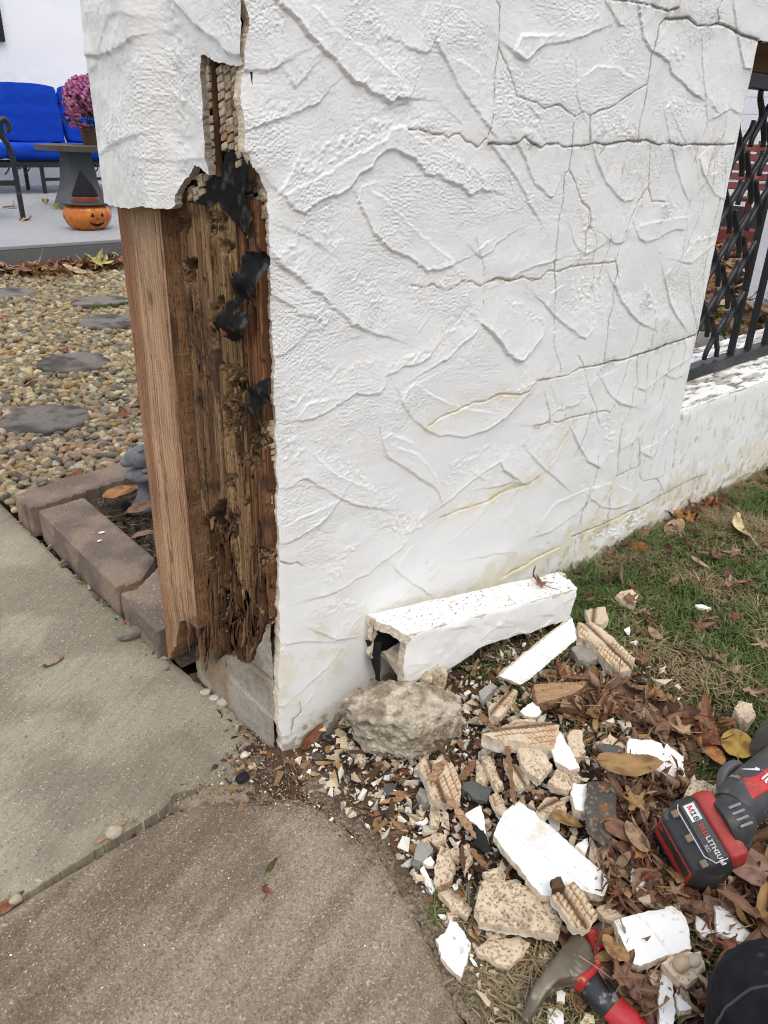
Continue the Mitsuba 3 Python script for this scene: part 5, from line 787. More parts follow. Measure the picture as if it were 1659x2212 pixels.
# ---- mortar boulder
b_ = trimesh.creation.icosphere(subdivisions=6); v = b_.vertices.copy(); r8 = np.random.default_rng(4); pn_ = unit_rows(r8.normal(size=(46, 3))); pd_ = r8.uniform(.66, 1.0, 46); r = np.min(pd_[None] / np.maximum(v @ pn_.T, .05), 1)
v = v * r[:, None] * V(.120, .074, .086); b_.vertices = v; nn = b_.vertex_normals; rdg = lambda s_, sd: .5 - np.abs(N(v, s_, sd, 3)) * 3; v = v + nn * (.010 * N(v, 28, 402, 3) + .0075 * rdg(50, 408) + .009 * N(v, 120, 409, 3) + .003 * N(v, 320, 410, 2))[:, None]; an = math.radians(-36); v = v @ np.array([[math.cos(an), math.sin(an), 0], [-math.sin(an), math.cos(an), 0], [0, 0, 1]]) + V(.175, -.125, .022)
c = lerp(V(.46, .40, .31), V(.21, .17, .12), sstep(-.14, .16, N(v, 60, 403, 4))) * (1 + .9 * N(v, 260, 404, 2)[:, None]); c = lerp(c, V(.55, .50, .40), .6 * sstep(.05, .22, N(v, 26, 405, 3)))
b_.vertices = v; tag(put('mortar_boulder', b_, 'mortar_rough', True, np.clip(c, 0, 1)), 'big rough lump of tan mortar under the open end of the white channel', 'mortar lump')
for pts, w_ in (([(.256, -.112, .03), (.262, -.118, .085)], .017), ([(.243, -.112, .03), (.246, -.120, .105)], .011), ([(.228, -.102, .05), (.236, -.106, .085)], .02)):
    m = tube(smoothpath(pts, 8), [w_ * .6] + [w_ * .55] * 7 + [w_ * .35], 10); m = m.subdivide().subdivide(); m.vertices += .004 * np.stack([N(m.vertices, 120, 406 + i, 2) for i in range(3)], 1); k = part('mortar_boulder', 'mortar_finger'); putc(k, m, (.50, .41, .29), 'mortar_rough', True, .8, 200)
# ---- the white channel: a corner of stucco broken off whole
cA, cB, cC, cD = V(.176, -.006, .184), V(.193, -.091, .182), V(.612, -.142, .136), V(.634, -.080, .138)
chn = 'stucco_channel'
def panel(name, quad, thick, jag, seed, white_dir, label=None, notch=None):
    """A slab of stucco between four corners a b c d (a-b and d-c are the short ends)."""
    a, b, c, d = quad; L = np.linalg.norm(d - a); W_ = np.linalg.norm(b - a); nu, nv = int(L / .0025), max(8, int(W_ / .0025)); u, w, f = grid(np.linspace(0, 1, nu), np.linspace(0, 1, nv))
    P = a + (d - a) * u[:, None] + (b - a) * w[:, None] + (a - d - b + c) * (u * w)[:, None]; n = unit(np.cross(d - a, b - a)); n = n * np.sign(np.dot(n, white_dir)); G = P
    ju = jag * (N(np.stack([w * .3, 0 * w, 0 * w], 1) + seed, 22, seed, 3)); eu = np.minimum(u, 1 - u); P = P + unit(d - a) * (ju * np.exp(-eu * 12) * np.where(u < .5, 1, 1))[:, None]
    if notch is not None: P = P + unit(a - b) * notch(u, w)[:, None]
    hgt = .0022 * N(G, 14, seed + 1) * 2 + .0012 * N(G, 45, seed + 2) * 2 + .0005 * N(G, 260, seed + 3, 2)
    for i in range(12):
        r_ = np.random.default_rng(seed * 7 + i); p0 = V(r_.uniform(0, L), r_.uniform(0, W_)); an_ = r_.uniform(-.9, .9); q = np.array([p0 + s_ * V(math.cos(an_), math.sin(an_)) for s_ in (-.03, 0, .03)]); dd, sd, al, LL = seg_dist(np.stack([u * L, w * W_], 1) + .003 * np.stack([N(G, 90, 1), N(G, 90, 2)], 1), q); s_ = dd * sd; hgt += .0013 * sstep(0, .01, np.minimum(al, LL - al)) * np.where(s_ > 0, np.exp(-s_ / .014), np.exp(s_ / .0012))
    eb = np.minimum(np.minimum(u, 1 - u) * L, np.minimum(w, 1 - w) * W_); hgt -= .004 * np.exp(-eb / .004)
    T_ = P + n * hgt[:, None]; cc = WHITE * 1.02 * (1 + .05 * N(G, 50, seed)[:, None]); return T_, f, n, cc, G
def panel_put(name, quad, thick, jag, seed, wd, label=None, notch=None, specks=False):
    T_, f, n, cc, G = panel(name, quad, thick, jag, seed, wd, label, notch)
    if specks: sp = sstep(.23, .30, N(G * V(.7, 1.5, 1), 420, 8, 1) + .30 * N(G, 22, 9, 2)); cc = lerp(cc, V(.10, .075, .05), .9 * sp); cc = lerp(cc, V(.55, .47, .33), .35 * sstep(.1, .3, N(G, 40, 10, 3)))
    t0 = np.cross(T_[f[0][1]] - T_[f[0][0]], T_[f[0][2]] - T_[f[0][0]]); ff = f if np.dot(t0, n) > 0 else f[:, ::-1]
    k = part(chn, name); put(k, trimesh.Trimesh(T_, ff, process=False), 'paint_relief', True, np.clip(cc, 0, 1)); tag(k, label) if label else 0
    s = rim(T_, ff, -n * thick, 4, .0016, seed); bk_ = T_ - n * (thick + .001) ; s2 = trimesh.Trimesh(bk_, ff[:, ::-1], process=False); m = cat_mesh([s, s2]); c_ = flat(m, (.60, .52, .41), .5, seed, 240); c_ = lerp(c_, V(.14, .10, .065), .6 * sstep(.1, .3, N(m.vertices, 60, 12, 3))); put(part(chn, 'broken_edge'), m, 'mortar_rough', False, np.clip(c_, 0, 1))
dn = V(0, 0, -1); dfr = V(-.03, -.16, -.985)
panel_put('painted_side', (cB + V(0, 0, 0), cA, cD, cC), .016, .012, 21, V(0, 0, 1), 'white upper face sprinkled with dark crumbs', None, True)
fE, fF = cB + V(-.002, -.002, -.113), cC + V(-.012, -.004, -.098)
panel_put('painted_side', (fE, cB + V(-.001, -.0015, -.0018), cC + V(0, -.0015, -.0018), fF), .016, .008, 22, V(-.2, -1, 0), 'white front face of the channel', lambda u, w: -.03 * sstep(.35, .0, w) * sstep(.22, .5, u) * (1 + N(np.stack([u, 0 * u, 0 * u], 1), 14, 5)))
panel_put('painted_side', (cA + V(.0, .001, -.085), cA + V(0, .001, -.002), cD + V(0, .001, -.002), cD + V(0, .001, -.08)), .015, .010, 23, V(.2, 1, 0))
# its black paper lining and a loose cream flap inside the mouth
def lining(off):
    pts = [cA + V(.004, -.018, -.078), cA + V(.004, -.018, -.018), cB + V(.004, .018, -.020), cB + V(.004, .019, -.05)]; q = [cD + V(-.02, -.02, -.06), cD + V(-.02, -.02, -.018), cC + V(-.02, .02, -.018), cC + V(-.02, .02, -.045)]; v, f = [], []
    P = smoothpath(pts, 8); Q = smoothpath(q, 8); n = len(P)
    for t in np.linspace(0, 1, 24): v.append(P * (1 - t) + Q * t)
    v = np.vstack(v); v += .006 * np.stack([N(v, 40, i, 3) for i in range(3)], 1)
    for i in range(23):
        for j in range(n - 1): a = i * n + j; f += [[a, a + 1, a + n + 1], [a, a + n + 1, a + n]]
    return trimesh.Trimesh(v, f, process=False)
m = lining(0); tag(putc(chn + '__paper_lining', m, (.014, .013, .013), 'paper_black', True, .5, 90), 'black paper lining inside the hollow channel')
u, w, f = grid(np.linspace(0, 1, 14), np.linspace(0, 1, 18)); q0 = cA + V(.0, -.016, -.05); v = q0 + np.outer(w, V(.008, -.012, -.085)) + np.outer(u - .5, V(.012, -.03, .006)) * (1 - .75 * w[:, None]); v += .008 * np.stack([N(v, 50, i + 4, 3) for i in range(3)], 1); putc(chn + '__paper_tongue', trimesh.Trimesh(v, f, process=False), (.018, .017, .017), 'paper_black', True, .5, 90)
u, w, f = grid(np.linspace(0, 1, 22), np.linspace(0, 1, 22)); q0 = fE + V(.000, .062, .040); v = q0 + np.outer(w, V(.004, -.052, -.036)) + np.outer(u, V(.05, -.010, .012)) + np.outer(np.sin(w * 2.4), V(0, .004, .010)); v += .005 * np.stack([N(v, 70, i + 7, 3) for i in range(3)], 1)
m = trimesh.Trimesh(v, f, process=False); s = rim(v, f, (.004, .006, -.014), 3, .002, 3); m = cat_mesh([m, s]); tag(putc(chn + '__mortar_flap', m, (.50, .43, .33), 'mortar_rough', False, .5, 160), 'loose cream mortar flap in the mouth of the channel')
tag(chn, 'long white hollow stucco channel lying against the foot of the wall', 'stucco channel')
# ---- small rubble that nobody could count: crumbs, bark, chips
def shards(n, region, smin, smax, cols, flatness, seed, zadd=.006, clump=None, zfn=gz, elong=1.0):
    r = np.random.default_rng(seed); pg = Polygon(np.array(region, float)).buffer(0); x0, y0, x1, y1 = pg.bounds; out, cc = [], []
    tm = [trimesh.convex.convex_hull(np.random.default_rng(i).normal(size=(9, 3))) for i in range(24)]
    for m in tm: m.vertices -= m.vertices.mean(0); m.vertices /= np.abs(m.vertices).max()
    c = 0
    while c < n:
        x, y = r.uniform(x0, x1), r.uniform(y0, y1)
        if not contains_xy(pg, x, y) or (clump is not None and r.random() > clump(x, y)): continue
        m = tm[r.integers(24)]; s = smin * (smax / smin) ** (r.random() ** 1.8); v = m.vertices * s * V(1 * elong, .6, flatness) @ trimesh.transformations.random_rotation_matrix(r.random(3) * V(.18, 1, 1))[:3, :3].T if False else m.vertices * s * V(elong, .7, flatness)
        an, ti = r.uniform(0, 6.28), r.normal(0, .4); ca, sa, ct, stt = math.cos(an), math.sin(an), math.cos(ti), math.sin(ti); v = v @ np.array([[ct, 0, stt], [0, 1, 0], [-stt, 0, ct]]) @ np.array([[ca, sa, 0], [-sa, ca, 0], [0, 0, 1]])
        v = v + V(x, y, zfn(x, y) + zadd * r.random() + s * flatness * .5); out.append((v, m.faces)); k = cols[r.integers(len(cols))] * r.uniform(.7, 1.25); cc.append(np.tile(k, (len(v), 1))); c += 1
    off = np.cumsum([0] + [len(v) for v, _ in out])[:-1]; return np.vstack([v for v, _ in out]), np.vstack([f + o for (v, f), o in zip(out, off)]), np.clip(np.vstack(cc), 0, 1)
def put_shards(name, label, cat, parts_):
    v, f, c, o = [], [], [], 0
    for a, b, d in parts_: v.append(a); f.append(b + o); c.append(d); o += len(a)
    tag(put(name, trimesh.Trimesh(np.vstack(v), np.vstack(f), process=False), 'litter', False, np.vstack(c)), label, cat, None, 'stuff')
RUB = [(.0, -.03), (.08, -.01), (.62, -.09), (.70, -.2), (.62, -.36), (.42, -.58), (.22, -.68), (.02, -.70), (-.07, -.55), (-.01, -.38), (.01, -.25), (.0, -.12)]
pale = [V(.72, .68, .60), V(.56, .46, .33), V(.60, .52, .40), V(.80, .79, .76)]; bark = [V(.16, .085, .045), V(.10, .055, .032), V(.24, .14, .07), V(.32, .20, .10), V(.06, .04, .03)]; stone = [V(.22, .20, .18), V(.30, .27, .23), V(.12, .11, .11)]
hot = lambda x, y: math.exp(-((x - .16) ** 2 / .055 + (y + .25) ** 2 / .06)) + .16
put_shards('rubble_crumbs', 'crumbs of stucco, stone and rotten wood strewn under the larger rubble', 'rubble', [shards(2600, RUB, .0012, .010, pale, .6, 1, .014, hot), shards(1600, RUB, .003, .020, bark, .3, 2, .016, hot, elong=1.7), shards(420, RUB, .003, .014, stone, .6, 3, .010, hot), shards(1200, RUB, .005, .018, [V(.50, .40, .28), V(.62, .55, .44), V(.70, .66, .58)], .6, 4, .022, hot)])
flz = lambda x, y: -.0465; dz = lambda x, y: -.05 + .012 * math.exp(-((x + .005) ** 2 + y ** 2) / .004)
PATCH = [(-.30, .04), (-.2, .02), (-.14, -.03), (-.02, -.14), (.02, -.05), (.02, .24), (-.03, .2), (-.06, .08)]
near = lambda x, y: math.exp(-((x - .01) ** 2 / .012 + (y + .02) ** 2 / .03)) + .05
SPILL = [(-.22, .03), (-.13, -.045), (-.06, -.11), (-.03, -.20), (-.02, -.32), (.02, -.30), (.03, -.06), (-.02, .10), (-.12, .06)]
put_shards('walk_grit', 'grit, white crumbs and wood chips scattered round the corner of the walk', 'grit', [shards(2600, SPILL, .0007, .0035, [V(.30, .235, .17), V(.20, .145, .10), V(.40, .33, .25), V(.12, .08, .05), V(.26, .20, .15)], .55, 14, .002, lambda x, y: math.exp(-((x + .0) ** 2 + (y + .03) ** 2) / .022) + .12, flz), shards(700, PATCH, .001, .0045, stone + stone + pale[:3] + [V(.35, .28, .2)], .7, 5, .003, near, dz), shards(420, PATCH, .003, .012, bark, .3, 6, .003, near, dz, 1.5), shards(300, [(-.6, .35), (-.02, .9), (-.01, -.1), (-.02, -.35), (-.12, -.6), (-.6, -.4)], .0008, .0028, pale, .6, 7, 0, None, flz), shards(120, [(-.6, .35), (-.05, 1.2), (-.01, .1), (-.2, .05)], .0012, .004, bark + stone, .5, 8, 0, None, flz, 1.4), shards(900, [(-.09, -.10), (.02, -.06), (.06, -.35), (.0, -.62), (-.12, -.60), (-.05, -.38), (-.04, -.2)], .0008, .004, [V(.20, .15, .10), V(.13, .09, .06), V(.30, .24, .17), V(.09, .06, .04)], .6, 12, .003, None, lambda x, y: max(float(gz(x, y)) + .004, -.0465)), shards(90, [(-.04, -.13), (.03, -.10), (.06, -.4), (-.02, -.62), (-.08, -.56), (-.01, -.35)], .002, .007, pale + bark, .5, 9, .002, None, lambda x, y: max(float(gz(x, y)), -.046)), shards(140, [(-.50, .004), (-.34, .018), (-.2, .02), (-.135, -.006), (-.2, .036), (-.34, .026)], .002, .009, bark + stone + pale[:2], .5, 10, .004, None, lambda x, y: -.074, 1.3)])
def pebble_mesh(s, seed, sub=2):
    m = trimesh.creation.icosphere(subdivisions=sub); v = m.vertices; v = v * (1 + .5 * N(v + seed * 3.1, 1.1, seed)[:, None] + .12 * N(v + seed, 3, seed + 1)[:, None]) * V(1, .78, .55); v = np.sign(v) * np.abs(v) ** .92; m.vertices = v * s; return m
for i, (x, y, z, s, c, lb) in enumerate([(-.298, .030, -.040, .0135, V(.40, .34, .25), 'buff pebble wedged in the joint between the walk slabs'), (-.452, .011, -.046, .009, V(.34, .27, .20), 'small tan pebble at the far left of the slab joint'), (-.048, .500, -.036, .023, V(.17, .165, .13), 'long smooth grey green pebble against the pavers'), (-.055, .045, -.042, .008, V(.55, .50, .43), 'white pebble on the dirt near the footing'), (-.058, .016, -.044, .0075, V(.50, .46, .38), 'round pale pebble in the dirt patch'), (-.085, .004, -.044, .012, V(.02, .02, .022), 'black lump on the chipped walk corner'), (-.02, .245, -.05, .011, V(.44, .41, .36), 'leftmost of the pale pebbles under the post'), (-.014, .220, -.052, .011, V(.50, .47, .42), 'middle pale pebble under the post'), (-.008, .196, -.05, .014, V(.40, .37, .32), 'rough pale stone in the gap beside the footing')]):
    m = pebble_mesh(s, i + 40, 3); m.vertices = m.vertices * (V(1.5, .9, .9) if 'long' in lb else 1) + V(x, y, z); c_ = flat(m, c, .5, i, 120); k = key('pebble'); tag(put(k, m, 'mortar_rough', True, c_), lb, 'pebble', 'loose pebbles on the walk')
m = splinter((-330, 28, -40, -268, 44, -41), .006, rng, None); k = key('wood_splinter'); tag(put(k, m, 'wood_raw', False, flat(m, (.36, .23, .12), .6, 4, 100)), 'tan splinter in the joint of the walk slabs', 'wood splinter', 'wood splinters in the rubble')
# ================================================================ TOOLS
def mb(M): q = M.to_mesh(); return trimesh.Trimesh(q.vert_properties[:, :3], q.tri_verts, process=False)
def rbox(lo, hi, r, n=16):
    lo, hi = V(*lo) + r, V(*hi) - r
    return m3.Manifold.batch_hull([m3.Manifold.sphere(r, n).translate([x, y, z]) for x in (lo[0], hi[0]) for y in (lo[1], hi[1]) for z in (lo[2], hi[2])])
# ---- cordless grinder: battery axes a (width), b (length, downwards), c (towards the handle)
BR = np.array([[-.345, .378, .859], [-.877, .195, -.438], [-.333, -.905, .264]]); BO = V(.227, -.559, .139); BS = 1.2
def bat(m): m = m.copy(); m.vertices = (m.vertices * BS) @ BR.T + BO - BR[:, 0] * .007 - BR[:, 1] * .004; return m
gd = 'cordless_grinder'; bt = gd + '__battery'
scr = lambda m, c, seed: np.clip(lerp(flat(m, c, .35, seed, 90), V(.20, .185, .165), .45 * sstep(.12, .3, N(m.vertices, 55, seed, 4) + .3 * N(m.vertices, 500, seed + 1, 1))), 0, 1)
def puts(k, m, c, bsdf='plastic_rough', ang=35, seed=0):
    m = trimesh.graph.smooth_shade(m, angle=np.radians(ang), facet_minarea=None); m = trimesh.Trimesh(np.array(m.vertices), np.array(m.faces), process=False); return put(k, m, bsdf, True, scr(m, c, seed))
body = m3.Manifold.batch_hull([rbox((.004, .004, .012), (.081, .114, .052), .009), rbox((.0, .010, .016), (.085, .108, .048), .008), rbox((.008, .012, .0), (.077, .106, .05), .006)])
puts(bt, bat(mb(body).subdivide_to_size(.006)), (.026, .026, .028), seed=1)
sh = m3.Manifold.batch_hull([rbox((.005, .0, .0405), (.080, .030, .062), .005), rbox((.001, .008, .0405), (.084, .028, .060), .005)]); tag(puts(bt + '__red_band', bat(mb(sh).subdivide_to_size(.006)), (.30, .028, .032), seed=2), 'red band round the battery shoulder')
for a in (.012, .040, .068): # clip pockets on the long edge
    q = rbox((a, .0015, .008), (a + .008, .006, .016), .0012); puts(part(bt, 'clip'), bat(mb(q)), (.16, .10, .08), seed=3)
pl = rbox((.010, .022, -.0012), (.074, .066, .004), .0012); tag(puts(bt + '__label', bat(mb(pl)), (.34, .022, .022), seed=4), 'worn red and black label on the battery base')
pk = rbox((.013, .024, -.0018), (.071, .047, .002), .0008); m = bat(mb(pk).subdivide_to_size(.003)); c = lerp(flat(m, (.016, .015, .015)), V(.42, .04, .025), sstep(.08, .2, N(m.vertices, 110, 5, 4) + .2 * N(m.vertices, 400, 6, 1))); put(bt + '__label__black_field', m, 'plastic_rough', False, c)
def on_top(m, a0, c0, b0=.0022):
    """Lettering laid on the upper side of the battery (plane a-c), reading along a."""
    m = m.copy(); v = m.vertices.copy(); m.vertices = np.stack([a0 + v[:, 0], b0 - v[:, 2], c0 + v[:, 1]], 1); return bat(m)
pn = rbox((.010, .0022, .0200), (.074, .006, .0390), .0008); tag(puts(bt + '__name_plate', bat(mb(pn)), (.020, .020, .024), 'satin', 35, 5), 'black name plate with white and red lettering')
g_ = [((.008, .0197), (.014, .016)), ((.014, .016), (.066, .016)), ((.066, .016), (.076, .0235)), ((.076, .0235), (.076, .0375))]
gl = cat_mesh([beam((a0, .0022, c0), (a1, .0022, c1), .0011, .0012, (0, 1, 0)) for (a0, c0), (a1, c1) in g_]); puts(bt + '__grey_trim', bat(gl), (.42, .42, .44), seed=6)
wp = box((.0215, .0022, .0300), (.0190, .0008, .0125)); puts(bt + '__white_plate', bat(wp), (.55, .55, .55), seed=7)
def text(s, h, a0, c0, col, b0=.0021, bold=True):
    t = meshkit.text_mesh(s, h, .0006, bold); putc(part(bt, 'letter'), on_top(t, a0, c0, b0), col, 'satin'); return t.bounds[1][0]
text('M', .0060, .0136, .0270, (.45, .03, .03), .0018); text('18', .0060, .0204, .0270, (.02, .02, .02), .0018)
w_ = text('RED', .0052, .0345, .0280, (.36, .03, .03)); text('LITHIUM', .0052, .0345 + w_ + .0005, .0280, (.48, .48, .50)); text('XC', .0040, .0560, .0215, (.32, .32, .34))
# handle, motor housing, paddle, guard and wheel
H0, H1, H2, H3 = bat(trimesh.Trimesh([[.044, .022, .058]], [[0, 0, 0]], process=False)).vertices[0], V(.318, -.617, .116), V(.372, -.621, .122), V(.56, -.648, .140)
hp = smoothpath([H0, H0 + BR[:, 2] * .018, H1, H2], 8); hr = np.interp(np.linspace(0, 1, len(hp)), [0, .12, .3, .45, .8, 1], [.030, .031, .026, .0245, .027, .029])
hm = tube(hp, hr, 40, True, 1.15); hm = hm.subdivide(); hm.vertices += .0004 * np.sin(hm.vertices[:, :1] * 2400) * np.sin(hm.vertices[:, 2:] * 2400)
puts(gd + '__grip', hm, (.042, .043, .046), 'plastic_rough', 40, 10)
fl = tube([H0 - BR[:, 2] * .004, H0 + BR[:, 2] * .004, H0 + BR[:, 2] * .016, H0 + BR[:, 2] * .022], [.034, .036, .034, .028], 36, True, 1.15); puts(gd + '__flange', fl, (.035, .036, .038), 'plastic_rough', 40, 11)
hn = unit(H2 - H1); sd = unit(np.cross(hn, (0, 0, 1))); hu = np.cross(sd, hn)
for i in range(4): # moulded vents on the flange
    c0 = H0 + BR[:, 2] * .014 + (BR[:, 0] * (-.012 + i * .0085)) - BR[:, 1] * .0395; puts(part(gd, 'vent_rib'), beam(c0 - BR[:, 2] * .008, c0 + BR[:, 2] * .010, .0035, .004, -BR[:, 1], .0012), (.20, .20, .20), seed=12)
mp = smoothpath([H2 - hn * .052, H2 + hn * .02, H3], 8); mr = np.interp(np.linspace(0, 1, len(mp)), [0, .08, .3, 1], [.0285, .0315, .034, .036]); mm = tube(mp, mr, 44, True, 1.1); puts(gd + '__motor_housing', mm.subdivide(), (.050, .051, .055), 'plastic_rough', 40, 13)
su, sw, sfc = grid(np.linspace(-1.25, .62, 40), np.linspace(0, 1, 40)); ct = H2 - hn * .042 + np.outer(sw * (1.0 - .0), (H3 - H2)); tt_ = su - .32 * np.clip(.22 - sw, 0, 1) * 0; rr_ = np.interp(sw, [0, .12, 1], [.0318, .0362, .0385]) - .004 * sstep(.86, 1, np.abs(su + .315) / .935) - .004 * sstep(.03, 0, sw)
SHELL = (ct + rr_[:, None] * (np.cos(tt_)[:, None] * hu * 1.06 + np.sin(tt_)[:, None] * sd)); puts(gd + '__red_cover', trimesh.Trimesh(SHELL, sfc, process=False), (.42, .035, .042), 'plastic_rough', 60, 17)
def on_side(s, h, t, ang, lift, col, bold=True, flip=1):
    """Lettering wrapped round the housing: reading across it, foot towards the battery."""
    tm = meshkit.text_mesh(s, h, .0005, bold) if isinstance(s, str) else s; v = tm.vertices; c0 = H2 + hn * t
    rad = .0378 + lift; th = ang + v[:, 0] / rad * flip; q = c0 + np.outer(v[:, 1], hn) + (rad + v[:, 2])[:, None] * (np.cos(th)[:, None] * hu * 1.05 + np.sin(th)[:, None] * sd); m = tm.copy(); m.vertices = q; putc(part(gd, 'letter'), m, col, 'satin')
on_side('ilwaukee', .013, -.004, .15, 0, (.75, .73, .73)); on_side('FUEL', .005, -.026, -.75, 0, (.5, .3, .3), False)
bz = trimesh.creation.extrude_polygon(Polygon([(0, 0), (.022, .010), (.020, .013), (.040, .022), (.014, .0125), (.016, .0095)]), .0005); on_side(bz, 0, -.004, -.62, 0, (.78, .76, .76))
pd = smoothpath([hit_ for hit_ in (V(.352, -.588, .108), V(.362, -.583, .112), V(.375, -.576, .120), V(.392, -.578, .126), V(.403, -.586, .126))], 8); pm = tube(pd, np.interp(np.linspace(0, 1, len(pd)), [0, .2, .8, 1], [.007, .0085, .0085, .006]), 20, True, 1.5); puts(gd + '__paddle_switch', pm, (.085, .087, .092), 'plastic_rough', 40, 14)
gc = V(.552, -.594, .122); gw = unit(V(-.20, .88, .42)); gu = unit(np.cross(gw, (0, 0, 1))); gv = np.cross(gw, gu); Rg = np.stack([gu, gv, gw], 1)
gm = lathe([(.018, .018), (.030, .020), (.066, .020), (.076, .012), (.078, .0), (.080, -.004), (.077, -.006), (.073, -.004)], 64); gm.vertices = gm.vertices @ Rg.T + gc; puts(gd + '__guard', gm, (.045, .045, .047), 'plastic_rough', 35, 15)
gm = lathe([(0, .0), (.012, .001), (.070, -.003), (.0715, -.0045), (.070, -.006), (0, -.006)], 64, wob=lambda a: .012 * (np.arange(len(a)) % 2)); gm.vertices = gm.vertices @ Rg.T + gc; puts(gd + '__wheel', gm, (.030, .028, .027), 'plastic_rough', 30, 16)
tag(gd, 'red and black cordless grinder with its battery, lying in the leaves', 'power tool')
# ---- claw hammer, lying on its side: outlines in the plane it lies in (u right, v up in its own frame), millimetres
hmr = 'claw_hammer'
HM = HAMMER
def lay(poly, z0, z1, round_=.004, dome=0.0, seed=0):
    p = np.array(poly, float) / 1000; pg = Polygon(p).buffer(0); pg = pg.buffer(.004).buffer(-.004); zs = np.linspace(0, 1, 7); parts_ = []
    rings = []
    q = np.array(pg.exterior.segmentize(.004).coords)[:-1]; cs = m3.CrossSection([q[::1].tolist()] if Polygon(q).exterior.is_ccw else [q[::-1].tolist()])
    out = None
    for i in range(6):
        a, b = zs[i], zs[i + 1]; t = abs((a + b) / 2 * 2 - 1); ins = round_ * (1 - math.sqrt(max(0, 1 - max(0, (t - .3) / .7) ** 2)))
        m = m3.Manifold.extrude(cs.offset(-ins, m3.JoinType.Round), (z1 - z0) * (b - a) + 1e-5).translate([0, 0, z0 + (z1 - z0) * a]); out = m if out is None else out + m
    t = mb(out.refine_to_length(.005)); trimesh.smoothing.filter_taubin(t, iterations=12); return t
HO = V(*HAMMER_AT) / 1000; HN = unit(V(.10, -.10, 1)); hx = unit(V(1, 0, 0) - HN * HN[0]); hy = np.cross(HN, hx); HR = np.stack([hx, hy, HN], 1)
def hplace(m): m = m.copy(); m.vertices = m.vertices @ HR.T + HO; return m
def worn(m, base, wear, amt, seed): c = flat(m, base, .5, seed, 60); s = sstep(.08, .22, N(m.vertices @ V(1, 1, 1)[:, None] * V(1, .2, .2) if False else m.vertices, 90, seed, 4) + .25 * N(m.vertices, 420, seed + 1, 2)); return np.clip(lerp(c, wear, amt * s), 0, 1)
def puth(name, m, base, wear, amt, bsdf, seed, label=None):
    m = hplace(m); m.vertices += .0004 * np.stack([N(m.vertices, 120, seed + i) for i in range(3)], 1) * 2; k = part(hmr, name); put(k, m, bsdf, True, worn(m, base, wear, amt, seed)); return tag(k, label) if label else k
cl_ = lay(HM['claw'], -.012, .014, .007); uv = cl_.vertices; tip = np.array(HM['claw'][1], float) / 1000; dt_ = np.linalg.norm(uv[:, :2] - tip, axis=1); uv[:, 2] = uv[:, 2] * (.45 + .55 * sstep(.0, .06, dt_)) - .010 * sstep(.06, .0, dt_)
puth('claw', cl_, (.16, .125, .10), (.42, .39, .36), .55, 'hammer_steel', 500, 'scuffed brown grey steel claw')
puth('neck', lay(HM['neck'], -.011, .0158, .005), (.42, .022, .030), (.50, .48, .46), .75, 'plastic_rough', 510, 'red painted neck with the paint chipped off')
pa, pb = np.array(HM['poll'][0]) / 1000, np.array(HM['poll'][1]) / 1000; ph = tube([(pa[0], pa[1], 0), *( (pa[0] + (pb[0] - pa[0]) * t, pa[1] + (pb[1] - pa[1]) * t, 0) for t in (.15, .3, .85, .95)), (pb[0], pb[1], 0)], [.0165, .0175, .0195, .0198, .0185, .0165], 40); puth('poll', ph.subdivide(), (.19, .165, .145), (.45, .43, .40), .55, 'hammer_steel', 520, 'round steel striking head')
ga, gb, hb = (np.array(HM[k], float) / 1000 for k in ('grip0', 'grip1', 'end')); m = tube(smoothpath([(*ga, 0), (*((ga + gb) / 2), 0), (*gb, -.002)], 8), np.interp(np.linspace(0, 1, 17), [0, .15, .5, 1], [.0165, .0195, .020, .019]), 32, True, .8); puth('grip', m.subdivide(), (.022, .024, .032), (.40, .40, .42), .45, 'plastic_rough', 530, 'black collar scuffed white')
m = tube(smoothpath([(*(gb - (gb - ga) * .12), -.001), (*((gb + hb) / 2), -.006), (*hb, -.012)], 8), .0185, 32, True, .78); puth('handle', m.subdivide(), (.44, .018, .020), (.5, .12, .10), .3, 'plastic_rough', 540, 'bright red handle')
tag(hmr, 'worn claw hammer with red neck, black collar and red handle', 'hammer')
# ---- the knee of the person who takes the picture
def hull_chain(joints):
    out = None
    for (a, ra), (b, rb) in zip(joints[:-1], joints[1:]):
        h = m3.Manifold.batch_hull([m3.Manifold.sphere(ra, 40).translate(list(a)), m3.Manifold.sphere(rb, 40).translate(list(b))]); out = h if out is None else out + h
    return out
Kn, Hip, Ank, Toe = V(.108, -.800, .098), V(.14, -1.30, .40), V(.34, -1.22, .06), V(.42, -1.40, .045)
lg = hull_chain([(Hip, .105), (Hip * .4 + Kn * .6 + V(0, 0, .02), .094), (Kn, .088)]) + hull_chain([(Kn + V(.005, -.01, -.018), .078), (Kn * .5 + Ank * .5, .062), (Ank, .046), (Toe, .042)])
m = mb(lg.refine_to_length(.007)); trimesh.smoothing.filter_taubin(m, iterations=18); v = m.vertices; m.vertices = v + m.vertex_normals * (.006 * N(v, 18, 550) + .004 * np.maximum(N(v * V(1, 1, 2.2), 45, 551), -.05))[:, None] * 2
c = flat(m, (.012, .0125, .015), .5, 552, 60); c = lerp(c, V(.20, .19, .175), .55 * sstep(.30, .40, N(m.vertices, 120, 553, 3) + .2 * N(m.vertices, 26, 554))); tag(put('person__trousers', m, 'trousers', True, np.clip(c, 0, 1)), 'black work trousers, dusty at the knee')
sp = []
for t in np.linspace(-1.25, 1.2, 40):
    d = unit(V(-.62 + .12 * math.sin(t * 2), .42 * math.cos(t) + .12, .2 + math.sin(t))); o_ = Kn + d * .2; loc, _, _ = m.ray.intersects_location([o_], [-d]); 
    if len(loc): sp.append(loc[np.argmin(np.linalg.norm(loc - o_, axis=1))] + d * .0004)
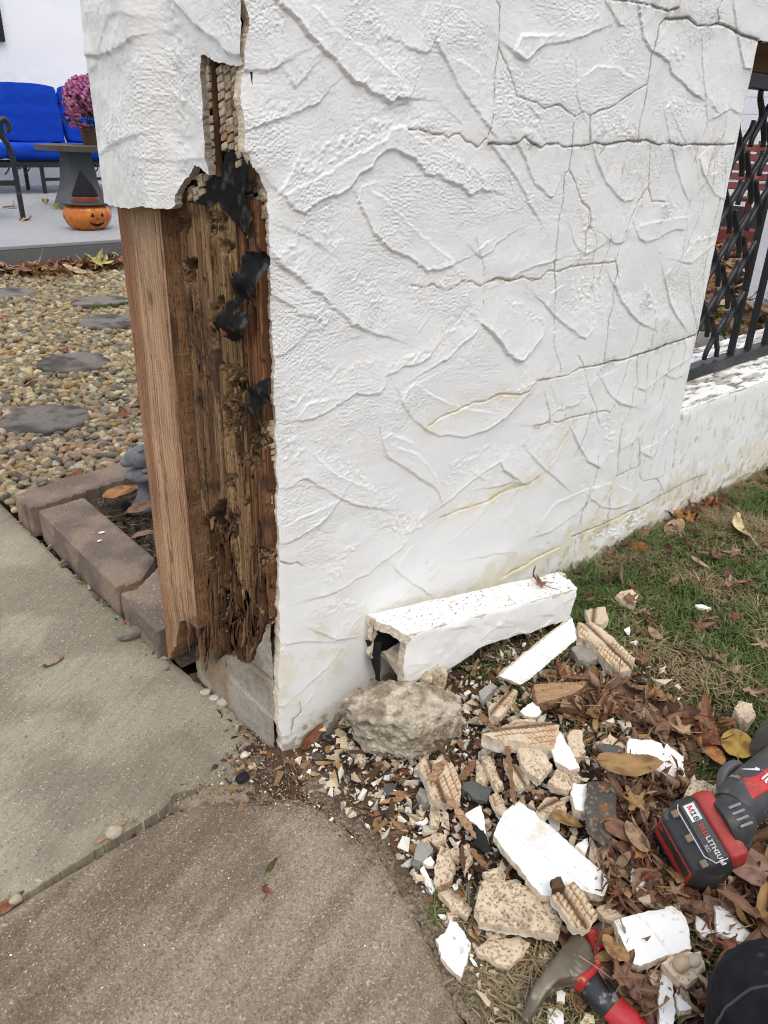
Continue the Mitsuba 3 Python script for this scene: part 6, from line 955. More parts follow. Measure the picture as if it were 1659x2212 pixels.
sm = tube(np.array(sp), .0016, 8); tag(putc('person__seam', sm, (.06, .06, .065), 'trousers', True), 'raised stitched seam over the knee')
tag('person', 'kneeling person in black work trousers, only one knee in the bottom corner', 'person')
# ================================================================ LEAVES
def leaf_mesh(kind, seed, curl=1.0, low=False):
    r = np.random.default_rng(seed); n = {'maple': 60, 'japanese': 70, 'oval': 30}[kind] if not low else {'maple': 25, 'japanese': 35, 'oval': 12}[kind]; th = np.linspace(-math.pi, math.pi, n, endpoint=False)
    if kind == 'oval': rad = np.ones(n); ox = np.cos(th); oy = np.sin(th) * r.uniform(.40, .52) * (1 - .18 * np.cos(th)); out = np.stack([ox * (1 + .06 * (np.abs(th) < .2)), oy], 1)
    else:
        k = 5 if kind == 'maple' else 7; rad = np.full(n, .34 if kind == 'maple' else .20)
        for i in range(k):
            a = (i - (k - 1) / 2) * (2.45 / (k - 1) * 2 / 1) * .92; L = (1.0 if abs(i - (k - 1) / 2) < .1 else .95 if abs(i - (k - 1) / 2) < 1.6 else .62) * r.uniform(.9, 1.08); w = .40 if kind == 'maple' else .21; d = np.abs((th - a + math.pi) % (2 * math.pi) - math.pi); rad = np.maximum(rad, L * np.clip(1 - d / w, 0, 1) ** .62 * (1 + .08 * np.cos(d * 55)) )
            rad = np.maximum(rad, .52 * np.clip(1 - d / .55, 0, 1) ** .5 if kind == 'maple' else rad)
        out = np.stack([rad * np.cos(th), rad * np.sin(th)], 1)
    R_ = [0, .22, .45, .68, .86, 1.0] if not low else [0, .3, .65, 1.0]; v = [np.zeros((1, 2))]; f = []
    for q in R_[1:]: v.append(out * q)
    v = np.vstack(v); idx = lambda i, j: 1 + (i - 1) * n + j % n
    for j in range(n): f.append([0, idx(1, j), idx(1, j + 1)])
    for i in range(1, len(R_) - 1):
        for j in range(n): f += [[idx(i, j), idx(i + 1, j), idx(i + 1, j + 1)], [idx(i, j), idx(i + 1, j + 1), idx(i, j + 1)]]
    x, y = v[:, 0], v[:, 1]; z = 0 * x; an = np.arctan2(y, x); rr = np.hypot(x, y)
    if kind == 'oval': z = .10 * np.abs(y) * 1.2; vein = np.exp(-(y / .02) ** 2) + .6 * np.exp(-((((x - np.abs(y) * .8) / .17 % 1) - .5) / .10) ** 2) * (np.abs(y) < .45)
    else:
        k = 5 if kind == 'maple' else 7; ph = an / (2.45 / (k - 1) * 2 * .92); fr = np.abs(ph - np.round(ph)); z = .16 * rr * (fr * 2) ** 1; vein = np.exp(-(fr * rr / .03) ** 2)
    P = np.stack([x, y, z], 1); P[:, 2] += rr * .16 * 2 * N(np.stack([x, y, 0 * x], 1) + seed, 1.6, seed, 2) * curl + .06 * 2 * N(np.stack([x, y, 0 * x], 1) + seed, 5, seed + 1, 2)
    if kind != 'oval': # each lobe curls on its own
        lob = np.round(ph).astype(int); cu = r.uniform(-.5, 1.3, 12)[lob % 12] * curl; a_ = rr ** 1.6 * cu; P = np.stack([P[:, 0] * np.cos(a_ * .9) , P[:, 1] * np.cos(a_ * .9), P[:, 2] + rr * np.sin(a_) * .75], 1)
    for _ in range(2): # and the whole leaf bends twice
        a = r.uniform(0, math.pi); c_, s_ = math.cos(a), math.sin(a); u = P[:, 0] * c_ + P[:, 1] * s_; w = -P[:, 0] * s_ + P[:, 1] * c_; kq = r.uniform(.2, 1.1) * curl * (1 if r.random() < .7 else -1) * .9; R0 = 1 / max(abs(kq), .05); sg = math.copysign(1, kq); t = u / R0
        u2 = (R0 - sg * P[:, 2]) * np.sin(t); z2 = sg * (R0 - (R0 - sg * P[:, 2]) * np.cos(t)); P = np.stack([u2 * c_ - w * s_, u2 * s_ + w * c_, z2], 1)
    st = tube(np.array([[-.05, 0, .0], [-.45, .02, .02], [-.85, r.normal(0, .12), .08]]) * (1 if kind != 'oval' else V(1.25, 1, 1)) - (V(.0, 0, 0) if kind != 'oval' else V(.55, 0, 0)), [.022, .016, .022], 5); 
    if kind == 'oval': st.vertices[:, 2] += P[1 + (len(R_) - 2) * n, 2]
    m = trimesh.Trimesh(P, f, process=False); vein = np.concatenate([vein, np.ones(len(st.vertices))]); m = cat_mesh([m, st]); m.vertices[:, 2] -= np.percentile(m.vertices[:, 2], 8); return m, vein
def leaf_uv(m, vein, col, seed):
    n = N(m.vertices + seed, 3.2, seed, 3); b = 1.25 - .7 * sstep(-.2, .25, n) - .22 * sstep(.05, .3, N(m.vertices + seed, 9, seed + 1, 2)); b = b + (1.5 - b) * .45 * np.clip(vein, 0, 1); return np.stack([b, np.full(len(b), float(sorted(LCOL).index(col)))], 1)
LEAFSHAPE = {}
def leaf_shape(kind, col, var, curl=1.0):
    q = (kind, col, var)
    if q not in LEAFSHAPE:
        sd = abs(hash(('m', 'o', 'j').index(kind[0]) * 7 + var * 31 + sorted(LCOL).index(col))) % 9999; m, ve = leaf_mesh(kind, sd, curl); LEAFSHAPE[q] = mikit.ply(m, 'leaf', smooth=True, uv=leaf_uv(m, ve, col, sd))
    return LEAFSHAPE[q]
def leaf_at(k, kind, col, var, p, size, rot, tx=0.0, ty=0.0, curl=1.0, sz=1.0):
    scene[k] = {**leaf_shape(kind, col, var, curl), 'to_world': T().translate([float(q) for q in p]).rotate([0, 0, 1], math.degrees(rot)).rotate([1, 0, 0], tx).rotate([0, 1, 0], ty).scale([size, size, size * sz])}
def leaf_mass(k, items, label, cat='leaves'):
    """Leaves too many or too small to pick apart: one mesh."""
    vs, fs, us, off, lib = [], [], [], 0, {}
    for kind, col, var, p, size, rot, tx, ty in items:
        if (kind, var) not in lib: lib[kind, var] = leaf_mesh(kind, 900 + var * 13 + len(kind), 1.3, True)
        m, ve = lib[kind, var]; A_ = np.array(T().rotate([0, 0, 1], math.degrees(rot)).rotate([1, 0, 0], tx).rotate([0, 1, 0], ty).scale([size] * 3).matrix); vs.append(m.vertices @ A_[:3, :3].T + np.array(p)); fs.append(m.faces + off); off += len(m.vertices); us.append(leaf_uv(m, ve, col, var * 7 + off % 50))
    scene[k] = mikit.ply(trimesh.Trimesh(np.vstack(vs), np.vstack(fs), process=False), 'leaf', smooth=True, uv=np.vstack(us)); tag(k, label, cat, None, 'stuff')
rl = np.random.default_rng(77)
NM = {'maple': 'maple_leaf', 'japanese': 'maple_leaf', 'oval': 'oval_leaf'}
for kind, col, p, sz, rot, lb in LEAVES:
    k = key(NM[kind]); up_ = 'upright' in lb or 'standing' in lb; on = 'channel' in lb and 'top' in lb
    P = V(*p) / 1000 + (V(0, 0, .148) if False else 0); size = sz / 1000 * .72
    if on: P = V(.545, -.10, .150)
    flat_ = 0.45 if kind == 'oval' else .95
    if 'folded dark green' in lb: size *= .55; P[2] += .008; flat_ = 1.6
    if 'shrivelled' in lb: flat_ = 2.6
    leaf_at(k, kind, col, 100 + taken[NM[kind]], P, size, rot + (0 if kind == 'oval' else rl.uniform(-3, 3)), 55 if up_ else rl.normal(0, 10), -50 if up_ else rl.normal(0, 10), flat_); tag(k, lb, 'leaf', 'fallen leaves')
LPAL = {'pile': (['brown', 'tan', 'red', 'pink', 'dark', 'rust', 'ochre'], [.36, .28, .09, .10, .06, .04, .07]), 'lawn': (['brown', 'tan', 'red', 'pink', 'dark'], [.34, .2, .2, .12, .14]), 'wallfoot': (['brown', 'red', 'tan', 'dark', 'orange'], [.3, .24, .2, .16, .1]), 'rubble': (['brown', 'red', 'dark', 'rust'], [.4, .25, .2, .15])}
CWORD = {'brown': 'brown', 'tan': 'tan', 'red': 'red brown', 'pink': 'pinkish brown', 'dark': 'dark', 'rust': 'rusty', 'ochre': 'ochre', 'orange': 'orange'}
import re
SHORT = [re.split(r' (?:beside|at|lying|on|left|right|with|in|between|nearest|just|touching|above|below|under|tucked|against|behind|near|standing|among|half|alone|wedged|leaning|across|the)\b|,', lb)[0] for *_, lb in CHUNKS]
LTEXT = {'pile': 'crumpled dead leaf in the brown litter between lawn and rubble', 'lawn': 'small dead leaf scattered on the lawn', 'wallfoot': 'dead leaf in the drift along the foot of the low wall', 'rubble': 'scrap of dead leaf caught among the rubble pieces'}
big = np.array(spots); under = []
for tg, n, poly in LITTER:
    pg = Polygon(np.array(poly, float) / 1000).buffer(0); x0, y0, x1, y1 = pg.bounds; c = 0; tries = 0; n2 = n + {'pile': int(n * 3.2), 'wallfoot': 30, 'rubble': 25, 'lawn': 20}[tg]; n1 = int(n * .75)
    while c < n2 and tries < 6000:
        tries += 1; x, y = rl.uniform(x0, x1), rl.uniform(y0, y1)
        if not contains_xy(pg, x, y) or y > -.012: continue
        near_ = np.min(np.hypot(big[:, 0] - x, big[:, 1] - y))
        if tg != 'lawn' and near_ < (.024 if c < n1 else .012): continue
        kind = 'maple' if rl.random() < .70 else ('japanese' if rl.random() < .3 else 'oval'); cols, pr = LPAL[tg]; col = str(rl.choice(cols, p=pr)); size = rl.uniform(.030, .060) * {'pile': 1, 'lawn': .6, 'wallfoot': .8, 'rubble': .45}[tg]; z = float(gz(x, y)); rot, tx_l, ty_l = rl.uniform(0, 6.28), rl.normal(0, 26), rl.normal(0, 26); var = int(rl.integers(3)); c += 1
        if c <= n1:
            k = key(NM[kind]); leaf_at(k, kind, col, var, (x, y, z + rl.uniform(.012, .032 if tg == 'pile' else .016)), size, rot, tx_l, ty_l, 1.5); tag(k, f"{ {'pile': 'crumpled', 'lawn': 'small', 'wallfoot': 'drifted', 'rubble': 'torn'}[tg]} {CWORD[col]} {'oval' if kind == 'oval' else 'maple'} leaf nearest the {SHORT[int(np.argmin(np.hypot(big[:, 0] - x, big[:, 1] - y)))]}" if near_ < .14 else f'{CWORD[col]} ' + LTEXT[tg], 'leaf', {'pile': 'dead leaves in the litter', 'lawn': 'dead leaves on the lawn', 'wallfoot': 'dead leaves along the low wall', 'rubble': 'leaf scraps in the rubble'}[tg])
        else: under.append((kind, col, var + 3 * int(rl.integers(3)), (x, y, z + rl.uniform(.0, .014)), size * rl.uniform(.6, 1), rot, tx_l, ty_l))
leaf_mass('leaf_litter', under, 'packed layer of brown dead leaves under and between the rubble', 'leaf litter')
# ================================================================ GRASS
def blades(n, poly, seed, h0, h1, dens=None):
    r = np.random.default_rng(seed); pg = Polygon(poly); x0, y0, x1, y1 = pg.bounds; x, y = r.uniform(x0, x1, n * 4), r.uniform(y0, y1, n * 4); k = contains_xy(pg, x, y)
    if dens is not None: k &= r.random(n * 4) < dens(x, y)
    x, y = x[k][:n], y[k][:n]; n = len(x); P3 = np.stack([x, y, 0 * x], 1); z = gz(x, y) + .012 * N(P3, 14, 3); dry = sstep(-.10, .20, N(P3, 9, 600, 3) + .45 * (r.random(n) - .5))
    h = r.uniform(h0, h1, n) * (.6 + .8 * sstep(-.2, .2, N(P3, 16, 601))) * np.where(dry > .6, .9, 1); a = r.uniform(0, 6.28, n); lean = r.uniform(.5, 1.25, n) ** 1 * h * np.where(dry > .6, 1.25, .85); w = r.uniform(.0007, .0019, n)
    dx, dy = np.cos(a), np.sin(a); sx, sy = -dy, dx; b = np.stack([x, y, z], 1); s = np.stack([sx, sy, 0 * sx], 1) * w[:, None]; vs = []
    for t, tw in ((0, 1.0), (.45, .9), (.8, .55), (1.0, .05)):
        q = b + np.stack([dx * lean * t ** 1.7, dy * lean * t ** 1.7, h * (t - .42 * t ** 3.0)], 1); vs += [q - s * tw, q + s * tw]
    v = np.stack(vs, 1).reshape(-1, 3); f0 = np.array([[0, 1, 3], [0, 3, 2], [2, 3, 5], [2, 5, 4], [4, 5, 7], [4, 7, 6]]); f = (np.arange(n)[:, None, None] * 8 + f0[None]).reshape(-1, 3)
    g1, g2 = V(.046, .088, .018), V(.105, .15, .042); st, s2 = V(.34, .27, .15), V(.21, .15, .08); c = lerp(lerp(g1, g2, r.random(n)), lerp(s2, st, r.random(n)), dry); c = np.repeat(c, 8, 0); return v, f, c
sparse = lambda x, y: np.where((x < .34) & (y > -.62), .05, np.where(x < .5, .45, 1.0)) * np.where((x > .30) & (x < .62) & (y < -.28) & (y > -.52), .45, 1.0)
v, f, c = blades(64000, [(.05, -.72), (-.05, -.6), (.03, -.45), (.30, -.38), (.30, -.06), (.62, -.012), (2.0, -.01), (2.2, -.9), (1.2, -1.0), (.5, -.9)], 1, .013, .034, sparse)
v2, f2, c2 = blades(1500, [(-.03, -.38), (.02, -.36), (.12, -.55), (.10, -.66), (-.06, -.66), (-.08, -.54)], 2, .014, .03)
v3, f3, c3 = blades(5200, [(.62, -.10), (.62, -.18), (.9, -.12), (1.9, -.10), (1.9, -.012), (.72, -.012)], 3, .016, .038); c3 = c3 * .8
tag(put('grass', trimesh.Trimesh(np.vstack([v, v2, v3]), np.vstack([f, f2 + len(v), f3 + len(v) + len(v2)]), process=False), 'grass_blade', False, np.vstack([c, c2, c3])), 'thin autumn lawn of green and straw coloured grass', 'grass', None, 'stuff')
# ================================================================ THE GARDEN ON THE LEFT: gravel, stones, pavers
PCOL = [c_ * V(.80, .74, .61) for c_ in [V(.34, .28, .17), V(.26, .22, .135), V(.19, .175, .13), V(.42, .36, .25), V(.15, .145, .13), V(.30, .22, .12), V(.22, .20, .16), V(.50, .46, .37), V(.29, .255, .17), V(.36, .24, .13), V(.12, .11, .10), V(.38, .33, .22)]]
PWORD = ['tan', 'olive brown', 'dark olive', 'light buff', 'dark grey', 'brown', 'grey olive', 'pale cream', 'sandy', 'orange tan', 'blackish', 'khaki']
PLACE = ['the stepping stone at the left edge', 'the middle stepping stone', 'the nearer stepping stone by the post', 'the mossy stepping stone', 'the far stepping stone']
STONES = [(.255, 1.84, .150), (.612, 2.475, .150), (1.06, 3.10, .165), (1.215, 3.60, .165), (.85, 4.12, .165)]
LX = np.array([.3, .9, 1.4, 2.0, 3.0, 4.8])
G_REG = Polygon([(-.055, 1.22), (-.055, 1.8), (.10, 2.25), (.45, 3.4), (.80, 4.80), (2.55, 4.80), (2.05, 3.9), (1.15, 2.5), (.62, 1.62), (.42, 1.25), (.34, 1.30)])
rp = np.random.default_rng(21); pos = []
x0, y0, x1, y1 = G_REG.bounds; cell = .0175
XX, YY = np.meshgrid(np.arange(x0, x1, cell), np.arange(y0, y1, cell)); q = np.stack([XX.ravel(), YY.ravel()], 1) + rp.uniform(-.011, .011, (XX.size, 2)); q = q[contains_xy(G_REG, q[:, 0], q[:, 1])]
for sx, sy, sr in STONES: q = q[np.hypot(q[:, 0] - sx, q[:, 1] - sy) > sr * .97]
thin = np.clip(1.7 - q[:, 1] * .19, .62, 1); q = q[rp.random(len(q)) < thin]; depth = (q - EYE[:2]) @ fwd[:2]
size = rp.uniform(.0105, .0205, len(q)) * (1 + .10 * np.clip(q[:, 1] - 2, 0, 2)); zz = -.030 + rp.uniform(0, .022, len(q)) + .010 * N(np.stack([q[:, 0], q[:, 1], 0 * q[:, 0]], 1), 3, 700) * 2
pv = [pebble_mesh(1.0, i * 3 + 1, 2) for i in range(12)]; pvs = [pebble_mesh(1.0, i * 3 + 1, 1) for i in range(12)]
# the 300 that show largest are single things, the rest one mass
vis = np.array([(lambda c: (abs((c @ right0) / (c @ fwd)) < .50) and (c @ fwd) > 0)(V(a, b, z) - EYE) for (a, b), z in zip(q, zz)])
along_view = np.hypot(q[:, 0] - EYE[0], q[:, 1] - EYE[1]); lim = np.where(vis & (zz > -.022), size / along_view, 0); top300 = set(np.argsort(-lim)[:300].tolist())
pb_shape = []
for i in range(12): pb_shape.append(mikit.ply(pv[i], 'pebble_stone_small', smooth=True, uv=hue_uv(flat(pv[i], PCOL[i], .55, i, 2.2) * (1 + .25 * N(pv[i].vertices, 9, i)[:, None]))))
vs_, fs_, cs_, off = [], [], [], 0
for i, (x, y) in enumerate(q):
    j = int(rp.integers(12)); e = rp.normal(0, [22, 22, 0]); rz = rp.uniform(0, 360); s = size[i] * rp.uniform(.85, 1.2, 3) * V(1.15, 1, 1)
    M_ = T().translate([float(x), float(y), float(zz[i])]).rotate([0, 0, 1], float(rz)).rotate([1, 0, 0], float(e[0])).rotate([0, 1, 0], float(e[1])).scale(s.tolist())
    if i in top300:
        k = key('pebble'); scene[k] = {**pb_shape[j], 'to_world': M_}; tag(k, f'rounded {PWORD[j]} pebble ' + ('of the gravel just behind the pavers' if y < 1.62 else 'of the gravel near ' + PLACE[int(np.argmin([math.hypot(x - a_[0], y - a_[1]) for a_ in STONES]))]), 'pebble', 'pebbles of the gravel bed')
    else:
        mm = pv[j] if along_view[i] < 2.2 else pvs[j]; A_ = np.array(M_.matrix); v = mm.vertices @ A_[:3, :3].T + A_[:3, 3]; vs_.append(v); fs_.append(mm.faces + off); off += len(v); cs_.append(flat(mm, PCOL[j] * rp.uniform(.75, 1.25), .5, j, 2.2))
tag(put('gravel', trimesh.Trimesh(np.vstack(vs_), np.vstack(fs_), process=False), 'pebble_stone', True, np.vstack(cs_)), 'bed of rounded river gravel between the pavers and the deck', 'gravel', None, 'stuff')
SL = ['round grey stepping stone nearest the pavers, cut by the left edge', 'round grey stepping stone in the middle of the gravel', 'round grey stepping stone half hidden by the wooden post, nearer one', 'round grey stepping stone with moss on its near edge', 'round grey stepping stone at the left edge near the deck']
for (sx, sy, sr), lb in zip(STONES, SL):
    an = np.linspace(0, 2 * math.pi, 64, endpoint=False); prof = [(0, .002), (sr * .5, .003), (sr * .9, .002), (sr * .98, -.002), (sr, -.008), (sr * .99, -.045)]; m = lathe(prof, 64, (sx, sy, .0), lambda a: .018 * np.sin(a * 3 + sx * 9) + .012 * np.sin(a * 7)); m = m.subdivide(); m.vertices[:, 2] += .004 * 2 * N(m.vertices, 18, 710) + .002 * N(m.vertices, 90, 711)
    k = key('stepping_stone'); tag(put(k, m, 'step_stone', 40), lb, 'stepping stone', 'stepping stones in the gravel')
    if 'moss' in lb: 
        sh_ = shards(260, [(sx - .12, sy - sr * .80), (sx + .13, sy - sr * .86), (sx + .13, sy - sr * 1.06), (sx - .12, sy - sr * 1.0)], .003, .009, [V(.10, .14, .02), V(.07, .10, .015)], .8, 31, .006, None, lambda x, y: .0); tag(put(k + '__moss', trimesh.Trimesh(sh_[0], sh_[1], process=False), 'litter', False, sh_[2]), 'green moss', kind='stuff')
def paver(quad, z0, z1, lb, seed):
    pg = Polygon(quad); pg = pg.buffer(-.006).buffer(.006); x0, y0, x1, y1 = pg.bounds; st2 = .005
    u, w, f = grid(np.arange(x0, x1 + st2, st2), np.arange(y0, y1 + st2, st2), lambda a, b: contains_xy(pg, a, b)); d, *_ = seg_dist(np.stack([u, w], 1), np.array(pg.exterior.coords)); P3 = np.stack([u, w, 0 * u], 1)
    z = z1 - .007 * np.exp(-(d / .006) ** 2) + .002 * N(P3, 14, seed) + .0014 * N(P3, 80, seed + 1); v = np.stack([u, w, z], 1); s = rim(v, f, (0, 0, z0 - z1), 5, .0022, seed); m = cat_mesh([trimesh.Trimesh(v, f, process=False), s]); k = key('paver'); tag(put(k, m, 'paver_concrete', True), lb, 'paver', 'pavers edging the bed by the post')
paver([(-.053, 1.218), (-.045, 1.10), (.34, 1.15), (.38, 1.268)], -.06, .025, 'reddish paver lying across the far end of the mulch bed', 720)
paver([(-.037, 1.08), (.096, 1.087), (.093, .665), (.02, .592), (-.033, .600)], -.06, .025, 'long brown paver along the walk with two white chips on it', 730)
paver([(-.036, .583), (.0, .573), (.090, .64), (.11, .39), (-.043, .39)], -.06, .022, 'lower grey paver half behind the wooden post', 740)
for i, (x, y, s) in enumerate(((.044, .852, .007), (.022, .815, .0055))):
    m = pebble_mesh(s, i + 70); m.vertices *= V(1.2, .8, .5); m.vertices += V(x, y, .028); k = key('stucco_chip'); tag(putc(k, m, (.74, .72, .66), 'litter', False), ['larger white chip lying on the long brown paver', 'smaller white chip lying on the long brown paver'][i], 'stucco piece', 'pieces of the torn off wall end')
# mulch: dark shredded bark
MUL = [(.09, 1.09), (.33, 1.15), (.42, .95), (.42, .45), (.115, .42), (.093, .66)]
v, f, c = shards(900, MUL, .004, .026, [V(.075, .055, .042), V(.05, .038, .03), V(.11, .085, .068), V(.14, .115, .095), V(.035, .027, .022)], .16, 41, .018, None, lambda x, y: -.018, 1.9)
v2, f2, c2 = shards(160, [(-.062, 1.24), (-.052, 1.02), (-.048, .36), (-.035, .3), (-.030, .38), (-.045, 1.0), (-.06, 1.24)], .003, .013, bark + stone, .3, 42, .008, None, lambda x, y: -.055, 1.6)
tag(put('mulch', trimesh.Trimesh(np.vstack([v, v2]), np.vstack([f, f2 + len(v)]), process=False), 'litter', False, np.vstack([c, c2])), 'dark shredded bark mulch between the pavers and the post', 'mulch', None, 'stuff')
u, w, f = grid(np.arange(.07, .42, .02), np.arange(.40, 1.1, .02)); put('mulch_soil', trimesh.Trimesh(np.stack([u, w, -.020 + .01 * N(np.stack([u, w, 0 * u], 1), 20, 743)], 1), f), 'soil', True); tag('mulch_soil', kind='structure')
# the little stone animal on its mushroom stand
sx, sy = .228, .985; gs = 'garden_statue'; STC = (.17, .19, .22)
m = lathe([(0, -.01), (.040, -.01), (.041, .004), (.030, .020), (.022, .040), (.021, .060), (.030, .075), (.047, .086), (.050, .094), (.046, .102), (.02, .112), (0, .113)], 32, (sx, sy, 0), lambda a: .05 * np.sin(a * 5)); m = m.subdivide(); m.vertices += .002 * np.stack([N(m.vertices, 60, i) for i in range(3)], 1); putc(gs + '__stand', m, STC, 'mortar_rough', True, .5, 60)
an_ = hull_chain([(V(.030, -.01, .130), .030), (V(.0, -.002, .142), .033), (V(-.026, .006, .140), .023), (V(-.046, .010, .132), .013)]) + m3.Manifold.sphere(.008, 16).translate([-.012, -.020, .168]) + m3.Manifold.sphere(.008, 16).translate([-.010, .022, .168]) + m3.Manifold.sphere(.014, 20).scale([1.5, .8, .5]).translate([.0, -.03, .112]) + m3.Manifold.sphere(.014, 20).scale([1.5, .8, .5]).translate([.0, .03, .112])
m = mb(an_.refine_to_length(.004)); trimesh.smoothing.filter_taubin(m, iterations=8); m.vertices += V(sx, sy, 0); putc(gs + '__animal', m, STC, 'mortar_rough', True, .5, 60)
for dy in (-.021, .024): e = trimesh.creation.icosphere(2, .0048); e.vertices += V(sx - .026, sy + dy + .005, .148); putc(part(gs, 'eye'), e, (.02, .02, .025), 'satin', True)
tag(gs, 'small blue grey stone animal on a mushroom stand, half behind the post', 'garden statue')
# ================================================================ DECK, HOUSE, FURNITURE
ZD, YD = .157, 4.821
mat('fascia_paint', (.125, .127, .131), .6, .3)
for i in range(36):
    y = YD + i * .138; bx = box((4.0, y + .067, ZD - .0125), (11, .129, .025), None, .005); put(part('deck', 'board'), bx, 'deck_board', 30)
put('deck__fascia', box((4.0, YD + .012, ZD - .026 - .075), (11, .022, .150)), 'fascia_paint'); fb = box((4, YD + .4, .0), (11, .02, .2)); put('deck__skirt', fb, 'fascia_paint')
put('deck__gap_shade_slab', box((4.0, 7.3, ZD - .10), (10.9, 4.8, .10)), 'plain', False, flat(box((0, 0, 0), (1, 1, 1)), (.05, .045, .04)))  # one slab under all boards, coloured dark for the shade in the gaps
tag('deck', 'grey board deck with a plain grey fascia', 'deck')
YW = 9.75
u, w, f = grid(np.arange(1.4, 5, .03), np.arange(ZD - .05, 4.2, .03), None); P3 = np.stack([u, 0 * u, w], 1); hh = .006 * N(P3, 3, 750) + .004 * sstep(.10, .13, N(np.stack([u + w * .8, 0 * u, (w - u * .6) * .35], 1), 3.2, 751, 3)) + .002 * N(P3, 40, 752)
hw = np.array([p for p in range(1)]); put('house', trimesh.Trimesh(np.stack([u, YW - hh, w], 1), f, process=False), 'house_paint', True); put('house__back', box((4, YW + 2.1, 2.0), (10, 4, 4.1)), 'house_paint')
put('house__shutter', box((2.785, YW - .035, 2.29), (.30, .04, 1.25), None, .006), 'plain', False, flat(box((2.785, YW - .035, 2.29), (.30, .04, 1.25), None, .006), (.020, .021, .026))); tag('house__shutter', 'black shutter')
tag('house', 'white stuccoed house wall behind the deck', 'house')
# blue loveseat
sf = 'sofa'
def cushion(c, s, R=None, puff=.25, seed=0, bsdf='blue_cloth'):
    m = trimesh.creation.box(extents=(1, 1, 1)); m = m.subdivide().subdivide().subdivide().subdivide(); v = m.vertices * 2; p = 1 - np.abs(v) ** 3; k = np.sqrt(np.clip(p, 0, 1)); 
    for a in range(3):
        b, d = (a + 1) % 3, (a + 2) % 3; v[:, a] *= 1 - .18 * puff * (np.abs(v[:, b]) ** 4 + np.abs(v[:, d]) ** 4)
    v = v * np.array(s) / 2; v = v + .019 * 2 * np.stack([N(v * V(.35, .35, 1.3) + seed, 8, seed + i, 3) for i in range(3)], 1)
    if R is not None: v = v @ R.T
    m.vertices = v + np.array(c); return m
ta = math.radians(-12); RB = np.array([[1, 0, 0], [0, math.cos(ta), -math.sin(ta)], [0, math.sin(ta), math.cos(ta)]])
for i, cx in enumerate((2.20, 2.90, 3.60)): put(part(sf, 'back_cushion'), cushion((cx, 9.20, .94), (.70, .17, .62), RB, .5, i), 'blue_cloth', True)
for i, cx in enumerate((2.10, 2.76, 3.44)): put(part(sf, 'seat_cushion'), cushion((cx, 8.86, .575), (.675, .62, .17), None, .8, i + 5), 'blue_cloth', True)
fr = [beam((1.7, 8.58, .45), (3.9, 8.58, .45), .03, .05), beam((1.7, 9.12, .45), (3.9, 9.12, .45), .03, .05)]; m = cat_mesh(fr); put(sf + '__frame', m, 'iron_black')
for x, y in ((2.745, 8.62), (3.75, 8.62), (2.745, 9.15), (3.75, 9.15), (1.8, 8.62)): put(part(sf, 'leg'), beam((x, y, ZD), (x, y, .45), .035, .035, (0, 1, 0)), 'iron_black')
put(part(sf, 'stretcher'), beam((2.745, 8.62, .30), (3.75, 8.62, .30), .025, .03), 'iron_black')
for i, x in enumerate((2.35, 2.48, 2.56, 3.25, 3.32)): put(part(sf, 'cushion_tie'), tube(smoothpath([(x, 8.565, .47), (x + .03, 8.55, .43), (x + .02 - .06 * (i % 2), 8.55, .40), (x - .02, 8.55, .36)], 4), .009, 6), 'iron_black', True)
tag(sf, 'blue cushioned outdoor sofa on a black metal frame', 'sofa')
# chair in front whose iron arm curls into view
ch_ = 'armchair'; y_ = 6.237
arm = smoothpath([(1.703, y_, ZD), (1.701, y_, .363), (1.698, y_, .615), (1.684, y_, .708), (1.650, y_, .772), (1.636, y_, .828), (1.645, y_, .878), (1.676, y_, .903), (1.706, y_, .875), (1.700, y_, .828), (1.680, y_, .822)], 8); put(ch_ + '__arm', tube(arm, .021, 14), 'iron_black', True)
put(ch_ + '__foot', lathe([(0, .012), (.03, .010), (.034, 0)], 16, (1.703, y_, ZD)), 'iron_black', True); put(ch_ + '__arm_rest', tube(smoothpath([(1.640, y_, .85), (1.50, y_ + .1, .90), (1.1, y_ + .4, .86), (.95, y_ + .5, .90)], 6), .022, 12), 'iron_black', True)
put(ch_ + '__seat_cushion', cushion((1.42, 6.62, .55), (.36, .62, .17), None, .8, 12), 'blue_cloth', True); put(ch_ + '__frame', beam((1.3, 6.34, .44), (1.70, 6.24, .44), .03, .04), 'iron_black')
put(ch_ + '__leg', beam((1.1, 6.75, ZD), (1.1, 6.75, .46), .035, .035, (0, 1, 0)), 'iron_black')
tag(ch_, 'black iron garden chair with a scrolled arm and blue cushion, cut by the left edge', 'chair')
# table of grey boards on a flared pedestal
tb, tx_, ty_ = 'side_table', 2.60, 6.95; TC = (.085, .080, .078)
oc = np.array([(math.cos(a), math.sin(a)) for a in np.linspace(0, 2 * math.pi, 8, endpoint=False) + .36]) * .46
tt = m3.Manifold.extrude(m3.CrossSection([(oc * .98).tolist()]), .045); m = mb(tt); m.vertices += V(tx_ + .02, ty_ + .06, .655); putc(tb + '__table_top', m, TC, 'wood_raw', False, .6, 9)
m = mb(m3.Manifold.extrude(m3.CrossSection([[(-.11, -.09), (.11, -.09), (.11, .09), (-.11, .09)]]), .50, 8, 0, (1.45, 1.45)).translate([0, 0, 0])); v = m.vertices; v[:, 2] = .50 - v[:, 2]; v[:, :2] *= (1 + .30 * sstep(.25, .0, v[:, 2]))[:, None]; v[:, 2] += ZD; m.vertices = v + V(tx_ - .12, ty_ - .02, 0); m.invert(); putc(tb + '__pedestal', m, (.10, .105, .115), 'mortar_rough', False, .4, 9)
tag(tb, 'dark grey octagonal garden table in front of the sofa', 'table')
